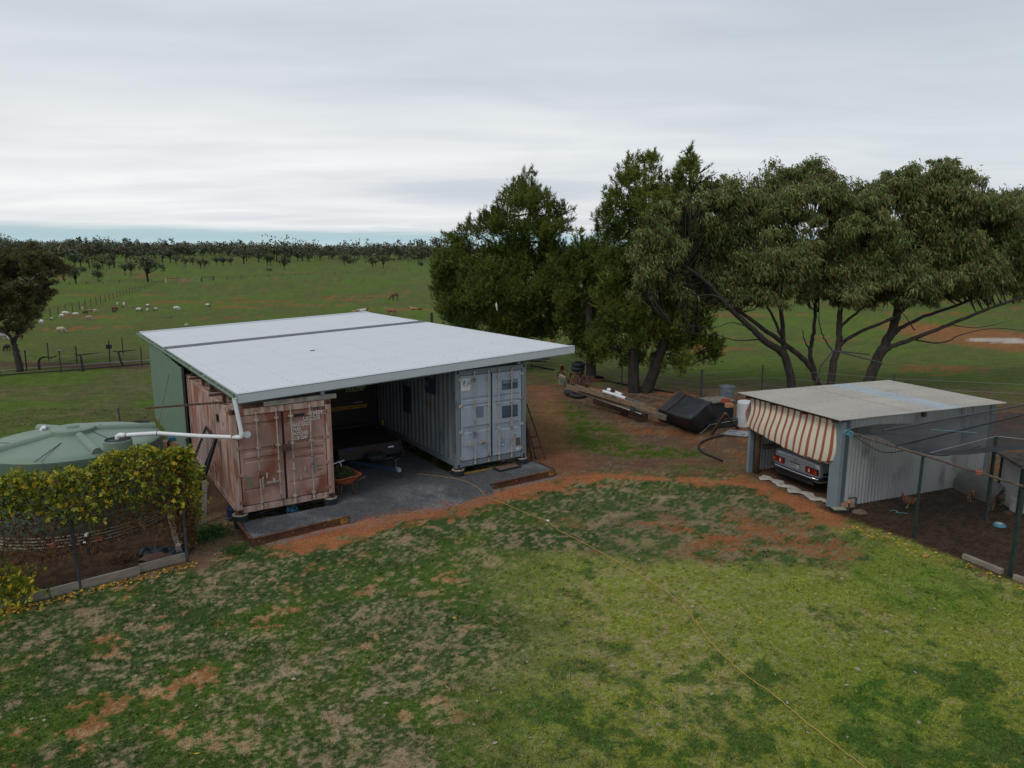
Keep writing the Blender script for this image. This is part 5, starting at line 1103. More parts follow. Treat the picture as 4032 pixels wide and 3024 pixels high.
# ------------------------------------------------------------------ poultry pen
pen = empty('poultry_pen', sl(.2, -.1), 0, 'wire netting poultry pen with green posts and rusty top rail beside the garage shed', 'pen'); PO = pen.location.copy(); rp_ = lambda p: Vector(p)-PO
C0, C1, C2 = Vector((8.66, 17.35, 0)), Vector((9.43, 15.70, 0)), Vector((10.27, 13.65, 0)); C3 = C2+(C2-C1)*1.4
M_gpost = mat('dark green post', (.018,.040,.034), (.012,.025,.022), 6, .6); IP = Vector((11.77, 16.69, 0))
MB().beam(rp_(C1), rp_(C1)+Vector((.02,0,2.02)), .05, .05).obj('post', M_gpost, pen); MB().beam(rp_(C2), rp_(C2)+Vector((.05,0,1.95)), .055, .055).obj('post', M_gpost, pen)
MB().beam(rp_(IP), rp_(IP)+Vector((.0,0,2.2)), .06, .06).obj('post', M_gpost, pen); MB().beam(rp_(C3), rp_(C3)+Vector((0,0,1.95)), .05, .05).obj('post', M_gpost, pen)
q = MB(); railpts = [C0+k_*2.07, C1+k_*2.01, C2+k_*1.96, C3+k_*1.95]; q.tube([rp_(p) for p in railpts], .028, 8); q.obj('top_rail', mat('rusty pipe', (.055,.032,.024), (.12,.085,.065), 12, .8, bump=.2), pen)
for A, B2 in ((C0, C1), (C1, C2), (C2, C3)): chick(rp_(A), rp_(B2), .0, 1.95, .055, .0014).obj('netting', mat('grey wire', (.09,.095,.09)), pen, fix=False)
FR = sl(5.7, -.05)                                          # far corner by the shed's end
chick(rp_(FR), rp_(FR+Vector((2.2, -1.4, 0))), 0, 1.9, .06, .002).obj('netting', mat('grey wire b', (.08,.085,.08)), pen, fix=False)
MB().tube([rp_(C0.lerp(C1, .6)+k_*2.03), rp_(FR+Vector((1.5,-.6,0))+k_*2.45)], .022, 6).obj('roof_wire_rope', M_seal, pen)
MB().tube([rp_(sl(.9, -.5)+k_*2.12), rp_(FR+Vector((1.1,-.3,0))+k_*2.48)], .028, 8).obj('roof_pole', M_steel, pen)
MB().tube([rp_(C1+k_*2.02), rp_(IP+k_*2.2), rp_(IP+Vector((2.5,-1.5,2.2)))], .006, 6).obj('roof_wire', M_galv, pen)
# bird netting roof: real fine mesh sagging over the rails
q = MB(); A_n, B_n = sl(.25, -.02)+k_*2.10, FR+Vector((2.2,-.5,2.42)); D_n, C_n = C1+k_*2.02, IP+Vector((4.0,-1.2,2.2))
def netp(u, v):
    a_ = A_n.lerp(B_n, u); b_ = D_n.lerp(C_n, u); p = a_.lerp(b_, v); p.z += -.16*math.sin(PI*v)*math.sin(PI*u)+.05*math.sin(u*14+v*3)-.03*math.sin(v*11); return p
nu, nv = 200, 80
for i in range(nu+1):
    for j in range(nv):
        p, r2 = netp(i/nu, j/nv), netp(i/nu, (j+1)/nv); e = Vector((.009, .002, .0)); n_ = len(q.v); q.v += [tuple(rp_(p-e)), tuple(rp_(p+e)), tuple(rp_(r2+e)), tuple(rp_(r2-e))]; q.f.append((n_, n_+1, n_+2, n_+3)); q.mi.append(0)
for j in range(nv+1):
    for i in range(nu):
        p, r2 = netp(i/nu, j/nv), netp((i+1)/nu, j/nv); e = Vector((-.002, .009, 0)); n_ = len(q.v); q.v += [tuple(rp_(p-e)), tuple(rp_(p+e)), tuple(rp_(r2+e)), tuple(rp_(r2-e))]; q.f.append((n_, n_+1, n_+2, n_+3)); q.mi.append(0)
tag(q.obj('bird_net', mat('black bird net', (.012,.013,.014)), pen, fix=False), kind='stuff')
rq = random.Random(4); tp_ = [C0+k_*2.0+Vector((-.1,.1,.1))]+[C0.lerp(IP, .12*i)+k_*(1.86+rq.uniform(-.16,.16))+Vector((0,-.3,0)) for i in range(1, 8)]
MB().tube([rp_(p) for p in catmull(tp_, 4)], .012, 5).obj('net_edge', M_seal, pen)
q = MB()
for i in range(7): q.torus((rq.gauss(0,.05), rq.gauss(0,.03), 2.08+rq.gauss(0,.04)), .06, .007, 10, 4, rq.choice('xy'))
q = q.obj('blue_twine_knot', plain('pale blue twine', (.12,.36,.44)), pen); q.location = rp_(C0+Vector((-.12,.05,0)))
MB().tube([rp_(IP+Vector((-1.3,.5,2.24))), rp_(IP+Vector((-.4,.1,2.26)))], .005, 5).obj('blue_twine_line', bpy.data.materials['pale blue twine'], pen)
q = MB()
for i in range(5): q.torus((rq.gauss(0,.05), rq.gauss(0,.03), 1.98+rq.gauss(0,.03)), .035, .007, 8, 4, rq.choice('xy'))
q.obj('orange_twine', plain('orange twine', (.45,.10,.04)), pen, loc=tuple(rp_(C1.lerp(C2, .62))))
for i, (f0, f1, lb) in enumerate(((.55, .93, 'grey timber sleeper along the foot of the pen netting'), (1.04, 1.6, 'timber sleeper at the right edge beside the last pen post'))):
    a_, b_ = C1.lerp(C2, f0), C1.lerp(C2, f1); q = MB().beam(a_+k_*.04, b_+k_*.04, .09, .12).obj('sleeper', M_slp); tag(q, lb, 'sleeper', 'sleepers under the pen netting')
# half barrel nest, coop, feeder, bowl
p = W(3800, 1928)+Vector((.1,.25,0)); p2 = W(3965, 1992); nb = empty('barrel_nest', p, math.atan2(p2.y-p.y, p2.x-p.x), 'grey half round corrugated shelter in the far corner of the pen', 'shelter')
q = MB(); q.grid(30, 10, lambda u, v: (1.55*u, -.38*math.cos(PI*v), .52*math.sin(PI*v)+.006*math.cos(u*150)), th=(0,0,-.012)); q.obj('curved_cover', mat('dull iron', (.15,.16,.145), (.11,.12,.105), 3, .8), nb)
MB().prism([(-.37*math.cos(PI*i/10), .50*math.sin(PI*i/10)) for i in range(11)], 1.25, 1.27, 'x').obj('back_panel', M_seal, nb); MB().torus((1.55,0,.0), .42, .015, 24, 6, 'x').obj('rim', M_seal, nb)
p = W(4010, 2030); co = empty('hen_coop', p+Vector((.55,.35,0)), -.2, 'weathered corrugated hen coop at the right edge inside the pen', 'coop')
q = MB(); corr_wall(co, -.5, 1.2, -.45, .05, 1.25, M_iron, 'x', name='wall_sheet'); corr_wall(co, -.45, .6, -.5, .05, 1.25, M_iron, 'y', name='wall_sheet'); MB().box(-.6, 1.3, -.6, .8, 1.27, 1.33).obj('roof', M_oldtim, co)
for x, y in ((-.5,-.5),(-.5,.6)): MB().box(x-.05, x+.03, y-.03, y+.04, 0, 1.26).obj('corner_post', M_gpost, co)
p = W(4000, 2010); fd = empty('feeder', p+Vector((-.05,-.15,.05)), 0, 'white plastic drum feeder standing before the coop', 'feeder'); MB().lathe([(.20,0),(.21,.05),(.21,.34),(.19,.36),(0,.37)], 24).obj('drum', mat('worn white drum', (.55,.54,.50), (.45,.43,.38), 5, .5), fd, smooth=.6); MB().box(.14,.4,-.24,-.05,-.03,.14).obj('trough', M_pvc, fd)
q = MB().box(-.3,.35,-.08,.08,0,.05).obj('timber_block', M_rust); q.location = fd.location+Vector((-.1,-.1,-.05)); tag(q, 'low reddish timber block under the white feeder', 'block')
p = W(3935, 2072); bw = empty('water_bowl', p, 0, 'small turquoise pet bowl on the brown pen floor', 'bowl'); MB().lathe([(.14,0),(.145,.02),(.11,.075),(.10,.07)], 24, caps=False).obj('bowl', plain('turquoise', (.04,.21,.27)), bw, smooth=.6); MB().lathe([(.10,.07),(.085,.02),(0,.02)], 20, caps=False).obj('steel_liner', M_galv, bw, smooth=True)
q = MB(); p = W(3530, 2015)
q.tube(catmull([Vector(v) for v in ((-.15,0,.015),(-.05,.08,.015),(.03,.0,.015),(-.06,-.08,.015),(.08,-.12,.015),(.2,-.15,.015))], 4), .008, 5); q = q.obj('blue_string', bpy.data.materials['pale blue twine']); q.location = p; tag(q, 'loop of pale blue string on the pen floor', 'string')
# standpipe, valve box, rocks at the pen's corner
p = W(3340, 2020); tp = empty('standpipe', p, 0, 'black garden standpipe with an orange label at the shed corner', 'standpipe')
MB().tube([(0,0,0),(0,0,.42)], .022, 8).obj('riser', M_pot, tp); MB().tube([(-.02,0,.40),(.16,.0,.42),(.17,0,.40),(.17,0,.0)], .020, 8).obj('return_pipe', M_pot, tp); MB().lathe([(.035,.28),(.035,.37)], 10).obj('label', plain('orange label', (.60,.20,.10)), tp); MB().tube([(-.04,0,.52),(.05,0,.52)], .008, 6).tube([(0,0,.42),(0,0,.52)], .01, 6).obj('tap_handle', M_galv, tp)
p = W(3322, 2013); q = MB().box(-.22,.16,-.13,.13,0,.07).obj('valve_box', M_seal); q.location = p+Vector((-.1,0,0)); MB().box(-.20,.14,-.11,.11,.07,.085).obj('lid', mat('greenish lid', (.28,.28,.19)), q); tag(q, 'low black valve box with pale lid beside the standpipe', 'valve box')
def rock(p, s_, m, lb, name='rock', sq=.5, cat='rock'):
    rr_ = random.Random(int(p.x*100)+int(p.y*10)); q = MB().lathe([(0,0),(.8,.0),(1,.35),(.75,.8),(.35,1),(0,1.0)], 9, caps=False); q.v = [(x*s_*rr_.uniform(.8,1.2), y*s_*.7*rr_.uniform(.8,1.2), z*s_*sq*rr_.uniform(.9,1.1)) for x, y, z in q.v]
    o = q.obj(name, m); o.location = p; return tag(o, lb, cat)
M_rock = mat('pinkish rock', (.30,.17,.11), (.22,.12,.08), 6, .9, bump=.3)
rock(W(3330, 1995), .26, M_rock, 'flat reddish rock behind the valve box'); rock(W(3385, 2022), .2, mat('brown rock', (.17,.12,.085), (.12,.085,.06), 6, .9, bump=.3), 'brown rock right of the standpipe')
# hens
M_hleg = plain('yellow legs', (.42,.30,.14))
def hen(px, py, ang, c1, c2, label, up=True, s=1.0):
    r = (.02,.02)
    V = [(0,0,.24),(.10,0,.25),(.16,0,.33 if up else .20),(.19,0,.42 if up else .10),(.215,0,.42 if up else .07),(-.10,0,.25),(-.20,0,.32),(-.28,0,.38)]
    Eg = [(0,1),(1,2),(2,3),(3,4),(0,5),(5,6),(6,7)]; me_ = skin(V, Eg, [(.10,.115),(.085,.095),(.05,.05),(.034,.034),(.012,.012),(.09,.10),(.045,.075),(.012,.05)], 2)
    h = empty('hen', G(px, py), ang, label, 'hen', 'hens in the pen'); h.scale = (s, s, s); link('body', me_, mat('hen feathers', c1, c2, 14, .8, contrast=(.42,.58)), h); me_.polygons.foreach_set('use_smooth', [True]*len(me_.polygons))
    hz_ = .445 if up else .12
    MB().prism([(.17,hz_),(.185,hz_+.035),(.195,hz_+.012),(.205,hz_+.032),(.215,hz_)], -.004, .004, 'y').obj('comb', plain('red comb', (.45,.03,.025)), h)
    for y in (-.04,.04):
        lg = MB(); lg.tube([(0,y,.17),(.01,y,.0)], .009, 5); lg.beam((.01,y,.006),(.07,y,.006), .01, .01); lg.beam((.01,y,.006),(.05,y+.035,.006), .01, .01); lg.beam((.01,y,.006),(.05,y-.035,.006), .01, .01)
        lg.obj('leg', M_hleg, h)
hen(3575, 2000, 2.5, (.13,.035,.015), (.24,.09,.04), 'rust and cream hen walking near the corrugated wall', s=.85); hen(3815, 1978, .4, (.06,.03,.018), (.24,.13,.06), 'buff and dark hen standing in the middle of the pen', s=.85)
hen(3900, 2012, .9, (.09,.05,.03), (.16,.09,.05), 'dark brown hen behind the inner post', s=.82); hen(3945, 1990, 2.0, (.20,.09,.035), (.26,.13,.06), 'golden brown hen beside the coop', s=.9)
# ------------------------------------------------------------------ scrap in the yard behind
o6 = lambda x, y, z=0: W(2050+x*.4521, 1350+y*.4521, z)
sq_ = lambda x, y, z=0: W(2050+x*.1808, 1400+y*.1808, z)       # the closest look at the left heap
def plank(name, p0, p1, w_, h_, m, lb, cat='timber', grp='long boards on the scrap stack'):
    c_ = (p0+p1)/2; q = MB().beam(p0-c_, p1-c_, w_, h_).obj(name, m); q.location = c_; return tag(q, lb, cat, grp)
plank('timber_beam', o6(400,378,.78), o6(975,560,.60), .05, .22, M_timber, 'long weathered plank standing on edge along the front of the scrap stack')
plank('timber_beam', o6(480,383,.92), o6(1180,598,.66), .05, .20, mat('stained plank', (.20,.125,.07), (.29,.21,.14), 2.5, .85, c3=(.12,.07,.045), s3=3, t3=(.55,.66), stretch=(1,5,5)), 'longer stained plank behind the front one on the scrap stack')
plank('timber_beam', o6(700,415,.80), o6(1100,548,.62), .07, .12, M_oldtim, 'thin grey board on top of the scrap stack')
plank('timber_beam', o6(600,400,.84), o6(900,490,.72), .07, .14, mat('orange timber', (.28,.15,.075), (.20,.11,.06), 4, .9), 'short orange brown board on the scrap stack near the white pipes')
plank('timber_beam', o6(1000,560,.52), o6(1270,655,.35), .10, .20, M_oldtim, 'grey beam at the right end of the scrap stack next to the black tub')
fr = plank('steel_channel', o6(395,400,.60), o6(1050,622,.40), .05, .05, M_rust, 'long rusty channel with a white edge under the planks', 'steel')
MB().beam(o6(395,398,.635)-fr.location, o6(1052,619,.435)-fr.location, .055, .012).obj('white_edge', M_pvc, fr)
plank('steel_beam', o6(640,500,.30), o6(1100,640,.25), .12, .28, M_dkrust, 'dark steel beam holding up the scrap stack', 'steel')
plank('steel_plate', o6(955,568,.60), o6(1000,590,.56), .02, .22, M_steel, 'small bolted steel plate on the front plank', 'steel')
for i, (x, y) in enumerate(((660,525),(900,630))): plank('timber_block', o6(x,y,0), o6(x,y,0)+k_*.35, .3, .3, M_dkrust, ('dark block under the left part of the scrap stack', 'dark block under the right part of the scrap stack')[i], 'block', 'blocks under the scrap stack')
for i, (x0, y0, x1, y1) in enumerate(((720,428,915,490),(760,415,880,463),(800,450,860,478))):
    a_, b_ = o6(x0,y0-6,1.0), o6(x1,y1-6,.88); c_ = (a_+b_)/2; q = MB().tube([a_-c_, b_-c_], .09 if i == 1 else .065, 12).obj('pvc_pipe', M_pvc); q.location = c_; MB().tube([(b_-c_)*.999, (b_-c_)*1.003], .045, 10).obj('bore', M_black, q)
    tag(q, ('front white PVC pipe lying on the planks','thick white PVC pipe behind the front one','short white PVC pipe between the two longer ones')[i], 'pipe', 'white pipes on the scrap stack')
jk = empty('rusty_stand', o6(800,470,.78), .3, 'small rusty three legged stand on top of the planks', 'stand'); MB().box(-.05,.05,-.05,.05,0,.42).obj('post', M_dkrust, jk); MB().tube([(-.3,0,0),(0,0,.38)], .02, 6).tube([(.3,0,-.05),(0,0,.38)], .025, 6).obj('legs', M_rust, jk)
def tyre(p, R, r, lb, n='old_tyre', g='old tyres in the yard', rot=None):
    q = MB().torus((0,0,0), R, r, 26, 8, 'z', .95).obj(n, M_tyre, smooth=True); q.location = p; q.rotation_euler = rot or (0,0,0); return tag(q, lb, 'tyre', g)
tyre(o6(500,455,.1), .30, .10, 'black tyre lying under the left end of the planks')
tyre(o6(425,430,.18), .2, .09, 'dark tyre half hidden at the planks left end')
for i, z_ in enumerate((.38,.60,.82)): tyre(sq_(1230,520,.0)+Vector((.03*i,0,z_)), .27, .115, ('bottom tyre of the stack by the rusty machinery','middle tyre of the stack by the rusty machinery','top tyre of the stack by the rusty machinery')[i], rot=(.05*i,0,0))
mc = empty('rusty_machine', sq_(1150,600,0), 0, 'heap of rusty farm machinery with crossed steel bars before the left pine trunk', 'machinery'); mo = mc.location
ms = lambda x, y, z, d=0: tuple(sq_(x, y, z)-mo+Vector((0, d, 0)))
for a_, b_, w_ in (((890,330,.95),(1160,620,.35),.12),((1100,350,.75),(1470,630,.25),.10),((1320,340,.95),(1290,520,.4),.07),((1180,480,.55),(1320,340,.9),.05),((905,205,1.25),(905,300,.95),.16),((905,300,.95),(815,400,.6),.06),((815,400,.6),(815,480,.4),.06),((940,280,.95),(1040,350,.75),.05),((1070,500,.3),(1100,370,.7),.06),((1400,420,.4),(1500,600,.1),.05)):
    MB().beam(ms(*a_), ms(*b_), w_, w_*.5).obj('steel_bar', M_rust, mc)
for x0, y0, x1, y1 in ((820,412,980,470),(820,462,975,505)): MB().tube([ms(x0,y0,.5), ms(x1,y1,.4)], .035, 6).obj('white_rail', M_bar, mc)
for x, y, r_ in ((1040,590,.30),(1270,620,.34),(1430,560,.26)): MB().torus(ms(x,y,.3), r_, .035, 22, 6, 'x').obj('disc', M_dkrust, mc); 
MB().lathe([(.3,-.12),(.34,0),(.3,.12),(0,.14)], 16).obj('drum', M_dkrust, mc, loc=ms(1250,600,.28), rot=(1.2,.2,0))
MB().box(-.5,.5,-.3,.3,0,.3).obj('gearbox', M_dkrust, mc, loc=ms(1380,560,0))
for i, (x, y, lb) in enumerate(((880,600,'grey concrete block left of the rusty machinery'),(930,610,'second concrete block touching the first by the machinery'))):
    q = MB().box(-.09,.09,-.15,.15,0,.26).obj('concrete_block', mat('grey block', (.24,.23,.21), (.17,.16,.15), 7, .9)); q.location = sq_(x, y+30, 0); q.rotation_euler = (0,0,.3); tag(q, lb, 'block', 'blocks by the machinery')
q = MB().box(-.11,.11,-.06,.06,0,.12).obj('brick', bpy.data.materials['brick red']); q.location = sq_(930,560,.0)+k_*.36; tag(q, 'red brick on the concrete blocks by the machinery', 'brick')
q = MB().box(-.12,.12,-.1,.1,0,.16).obj('brick', mat('pale brick', (.36,.24,.18))); q.location = sq_(1710,1130,0); tag(q, 'pale brick on the ground below the planks', 'brick')
# ladder-like trestle beside the grey container
ld = empty('steel_trestle', tuple(o6(150,1000)), 0, 'rusty folding steel trestle ladder standing beside the grey container', 'trestle'); lo = ld.location; lp = lambda x, y, z: tuple(o6(x,y,z)-lo)
T0, T1 = Vector(lp(220,1020,0)), Vector(lp(105,1045,0)); top0 = Vector(lp(60,600,1.75)); 
T2, T3 = Vector(lp(135,1015,0)), Vector(lp(65,960,0)); a_t = T0+Vector((-.62,.5,1.75)); b_t = T1+Vector((-.30,.35,1.75))
for p0_, p1_, r_ in ((T0, a_t, .024),(T1, b_t, .04),(T2, b_t+Vector((.05,0,-.3)), .022),(T3, a_t+Vector((-.1,0,-.2)), .022)): MB().tube([p0_, p1_], r_, 7).obj('leg', M_dkrust, ld)
for f in (.22,.42): MB().tube([T0.lerp(a_t, f), T2.lerp(b_t, f)], .02, 6).obj('rung', M_seal, ld)
for f in (.2,.4,.6,.8): MB().tube([T1.lerp(b_t, f), T3.lerp(a_t, f)], .016, 6).obj('rung', M_dkrust, ld)
# woodpile behind the grey container
rq = random.Random(6); base = o6(110,195,0)
for i in range(12):
    L_ = rq.uniform(1.2, 2.4); q = MB().tube([(-L_/2,0,0),(0,rq.uniform(-.1,.1),rq.uniform(-.03,.06)),(L_/2,0,0)], [rq.uniform(.05,.09), .07, rq.uniform(.02,.05)], 7).obj('branch_log', M_oldtim, smooth=True)
    q.location = base+Vector((-.2+rq.uniform(-.4,.5), rq.uniform(-.5,.5), .25+.10*(i//2))); q.rotation_euler = (0, rq.uniform(-.1,.1), rq.uniform(-.4,.4)); tag(q, 'grey branch in the %s row of the firewood heap behind the grey container' % ('bottom', 'second', 'third', 'fourth', 'fifth', 'topmost')[i//2], 'log', 'firewood heap behind the grey container')
bp_ = catmull([o6(*p)+k_*.04 for p in ((90,205),(200,222),(290,240))], 4); q = MB().tube(bp_, .05, 6).obj('black_pipe', M_seal, smooth=True); tag(q, 'short black pipe on the ground near the firewood heap', 'pipe')
bp_ = catmull([o6(*p)+k_*.04 for p in ((690,330),(800,345),(960,378),(1140,408),(1330,440))], 4); q = MB().tube(bp_, .05, 6).obj('black_pipe', M_seal, smooth=True); tag(q, 'long black pipe on the ground behind the pine trunks', 'pipe')
bp_ = catmull([o6(*p)+k_*.035 for p in ((1765,810),(1725,820),(1650,840),(1580,870),(1550,905),(1562,940),(1610,975),(1680,1002),(1755,1035))], 5); q = MB().tube(bp_, .035, 8).obj('poly_hose', M_seal, smooth=True); tag(q, 'curved black poly hose lying on the dirt left of the garage shed', 'hose')
mt = empty('metal_trough', tuple(sq_(1620,545,0)), 0, 'low rusty ring around the foot of the left pine', 'ring'); MB().torus((.0,0,.15), .55, .03, 24, 6).obj('rim', M_rust, mt); MB().lathe([(.56,0),(.56,.16)], 24, caps=False).obj('band', M_rust, mt)
# black plastic tub on its side
q0 = o6(1545,800,.0); 
M_blk = mat('black tarpaulin', (.016,.020,.023), (.026,.031,.036), 2.2, .5, bump=.15, bscale=8, spec=.45)
tbx = empty('black_tub', q0, 0, 'big black plastic tub tipped over among the scrap', 'tub'); tv = lambda x, y, z: tuple(o6(x,y,z)-q0)
A = [tv(1250,680,.05), tv(1545,800,.02), tv(1720,640,.35), tv(1480,560,.30)]
Bt = [tv(1240,590,.60), tv(1470,668,.75), tv(1665,505,1.30), tv(1440,440,1.18)]
q = MB(); q.loft([A, [tuple(Vector(a).lerp(Vector(b_), .5)+Vector((0,-.06,0))) for a, b_ in zip(A, Bt)], Bt]); me_ = q.mesh('tub_body')
import bmesh
bm_ = bmesh.new(); bm_.from_mesh(me_); bmesh.ops.subdivide_edges(bm_, edges=bm_.edges[:], cuts=7, use_grid_fill=True)
for i in range(3): bmesh.ops.smooth_vert(bm_, verts=bm_.verts[:], factor=.5, use_axis_x=True, use_axis_y=True, use_axis_z=True)
for v_ in bm_.verts:
    s_ = float(fbm(np.array([v_.co.x+v_.co.z*.4]), np.array([v_.co.y+v_.co.z]), 2.6, 71, 3)[0])-.5; v_.co += v_.normal*s_*.16*min(1, max(.1, v_.co.z)); v_.co.z = max(v_.co.z, .0)
bm_.to_mesh(me_); bm_.free(); me_.polygons.foreach_set('use_smooth', [True]*len(me_.polygons))
tb_ = link('tub_body', me_, M_blk, tbx)
q = MB(); C4 = [tv(1200,575,.55), tv(1258,595,.55), tv(1440,445,1.2), tv(1385,420,1.2)]; D4 = [tuple(Vector(v)+Vector((.05,.25,-.5))) for v in C4]; q.loft([C4, D4]); q.obj('side_panel', mat('black sheet', (.028,.033,.037), (.02,.024,.027), 4, .45), tbx)
MB().tube([tv(1262,592,.66), tv(1438,440,1.22)], .03, 6).obj('rim_bar', M_dkrust, tbx); MB().tube([tv(1470,668,.77), tv(1660,508,1.31)], .018, 6).obj('seam', M_blk, tbx)
MB().tube([tv(1725,640,.35), tv(1560,798,.03)], .03, 6).obj('edge_pole', M_oldtim, tbx)
# black crates, trestle, bricks, bucket, drum
p = o6(1760,740,0); ct = empty('black_crate', p, .35, 'black plastic crate heap behind the brown trestle', 'crate'); MB().box(-.8,.75,-.1,.9,0,.34).obj('box', M_blk, ct); MB().box(-.35,.6,.2,1.0,.35,.95).obj('box', M_blk, ct); MB().box(-.4,.65,.15,1.05,.952,1.0).obj('slatted_top', M_oldtim, ct)
MB().tube([(-.7,-.12,.2),(.7,-.12,.3)], .012, 5).obj('pale_wire', M_galv, ct)
tt = empty('timber_trestle', o6(1785,620,0), 0, 'brown wooden trestle legs standing before the black crates', 'trestle'); to = tt.location
MB().beam(o6(1665,795,0)-to, o6(1785,615,.95)-to, .13, .05).obj('leg', mat('brown board b', (.15,.075,.04), (.10,.05,.03), 4, .85), tt); MB().beam(o6(1895,745,0)-to, o6(1785,615,.95)-to+Vector((0,.05,0)), .09, .05).obj('leg', bpy.data.materials['brown board b'], tt)
for i, (x, y, c_, lb) in enumerate(((1785,505,(.36,.075,.045),'bright red brick on top of the black crates'),(1815,545,(.42,.22,.10),'orange brick in front of the red brick on the crates'))):
    q = MB().box(-.14,.14,-.08,.08,0,.15).obj('brick', mat('brick %s' % 'ab'[i], c_, rough=.9)); q.location = o6(x, y+15, 1.0)+Vector((0,0,0)); q.rotation_euler = (0,0,.2); tag(q, lb, 'brick', 'bricks on the crates')
p = o6(1790,560,0)+Vector((0,1.0,0)); bkt = empty('metal_bucket', o6(1790,530,0), 0, 'dented galvanised bucket with blue mark behind the bricks', 'bucket'); MB().lathe([(.20,0),(.25,.60),(.265,.61),(.265,.64),(.24,.64),(.21,.3),(0,.28)], 22).obj('bucket', mat('dull galvanised', (.20,.24,.27), (.14,.17,.19), 5, .5, .2, bump=.3, bscale=10), bkt, smooth=.6); bkt.scale = (1.25,1.25,1.25)
MB().tube([(-.26,0,.58),(-.05,-.25,.42),(.26,0,.56)], .006, 5).obj('handle', plain('blue wire', (.05,.2,.35)), bkt)
p = o6(1945,728,0); dr = empty('white_drum', p, .2, 'worn white plastic drum standing beside the striped awning', 'drum')
dm_ = MB().lathe([(.0,0),(.27,0),(.29,.03),(.30,.3),(.305,.35),(.30,.4),(.305,.72),(.30,.95),(.27,1.0),(.26,1.0),(.25,.985),(0,.985)], 32).obj('drum', mat('white drum', (.60,.60,.59), (.50,.50,.49), 5, .45), dr, smooth=.5)
for i in range(3): text(('CAUTION', 'DO NOT REUSE', '200 L')[i], .035, dm_, mat('faded stamp', (.38,.28,.26)), (-.02, -.306, .42-.05*i))
p = o6(1870,800,0); q = MB().grid(40, 8, lambda u, v: (-.45+.9*u+.2*v, -.35+.7*v+.05*u, .04+.018*math.cos(u*10*2*PI)+.05*v*v)).obj('iron_sheet', mat('rust spotted iron', (.30,.31,.33), (.22,.23,.24), 5, .6, c3=(.13,.06,.035), s3=6, t3=(.56,.64)), smooth=True, fix=False); q.location = p; q.rotation_euler = (0,0,-.5); tag(q, 'small corrugated iron offcut lying on the dirt by the awning', 'iron sheet')
# steel frame lying behind the stack
q = MB(); 
for a_, b_ in (((950,500),(1060,455)),((1060,455),(1260,495)),((1000,520),(1210,485)),((950,440),(1240,490)),((1060,540),(1230,540))): q.tube([o6(*a_, .12), o6(*b_, .12)], .022, 5)
tag(q.obj('rusty_pipework', mat('pale rusty pipe', (.20,.13,.10), (.13,.08,.06), 8, .8)), 'flat frame of rusty pipes lying behind the planks', 'pipework')
# bent pipe by the gum trees
q = MB().tube([WY(3212,1512,31), WY(3232,1440,31), WY(3280,1380,31), WY(3330,1392,30.8), WY(3475,1430,30.5)], .03, 7).tube([WY(3300,1383,31), WY(3422,1396,31.3)], .028, 7).obj('bent_pipe', M_steel, smooth=.8); tag(q, 'bent grey steel pipe frame leaning in the fork of the gum tree', 'pipe')
# fences round the yard
yf = empty('yard_fence', o6(880,355,0), 0, 'sparse wire fence with dark star posts along the back of the yard', 'fence'); yo = yf.location; posts = [G(2092,1457), G(1920,1440), G(1875,1405), o6(880,355), o6(1570,470), o6(2060,400)+Vector((0,-.6,0)), Vector((17,31,0)), Vector((22,29.5,0))]
for i, p in enumerate(posts): MB().beam(p-yo, p-yo+k_*(1.3 if i not in (1,) else .6), .05 if i != 4 else .1, .04).obj('post', M_steel, yf)
for z_ in (.3,.7,1.1): MB().tube([p-yo+k_*z_ for p in sorted(posts, key=lambda v: v.x)], .004, 4).obj('wire', M_galv, yf)
p = G(1700, 1272); q = MB().lathe([(.13,0),(.12,1.1),(0,1.12)], 10).obj('stump_post', M_bark); q.location = p-k_*.1; tag(q, 'thick dark timber post just beyond the carport roof', 'post')
# ------------------------------------------------------------------ foliage helpers
MF_pine = leafmat('pine foliage', .7, .1, trans=.2); MF_gum = leafmat('gum foliage', .55, .22, trans=.25); MF_dist = leafmat('distant foliage', .8, .1)
def lobes_pts(lobes, per, rg, shell=.35, flat=1.0):
    """random points in the outer part of each lobe, and the outward direction"""
    P, D = [], []
    for c, R in lobes:
        n = int(per*R*R); d = unit(rg.normal(size=(n, 3))); r = R*(1-shell*rg.random((n, 1))**1.3)*rg.uniform(.85, 1.15, (n, 1))
        bump = 1+.16*np.sin(d[:, :1]*5+c[0])+.14*np.sin(d[:, 1:2]*6+c[2])+.12*np.sin(d[:, 2:3]*7+c[1])
        P.append(np.array(c)+d*r*bump*np.array([1,1,flat])); D.append(d)
    return np.concatenate(P), np.concatenate(D)
def skel(lobes, trunk, rg, frac=1.0, r0=.07):
    q = MB()
    for c, R in lobes:
        if rg.random() > frac: continue
        tgt = Vector(c); best = min(trunk, key=lambda t_: (Vector(t_[0])-tgt).length+max(0, t_[0][2]-tgt.z)*1.5)
        s_ = Vector(best[0]); m_ = s_.lerp(tgt, .5)+Vector((0,0,-.12*(tgt-s_).length)); q.tube([s_, m_, tgt], [r0*min(1.6, max(.5, R)), r0*.6, .02], 6)
        for k in range(5):
            d = Vector(rg.normal(size=3)); d.z = abs(d.z)*.8; e = tgt+d.normalized()*R*.85; st = m_.lerp(tgt, rg.random()); q.tube([st, st.lerp(e, .5)+Vector((0,0,.04)), e], [.025,.015,.006], 4)
    return q
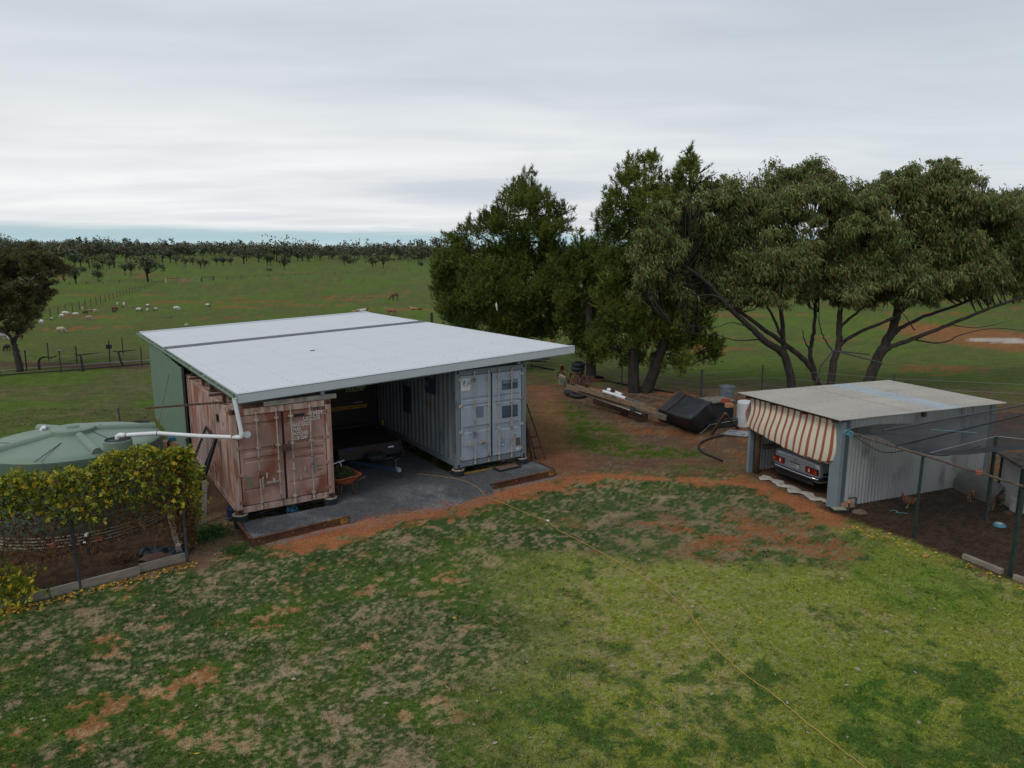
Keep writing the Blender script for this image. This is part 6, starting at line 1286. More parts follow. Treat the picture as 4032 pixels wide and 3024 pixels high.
# ------------------------------------------------------------------ pines
def pine(label, base, yd, lb_, trunks, seed, per=150):
    rg = np.random.default_rng(seed); t = empty('pine_tree', base, 0, label, 'pine tree', 'dark pine trees behind the yard'); bv = np.array(base)
    lobes = []
    for px, py, r_, *dy in lb_:
        y = yd+(dy[0] if dy else rg.uniform(-.8, .8)); p = WY(px, py, y); lobes.append((np.array(p), r_/FOC*y))
    # fill the middle of the crown, towards and away from the camera
    sub = []
    for c, R in lobes:
        for k in range(int(5+4*R)):
            d = unit(rg.normal(size=(1, 3)))[0]; sub.append((c+d*R*rg.uniform(.45, .85)*np.array([1, 1.25, 1]), R*rg.uniform(.32, .52)))
    P, D = lobes_pts(sub, per*2.9, rg, .7)
    P2, D2 = lobes_pts(lobes, per*.14, rg, .8); P = np.concatenate([P, P2]); D = np.concatenate([D, D2])
    sel = rg.choice(len(P), 1500); ld = P[sel][D[sel][:, 2] > .1]; st_ = 7      # upright leading shoots
    dv = unit(rg.normal(0, .22, (len(ld), 3))+np.array([0,0,1])); hh_ = rg.uniform(.12, .40, len(ld))
    LP = np.concatenate([ld+dv*(hh_*k/st_)[:, None] for k in range(st_)]); P = np.concatenate([P, LP]); D = np.concatenate([D, np.tile([0,0,1.], (len(LP), 1))])
    n = len(P); up = unit(D*.55+np.array([0,0,.85])+rg.normal(0,.25,(n,3))); m = 8
    off = rg.uniform(0, .20, (n*m, 1)); Pr = np.repeat(P, m, 0)+np.repeat(up, m, 0)*off
    Dr = np.repeat(up, m, 0)*.75+rg.normal(0, .55, (n*m, 3)); L = rg.uniform(.11, .22, n*m); Wd = rg.uniform(.025, .045, n*m)
    tint = fbm(P[:, 0]*1.0+P[:, 1], P[:, 2], .8, seed, 3); base_c = mix(np.broadcast_to(np.array([.070,.108,.022]), (n,3)), np.array([.168,.190,.035]), np.clip((tint-.3)*1.8, 0, 1))
    cl_ = np.repeat(base_c*rg.uniform(.65, 1.35, (n, 1)), m, 0)*rg.uniform(.7, 1.35, (n*m, 1))
    V_, F_, K_ = spikes(Pr, Dr, L, Wd, cl_); V_ -= np.tile(bv, (len(V_), 1))
    tag(link('crown', npmesh('crown', V_, F_, K_), MF_pine, t), kind='stuff')
    tr = []
    for pts in trunks:
        ps = [(Vector(WY(px, py, yd+(d_[0] if d_ else 0)))-Vector(base)) if i else Vector((WY(px,py,yd).x-base[0], 0, -.1)) for i, (px, py, *d_) in enumerate(pts)]
        ps = catmull(ps, 5); q = MB().tube(ps, [.30*(1-.80*i/(len(ps)-1)) for i in range(len(ps))], 10).obj('trunk', M_bark, t, smooth=True); tr += [(tuple(p),) for p in ps[3:]]
    skel([(tuple(c-bv), R) for c, R in lobes], tr, rg).obj('limbs', M_bark, t, smooth=True)
    return t, n*m
def W0(px, py): return tuple(G(px, py))
NP = 0
pine('broad dark pine on the left, standing behind the grey container roof', tuple(Vector((WY(2040,1300,39.5).x, 39.5, 0))), 39.5,
 [(2075,765,70),(2130,790,55),(2010,790,50),(1965,830,45),(2165,840,60),(2080,860,110),(1940,880,60),(1880,885,45),(1845,920,50),(1730,1040,50),(1750,1080,60),(1720,1150,45),(1800,1060,80),(1760,1200,60),(1820,1270,60),(1900,1150,110),(2020,1180,110),(2140,1130,100),(2190,935,70),(1990,960,110),(2110,980,110),(1790,975,45),(1850,1010,85),(1760,1045,60),(1740,1120,50),(1810,1120,90),(1930,1090,120),(2060,1110,120),(2170,1070,90),(1780,1200,70),(1880,1210,100),(2000,1220,110),(2120,1200,90),(1860,1290,55),(1950,1300,75),(2060,1310,75),(2150,1300,70),(2235,905,22),(2262,830,14),(2250,870,16),(2215,1010,45),(2240,1120,55),(2225,1240,60),(2095,700,22),(2060,705,18),(1905,835,18),(1745,920,14)],
 [[(2040,1440),(2050,1200),(2075,1000),(2090,760)]], 31, 120)
pine('slender dark pine in the middle with a single straight trunk', W0(2330,1499), 36.4,
 [(2290,970,50),(2330,1010,60),(2250,1040,55),(2300,1100,85),(2260,1180,75),(2340,1200,80),(2280,1270,85),(2350,1310,80),(2240,1300,60),(2300,1380,60),(2360,1400,50),(2240,1230,50)],
 [[(2330,1499),(2325,1300),(2310,1150),(2300,1000)]], 32, 120)
pine('tallest dark pine on the right with two trunks rising from one base', W0(2520,1545), 33.2,
 [(2535,625,32),(2560,660,48),(2500,680,50),(2450,720,45),(2400,765,32),(2520,740,70),(2590,740,60),(2710,615,24),(2600,790,60),(2640,800,70),(2620,860,90),(2560,1000,100),(2725,650,32),(2690,690,45),(2745,720,42),(2660,740,42),(2795,655,10),(2800,700,16),(2790,740,30),(2700,780,65),(2440,820,70),(2550,840,95),(2650,860,80),(2390,880,60),(2470,930,90),(2590,970,110),(2700,930,80),(2380,1000,70),(2440,1060,95),(2560,1100,120),(2680,1080,110),(2380,1150,75),(2470,1190,100),(2600,1220,115),(2730,1200,100),(2400,1280,80),(2510,1310,100),(2640,1330,95),(2760,1320,80),(2400,1370,55),(2480,1400,60),(2600,1420,50),(2700,1420,60),(2790,1410,45),(2350,1350,45),(2820,1370,35)],
 [[(2500,1545),(2495,1400),(2510,1150),(2530,850),(2540,660)],[(2545,1540),(2590,1420),(2640,1250),(2690,950),(2720,680)]], 33, 125)

# ------------------------------------------------------------------ gums
def gum(label, base, lb_, branches, seed, N, yref=33, leafc=((.120,.160,.045),(.245,.272,.105),(.19,.125,.055)), cat='gum tree', name='gum_tree', grp='gum trees behind the garage shed', bark=None, lsz=1.0, droop=.9, twigs=True):
    rg = np.random.default_rng(seed); t = empty(name, base, 0, label, cat, grp); bv = np.array(base)
    allp = []
    for r0, r1, pts in branches:
        ps = [Vector(WY(px, py, yref+d_))-Vector(base) for px, py, d_ in pts]; ps = catmull(ps, 6)
        r0 *= .78; r1 *= .8
        q = MB().tube([p+Vector((rg.normal(0,.02), rg.normal(0,.02), 0)) for p in ps], [r0+(r1-r0)*(i/(len(ps)-1))**.8 for i in range(len(ps))], 10)
        q.obj('trunk' if r0 > .15 else 'branch', bark or M_gbark, t, smooth=True); allp += [(tuple(p),) for p in ps[len(ps)//4:]]
    lobes = []
    for px, py, r_, *dy in lb_:
        y = yref+(dy[0] if dy else rg.uniform(-1.6, 1.6)); lobes.append((np.array(WY(px, py, y)), r_/FOC*y))
    cs = np.array([c for c, R in lobes]); mids = []
    for i in range(len(lobes)):
        dd = np.linalg.norm(cs-cs[i], axis=1); dd[i] = 1e9
        for j in np.argsort(dd)[:3]:
            if dd[j] < 3.2: mids.append(((cs[i]+cs[j])/2, min(lobes[i][1], lobes[j][1])*.85))
    sub = []
    for c, R in lobes+mids:
        for k in range(int(5+4*R)):
            d = unit(rg.normal(size=(1, 3)))[0]; sub.append((c+d*R*rg.uniform(.3, .85)*np.array([1, 1.2, 1]), R*rg.uniform(.30, .52)))
    A_ = sum(R*R for c, R in sub); P, D = lobes_pts(sub, N/A_, rg, .95, .75)
    n = len(P); Dn = D*.25+rg.normal(0, .45, (n, 3))+np.array([.18,0,-droop]); L = rg.uniform(.14, .26, n)*lsz; Wd = L*rg.uniform(.20, .34, n)
    tint = fbm(P[:, 0]+P[:, 1]*.6, P[:, 2], .9, seed, 3); lc = np.array(leafc)
    c_ = mix(np.broadcast_to(lc[0], (n, 3)), lc[1], np.clip((tint-.35)*1.6+.35*(D[:, 2]), 0, 1)); br = (rg.random(n) < .16)+0.0; c_ = mix(c_, np.broadcast_to(lc[2], (n,3)), br)  # leaf colour also lightens toward lobe tops, painting in light from above
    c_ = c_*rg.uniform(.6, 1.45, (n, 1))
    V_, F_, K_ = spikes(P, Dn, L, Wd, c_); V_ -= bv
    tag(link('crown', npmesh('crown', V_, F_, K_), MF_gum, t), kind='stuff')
    skel([(tuple(c-bv), R) for c, R in lobes]+[(tuple(c-bv), R) for c, R in sub[::4]], allp, rg, 1.0, .03).obj('limbs', bark or M_gbark, t, smooth=True)
    return t
gA = (7+6.1, 33, 0)
bA = tuple(Vector((WY(3125,1540,33).x, 33, 0)))
gum('spreading gum tree on the left of the pair, its trunks leaning left over the yard', bA,
 [(2545,960,75),(2590,900,85),(2660,850,95),(2530,1050,65),(2560,1130,70),(2620,1000,110),(2640,1100,80),(2720,900,110),(2760,1000,120),(2740,1110,80),(2810,820,110),(2860,930,120),(2830,1050,110),(2850,1140,75),(2900,740,90),(2960,830,130),(2960,980,120),(2950,1100,90),(3030,710,90),(3080,800,120),(3090,920,110),(3060,1040,90),(3150,680,70),(3210,700,85),(3230,800,90),(3190,980,80),(3280,740,60),(2700,790,50),(2780,745,45),(2860,700,30),(3340,780,40),(2600,1180,55),(2700,1150,60),(2800,1130,60),(2660,1210,40),(3000,1010,110),(2880,1080,80),(3120,1040,80),(2560,1080,70),(2530,1150,60),(2620,1160,60),(2700,1200,50),(2780,1190,55),(2860,1170,60),(2940,1150,65),(3020,1130,70),(3100,1120,60),(2650,1110,95),(2760,1080,95),(2870,1090,90),(2960,1060,95),(3060,1060,90),(3150,1030,90),(2580,1020,95),(2560,950,105),(2560,1060,100),(2620,890,100),(2530,1000,80),(3340,820,80),(3300,760,70),(2900,1190,55),(3010,1180,55),(3090,1170,50),(2740,1180,45),(2980,1160,40),(3140,1100,70),(3200,1060,70)],
 [(.27,.09,[(3125,1550,0),(3090,1404,0),(3008,1341,-.4),(2957,1290,-.7),(2868,1208,-1.0),(2792,1120,-1.2),(2700,1050,-1.3)]),
  (.17,.06,[(3095,1420,0),(3082,1330,.3),(3078,1240,.5),(3062,1120,.7),(3040,1000,.8),(3010,850,.8)]),
  (.20,.06,[(3229,1530,.6),(3185,1436,.5),(3096,1360,.2),(3008,1297,-.2),(2930,1240,-.6),(2860,1190,-1),(2800,1160,-1.4)]),
  (.16,.05,[(3215,1500,.6),(3192,1385,.8),(3204,1309,.9),(3212,1180,1.0),(3205,1050,1.1),(3190,900,1)]),
  (.10,.03,[(3080,1330,.3),(3040,1240,.2),(3000,1180,0),(2960,1080,-.3)]),
  (.05,.015,[(3000,1335,-.4),(2900,1340,-.6),(2820,1320,-.8),(2700,1310,-1)]),(.06,.02,[(3190,1385,.8),(3168,1340,.7),(3160,1300,.7)]),
  (.04,.012,[(2957,1290,-.7),(2880,1270,-1.2),(2800,1290,-1.6),(2640,1270,-2)])], 41, 205000)
bB = tuple(Vector((WY(3270,1540,32).x, 32, 0)))
gum('middle gum tree with a crooked forked trunk behind the garage roof', bB,
 [(3390,830,85),(3300,900,95),(3400,930,100),(3280,1000,90),(3390,1040,110),(3320,1120,80),(3470,1010,100),(3450,1130,80),(3360,1180,50),(3250,1120,50),(3520,930,90),(3540,1080,80),(3440,800,50),(3490,760,60),(3580,1150,60),(3330,1060,90),(3420,1150,70),(3500,1110,80),(3240,1050,70),(3340,980,90),(3200,1130,60),(3270,1150,55),(3350,1150,65),(3430,1130,70),(3230,1080,85),(3330,1090,90),(3430,1070,85),(3500,1150,60),(3370,770,70),(3420,800,85),(3450,760,55),(3500,720,60),(3340,860,80),(3160,1150,55),(3300,1170,45)],
 [(.24,.14,[(3270,1540,0),(3282,1423,0),(3301,1366,.1),(3304,1290,.2),(3310,1200,.3)]),(.13,.05,[(3301,1366,.1),(3345,1330,-.2),(3409,1297,-.4),(3516,1252,-.6),(3592,1195,-.8),(3690,1140,-.9),(3833,1107,-.9)]),
  (.10,.03,[(3304,1290,.2),(3350,1250,.3),(3420,1190,.5),(3480,1080,.6),(3500,960,.6)]),(.06,.02,[(3290,1400,0),(3250,1340,.3),(3230,1290,.4),(3225,1230,.4)])], 42, 100000)
bC = tuple(Vector((WY(3415,1530,31.5).x, 31.5, 0)))
gum('right hand gum tree with long limbs sweeping right toward the edge', bC,
 [(3560,720,70),(3640,700,85),(3720,715,90),(3800,750,85),(3600,800,110),(3720,830,120),(3830,830,95),(3560,900,90),(3660,940,120),(3790,940,120),(3900,900,100),(3600,1040,90),(3720,1050,100),(3840,1040,100),(3950,1000,100),(3880,820,60),(3640,1120,60),(3760,1130,60),(3900,1120,70),(3960,1090,60),(3580,670,30),(3680,640,30),(3750,650,35),(3500,700,40),(3860,720,30),(3680,1060,90),(3800,1090,80),(3900,1060,90),(3560,1100,70),(3950,940,90),(3700,1130,55),(3620,1090,65),(3760,1100,70),(3830,1130,60),(3920,1110,60),(3980,1060,70),(3550,1040,80),(3600,1130,70),(3930,790,70),(3980,820,80),(3540,740,70),(3700,1110,80),(3800,1090,85),(3880,1070,85),(3660,1180,45),(3860,1150,45)],
 [(.34,.16,[(3415,1530,0),(3453,1417,0),(3497,1335,.1),(3535,1233,.3),(3540,1120,.5),(3560,980,.6),(3600,840,.6)]),
  (.17,.05,[(3460,1410,0),(3500,1370,-.2),(3592,1335,-.4),(3738,1278,-.6),(3896,1214,-.8),(4022,1170,-1),(4120,1130,-1)]),
  (.14,.05,[(3515,1320,.1),(3560,1285,.2),(3643,1245,.4),(3769,1202,.6),(3900,1150,.7),(4050,1110,.8)]),
  (.06,.015,[(3592,1335,-.4),(3680,1350,-.6),(3738,1341,-.8),(3782,1319,-.9),(3909,1293,-1.2),(4040,1303,-1.5)]),
  (.10,.03,[(3535,1233,.3),(3590,1180,.3),(3680,1100,.2),(3760,1020,.1),(3830,920,0)]),(.04,.01,[(3600,1300,0),(3560,1240,0),(3530,1190,0)]),(.035,.01,[(3738,1278,-.6),(3850,1290,-.9),(3990,1260,-1.2)])], 43, 138000)
bD = tuple(Vector((WY(4230,1480,34).x, 34, 0)))
gum('gum tree half cut off by the right edge', bD,
 [(3960,800,60),(4010,770,50),(4030,850,90),(4100,900,120),(4010,960,90),(4100,1030,110),(4200,900,140),(4180,1080,110),(4000,1060,60),(4300,1000,140),(4060,1140,60),(4000,1120,60),(4050,800,80),(3980,880,90),(3960,1080,60),(4040,1060,80),(4150,800,90)],
 [(.30,.10,[(4230,1500,0),(4200,1350,0),(4160,1200,0),(4100,1000,0)]),(.15,.04,[(4200,1350,0),(4260,1200,0),(4300,1000,0)]),(.12,.04,[(4180,1280,0),(4090,1180,0),(4020,1080,-.3)])], 44, 66000, 34)
# dark trees seen below and through the gums on the far right
for px, py, h, r_, lb in ((3690,1120,150,70,'dark scrub tree in the distance under the right gum limbs'),(3860,1100,160,90,'dark scrub tree far off between the gum limbs at right'),(4000,1110,170,80,'dark scrub tree far off at the right edge')): pass
bE = tuple(G(80, 1458)); bE = (WY(80,1458,39.6).x, 39.6, 0)
gum('dark olive wattle tree standing at the left edge by the vineyard fence', bE,
 [(20,1010,45),(75,990,42),(130,985,38),(170,1010,42),(215,1035,38),(255,1055,30),(100,1030,48),(50,1060,48),(150,1060,42),(200,1080,32),(235,1080,24),(0,1080,50),(-40,1040,60),(10,1140,50),(60,1130,45),(110,1120,30),(40,1190,52),(100,1180,45),(150,1170,38),(190,1150,30),(215,1145,14),(0,1220,48),(60,1240,50),(115,1230,42),(160,1205,28),(80,1290,34),(20,1290,36),(120,1275,22),(-50,1150,60),(-60,1240,50),(170,1130,28)],
 [(.26,.16,[(80,1464,0),(68,1400,0),(57,1360,0),(52,1335,.1)]),(.14,.06,[(57,1365,0),(40,1325,-.3),(5,1302,-.5),(-40,1270,-.6)]),(.14,.05,[(55,1345,0),(66,1325,.2),(78,1298,.3),(95,1230,.4),(106,1160,.4)]),
  (.10,.04,[(100,1160,.3),(112,1125,.3),(125,1104,.3),(146,1082,.3),(180,1074,.2)])], 45, 60000, 39.6, ((.075,.075,.026),(.14,.115,.040),(.15,.085,.035)), 'wattle tree', 'wattle_tree', 'wattle by the fence', None, .8, .1)
q = MB().tube([WY(105,1140,39.2), WY(116,1118,39.2), WY(122,1104,39.2), WY(146,1082,39.1), WY(160,1070,39.1), WY(172,1059,39.1)], [.07,.06,.05,.045,.035,.02], 7).tube([WY(118,1112,39.2), WY(112,1090,39.2), WY(70,1095,39.1)], [.045,.04,.015], 6)
o = q.obj('branch', M_greybark, bpy.data.objects['wattle_tree'], smooth=True); o.location = -Vector(bE)

# ------------------------------------------------------------------ paddock trees
def paddock_proto(kind, seed):
    """crown and trunk meshes of a tree one metre tall"""
    rg = np.random.default_rng(seed); q = MB(); lobes = []
    if kind == 'round': lobes = [(np.array([rg.normal(0,.17), rg.normal(0,.17), .66+rg.normal(0,.09)]), rg.uniform(.19,.29)) for _ in range(9)]; th = .42; nt_ = 1
    elif kind == 'spread': lobes = [(np.array([rg.normal(0,.30), rg.normal(0,.25), .72+rg.normal(0,.07)]), rg.uniform(.17,.26)) for _ in range(13)]; th = .5; nt_ = 2
    elif kind == 'tall': lobes = [(np.array([rg.normal(0,.15), rg.normal(0,.14), .74+rg.normal(0,.08)]), rg.uniform(.11,.19)) for _ in range(9)]; th = .65; nt_ = 2
    else: lobes = [(np.array([rg.normal(0,.3), rg.normal(0,.3), .40+rg.normal(0,.05)]), rg.uniform(.25,.38)) for _ in range(5)]; th = .2; nt_ = 1
    P, D = lobes_pts(lobes, 7200/len(lobes)*1.0/1.0, rg, .85); n = len(P)
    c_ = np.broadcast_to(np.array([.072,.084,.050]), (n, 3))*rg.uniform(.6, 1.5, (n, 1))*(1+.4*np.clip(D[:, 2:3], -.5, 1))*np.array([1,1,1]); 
    V_, F_, K_ = leaves(P, D*.5+rg.normal(0,.7,(n,3)), rg.uniform(.07,.13,n), rg.uniform(.05,.085,n), c_)
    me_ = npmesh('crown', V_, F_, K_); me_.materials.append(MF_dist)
    for i in range(nt_):
        a_ = rg.uniform(0, 6.28); q.tube([(0.0+.02*i,0,-.03), (.03*math.cos(a_),.03*math.sin(a_),th*.6), (.10*math.cos(a_),.1*math.sin(a_),th+.15)], [.035,.025,.01], 6)
    for c, R in lobes: q.tube([(0,0,th*.55), tuple(np.array([0,0,th*.6])*.4+c*.6), tuple(c)], [.018,.012,.005], 4)
    mt_ = q.mesh('trunk', True); mt_.materials.append(M_bark if kind != 'tall' else M_gbark); return me_, mt_
protos = {k: [paddock_proto(k, s) for s in ss] for k, ss in (('round', (1,2,3)), ('spread', (4,5,6)), ('tall', (7,8)), ('bush', (9,)))}
KL = {'round': ('rounded paddock tree', 'round trees in the far paddock'), 'spread': ('spreading paddock tree', 'spreading trees in the far paddock'), 'tall': ('tall open gum', 'tall gums at the edge of the far woods'), 'bush': ('low dark bush', 'bushes in the far paddock')}
c1_ = lambda x, y: (x*.4219, 800+y*.4219); c2_ = lambda x, y: (800+x*.4521, 800+y*.4521)
TL = []
for x, y, h, k in ((710,757,165,'spread'),(1380,732,250,'spread'),(1170,668,110,'spread'),(1226,667,115,'round'),(910,622,70,'bush'),(915,700,80,'bush'),(700,603,140,'spread'),(755,592,120,'spread'),(835,610,120,'tall'),(1022,618,90,'round'),(1066,603,150,'tall'),(960,600,120,'spread'),(1240,520,110,'spread'),(1730,588,80,'round'),(1645,575,95,'spread'),(1875,615,90,'round'),(1912,606,85,'round'),(2020,572,70,'round'),(2080,578,78,'round'),(1800,582,75,'round'),(625,470,95,'round'),(1495,600,30,'bush'),(930,735,22,'bush'),(780,640,50,'bush'),(1520,556,130,'spread'),(1590,552,120,'spread'),(1340,560,120,'spread')): TL.append((*c1_(x, y), h*.4219, k))
for x, y, h, k in ((115,532,65,'round'),(175,541,70,'round'),(240,540,70,'round'),(355,525,130,'spread'),(485,516,110,'spread'),(560,542,100,'spread'),(585,541,95,'round'),(705,583,125,'round'),(585,594,30,'bush'),(746,522,30,'bush'),(920,516,80,'round'),(825,506,100,'spread'),(868,506,95,'round'),(740,500,100,'spread'),(1228,543,110,'round'),(1275,530,55,'bush'),(1475,560,100,'spread'),(1503,545,50,'round'),(1570,567,120,'round'),(1895,550,42,'bush'),(1880,488,200,'tall'),(2060,480,205,'tall'),(1020,500,100,'spread'),(1130,495,80,'spread'),(1345,498,20,'bush'),(1615,500,24,'bush'),(1663,500,24,'bush'),(1702,495,24,'bush'),(1525,480,150,'tall'),(710,470,150,'tall'),(1840,495,38,'bush'),(1910,490,40,'bush')): TL.append((*c2_(x, y), h*.4521, k))
for x, y, h, k in ((10,1145,90,'spread'),(3690,1215,130,'spread'),(3800,1190,110,'spread'),(3900,1200,140,'spread'),(3990,1195,150,'spread'),(3620,1180,110,'round'),(3740,1175,120,'spread'),(3850,1165,120,'round'),(3950,1160,130,'spread'),(3420,1160,100,'spread'),(3260,1150,90,'spread'),(3150,1180,90,'round'),(3050,1150,90,'round')): TL.append((x, y, h, k))
TL.sort(); cnt = {k: 0 for k in KL}; rq = random.Random(77)
for px, py, h, k in TL:
    g = G(px, py); H_ = h/FOC*g.y*math.hypot(1, .0); me_, mt_ = rq.choice(protos[k]); nm = {'round':'paddock_tree','spread':'paddock_tree','tall':'tall_gum','bush':'bush'}[k]
    r = empty(nm, g, rq.uniform(0, 6.28), '%s, the %s of its kind from the left' % (KL[k][0], ORD[cnt[k]] if cnt[k] < 30 else 'last'), 'bush' if k == 'bush' else 'tree', KL[k][1]); cnt[k] += 1
    r.scale = (H_*rq.uniform(.9, 1.12),)*2+(H_,) if k != 'bush' else (H_*1.1, H_*1.1, H_*1.3)
    if k == 'spread' : r.scale = (H_*1.02, H_*1.02, H_)
    link('crown', me_, None, r); link('trunk', mt_, None, r)
# the wood beyond, one mass
rg = np.random.default_rng(50); parts = []; tq = MB()
n = 0
pv = [protos[k][i] for k, i in (('round',0),('round',1),('spread',0),('spread',1),('spread',2),('tall',0))]
small = []
for k in range(6):
    rr_ = np.random.default_rng(60+k); lob = [(np.array([rr_.normal(0,.25), rr_.normal(0,.25), .60+rr_.normal(0,.13)]), rr_.uniform(.17,.28)) for _ in range(7)]
    D = unit(rr_.normal(size=(120, 3))); k2 = rr_.integers(0, 7, 120); P = np.array([lob[k][0] for k in k2])+D*np.array([lob[k][1] for k in k2])[:, None]*rr_.uniform(.35, 1.0, (120, 1)); small.append((P, D))
for i in range(2700):
    y = rg.uniform(0, 1)**.8*520+300; x = rg.uniform(-.80, .86)*y; pxx = 2016+x/y*FOC
    start = 285+115*sstep(300, 900, pxx)+40*math.sin(pxx*.01)+60*sstep(1500, 1900, pxx)
    if y < start or (y < start+170 and fbm(np.array([x]), np.array([y]), .016, 91, 3)[0] < .46): continue
    z = float(gheight(x, y)); H_ = rg.uniform(6, 11)*(1.3 if rg.random() < .08 else 1); P, D = small[rg.integers(6)]; a_ = rg.uniform(0, 6.28); c_, s_ = math.cos(a_), math.sin(a_)
    keep = rg.random(len(P)) < (.7 if y > 500 else 1.0); Pk, Dk = P[keep], D[keep]
    Q = np.c_[Pk[:, 0]*c_-Pk[:, 1]*s_, Pk[:, 0]*s_+Pk[:, 1]*c_, Pk[:, 2]]*H_+np.array([x, y, z]); m = len(Q)
    hue = np.array([.085,.094,.060])*rg.uniform(.7, 1.3)*(np.array([1.15,.95,.9]) if rg.random() < .3 else 1)
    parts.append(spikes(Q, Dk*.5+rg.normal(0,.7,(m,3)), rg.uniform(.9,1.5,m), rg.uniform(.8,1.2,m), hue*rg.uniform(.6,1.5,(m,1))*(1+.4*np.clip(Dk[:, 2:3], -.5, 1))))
    tq.tube([(x, y, z-.2), (x+.2, y, z+H_*.6)], [.2,.1], 4, False)
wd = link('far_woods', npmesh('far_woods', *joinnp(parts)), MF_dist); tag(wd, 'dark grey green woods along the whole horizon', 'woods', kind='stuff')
tag(tq.obj('wood_trunks', M_gbark, wd), kind='stuff')

# ------------------------------------------------------------------ paddock fences
M_star = mat('dark star post', (.045,.042,.040), (.03,.03,.03), 9, .8)
def pfence(name, label, posts, wires, pw=.06, m=None):
    p0 = posts[0][0]; f = empty(name, p0, 0, label, 'fence')
    for p, h in posts: MB().beam(p-p0-k_*.1, p-p0+k_*h, pw, pw*.8).obj('post', m or M_star, f)
    for z_ in wires: MB().tube([p-p0+k_*z_*h for p, h in posts], .010, 3, False).obj('wire', M_star, f)
    return f
fl = [(390,1085,80),(470,1060,75),(547,1045,80),(613,1025,78),(680,1015,85),(743,998,80),(798,982,80),(852,965,75),(900,950,75),(943,937,70),(985,925,68),(1022,912,65),(1060,902,62),(1093,888,60),(1124,878,58),(1154,868,55),(1184,860,55),(1213,850,52),(1238,842,50),(1263,835,48),(1287,825,46),(1310,818,44),(1330,810,44),(1350,803,42),(1367,795,40),(1385,788,40),(1402,783,38),(1420,777,36),(1437,771,36),(1455,765,34),(1475,760,34),(1497,752,34),(1520,746,34)]
def pg(x, y, h, f=c1_): g = G(*f(x, y)); return g, h*(.4219 if f is c1_ else .4521)/FOC*g.y
pfence('paddock_fence', 'long line of dark star posts and wire running away between the paddocks', [pg(*a) for a in fl], (.35,.65,.93))
fb = [(330,800,30),(490,776,34),(655,768,34),(808,760,34),(963,755,32),(1116,750,34),(1270,742,32),(1420,738,30)]
pfence('cross_fence', 'faint cross fence in the distance left of the metal gate', [pg(*a) for a in fb], (.5,.9), .08)
fr_ = [(90,672,34),(210,665,30),(330,660,30),(448,655,30),(570,650,28),(688,645,30),(806,640,30),(922,636,30),(1035,632,28),(1147,626,28),(1258,620,28),(1370,615,28),(1480,610,28),(1585,605,28),(1692,600,26),(1793,597,26),(1893,592,28)]
pfence('cross_fence', 'faint cross fence in the distance right of the metal gate', [pg(*a, c2_) for a in fr_], (.5,.9), .08)
g0, g1 = G(*c1_(1668,738)), G(*c1_(1882,728)); gp = empty('metal_gate', g0, 0, 'white galvanised zigzag field gate in the far fence', 'gate'); d = g1-g0; hg = 34*.4219/FOC*g0.y
q = MB(); 
for z_ in (.15, hg): q.beam(k_*z_, d+k_*z_, .07, .07)
q.beam(k_*0, k_*hg, .1, .1); q.beam(d, d+k_*hg, .1, .1); q.obj('frame', M_bar, gp)
for i in range(6): a_, b_ = d*(i/6), d*((i+1)/6); MB().beam(a_+k_*(.15 if i % 2 else hg), b_+k_*(hg if i % 2 else .15), .05, .05).obj('brace', M_bar, gp)
ge = empty('gate_strainers', G(*c1_(1550,742)), 0, 'white strainer post and rails beside the far gate', 'fence'); ho = 42*.4219/FOC*ge.location.y
MB().box(-.14,.14,-.1,.1,0,ho).obj('post', M_bar, ge); 
for x in (1668,1882,1992): p = G(*c1_(x, 735 if x < 1900 else 722)); MB().box(-.1,.1,-.1,.1,0,ho*.95).obj('post', M_star, ge, loc=tuple(p-ge.location))
MB().beam((0,0,ho*.9), g0-ge.location+k_*ho*.9, .08, .08).obj('rail', M_star, ge); MB().beam(g1-ge.location+k_*ho*.9, G(*c1_(1992,722))-ge.location+k_*ho*.9, .08, .08).obj('rail', M_star, ge)

# near back fence with old grape vines
vfp = [pg(455,1470,170), pg(570,1585,210), pg(722,1518,185), pg(1030,1495,215), pg(1150,1420,170), pg(1325,1525,185), pg(0,1620,200), pg(250,1560,190)]
vf2 = empty('vineyard_fence', vfp[0][0], 0, 'dark star posts and wires of the old vineyard fence left of the carport', 'fence'); v0 = vfp[0][0]
for p, h in vfp: MB().beam(p-v0-k_*.1, p-v0+k_*h+Vector((.03,0,0)), .055, .045).obj('post', M_star, vf2)
for z_ in (.35,.75,1.1): MB().tube([p-v0+k_*z_ for p, h in sorted((vfp[i] for i in (6,7,1,2,3,5)), key=lambda a: a[0].x)], .006, 3).obj('wire', M_steel, vf2)
MB().tube([p-v0+k_*.06 for p in (G(*c1_(-100,1590)), G(*c1_(200,1555)), G(*c1_(600,1530)), G(*c1_(1000,1500)), G(*c1_(1430,1470)))], .03, 5).obj('pale_pipe', mat('pale pipe', (.34,.30,.27)), vf2)
MB().tube([p-v0+k_*.05 for p in (G(*c1_(-100,1625)), G(*c1_(300,1590)), G(*c1_(700,1565)), G(*c1_(1430,1500)))], .03, 5).obj('black_pipe', M_seal, vf2)
p, h = vfp[1]; MB().box(-.28,.28,-.12,.12,h,h+.05).obj('post_cap_board', M_oldtim, vf2, loc=tuple(p-v0))
p, h = vfp[3]; MB().box(-.11,.14,-.1,.1,.9,1.15).obj('black_box', M_seal, vf2, loc=tuple(p-v0))
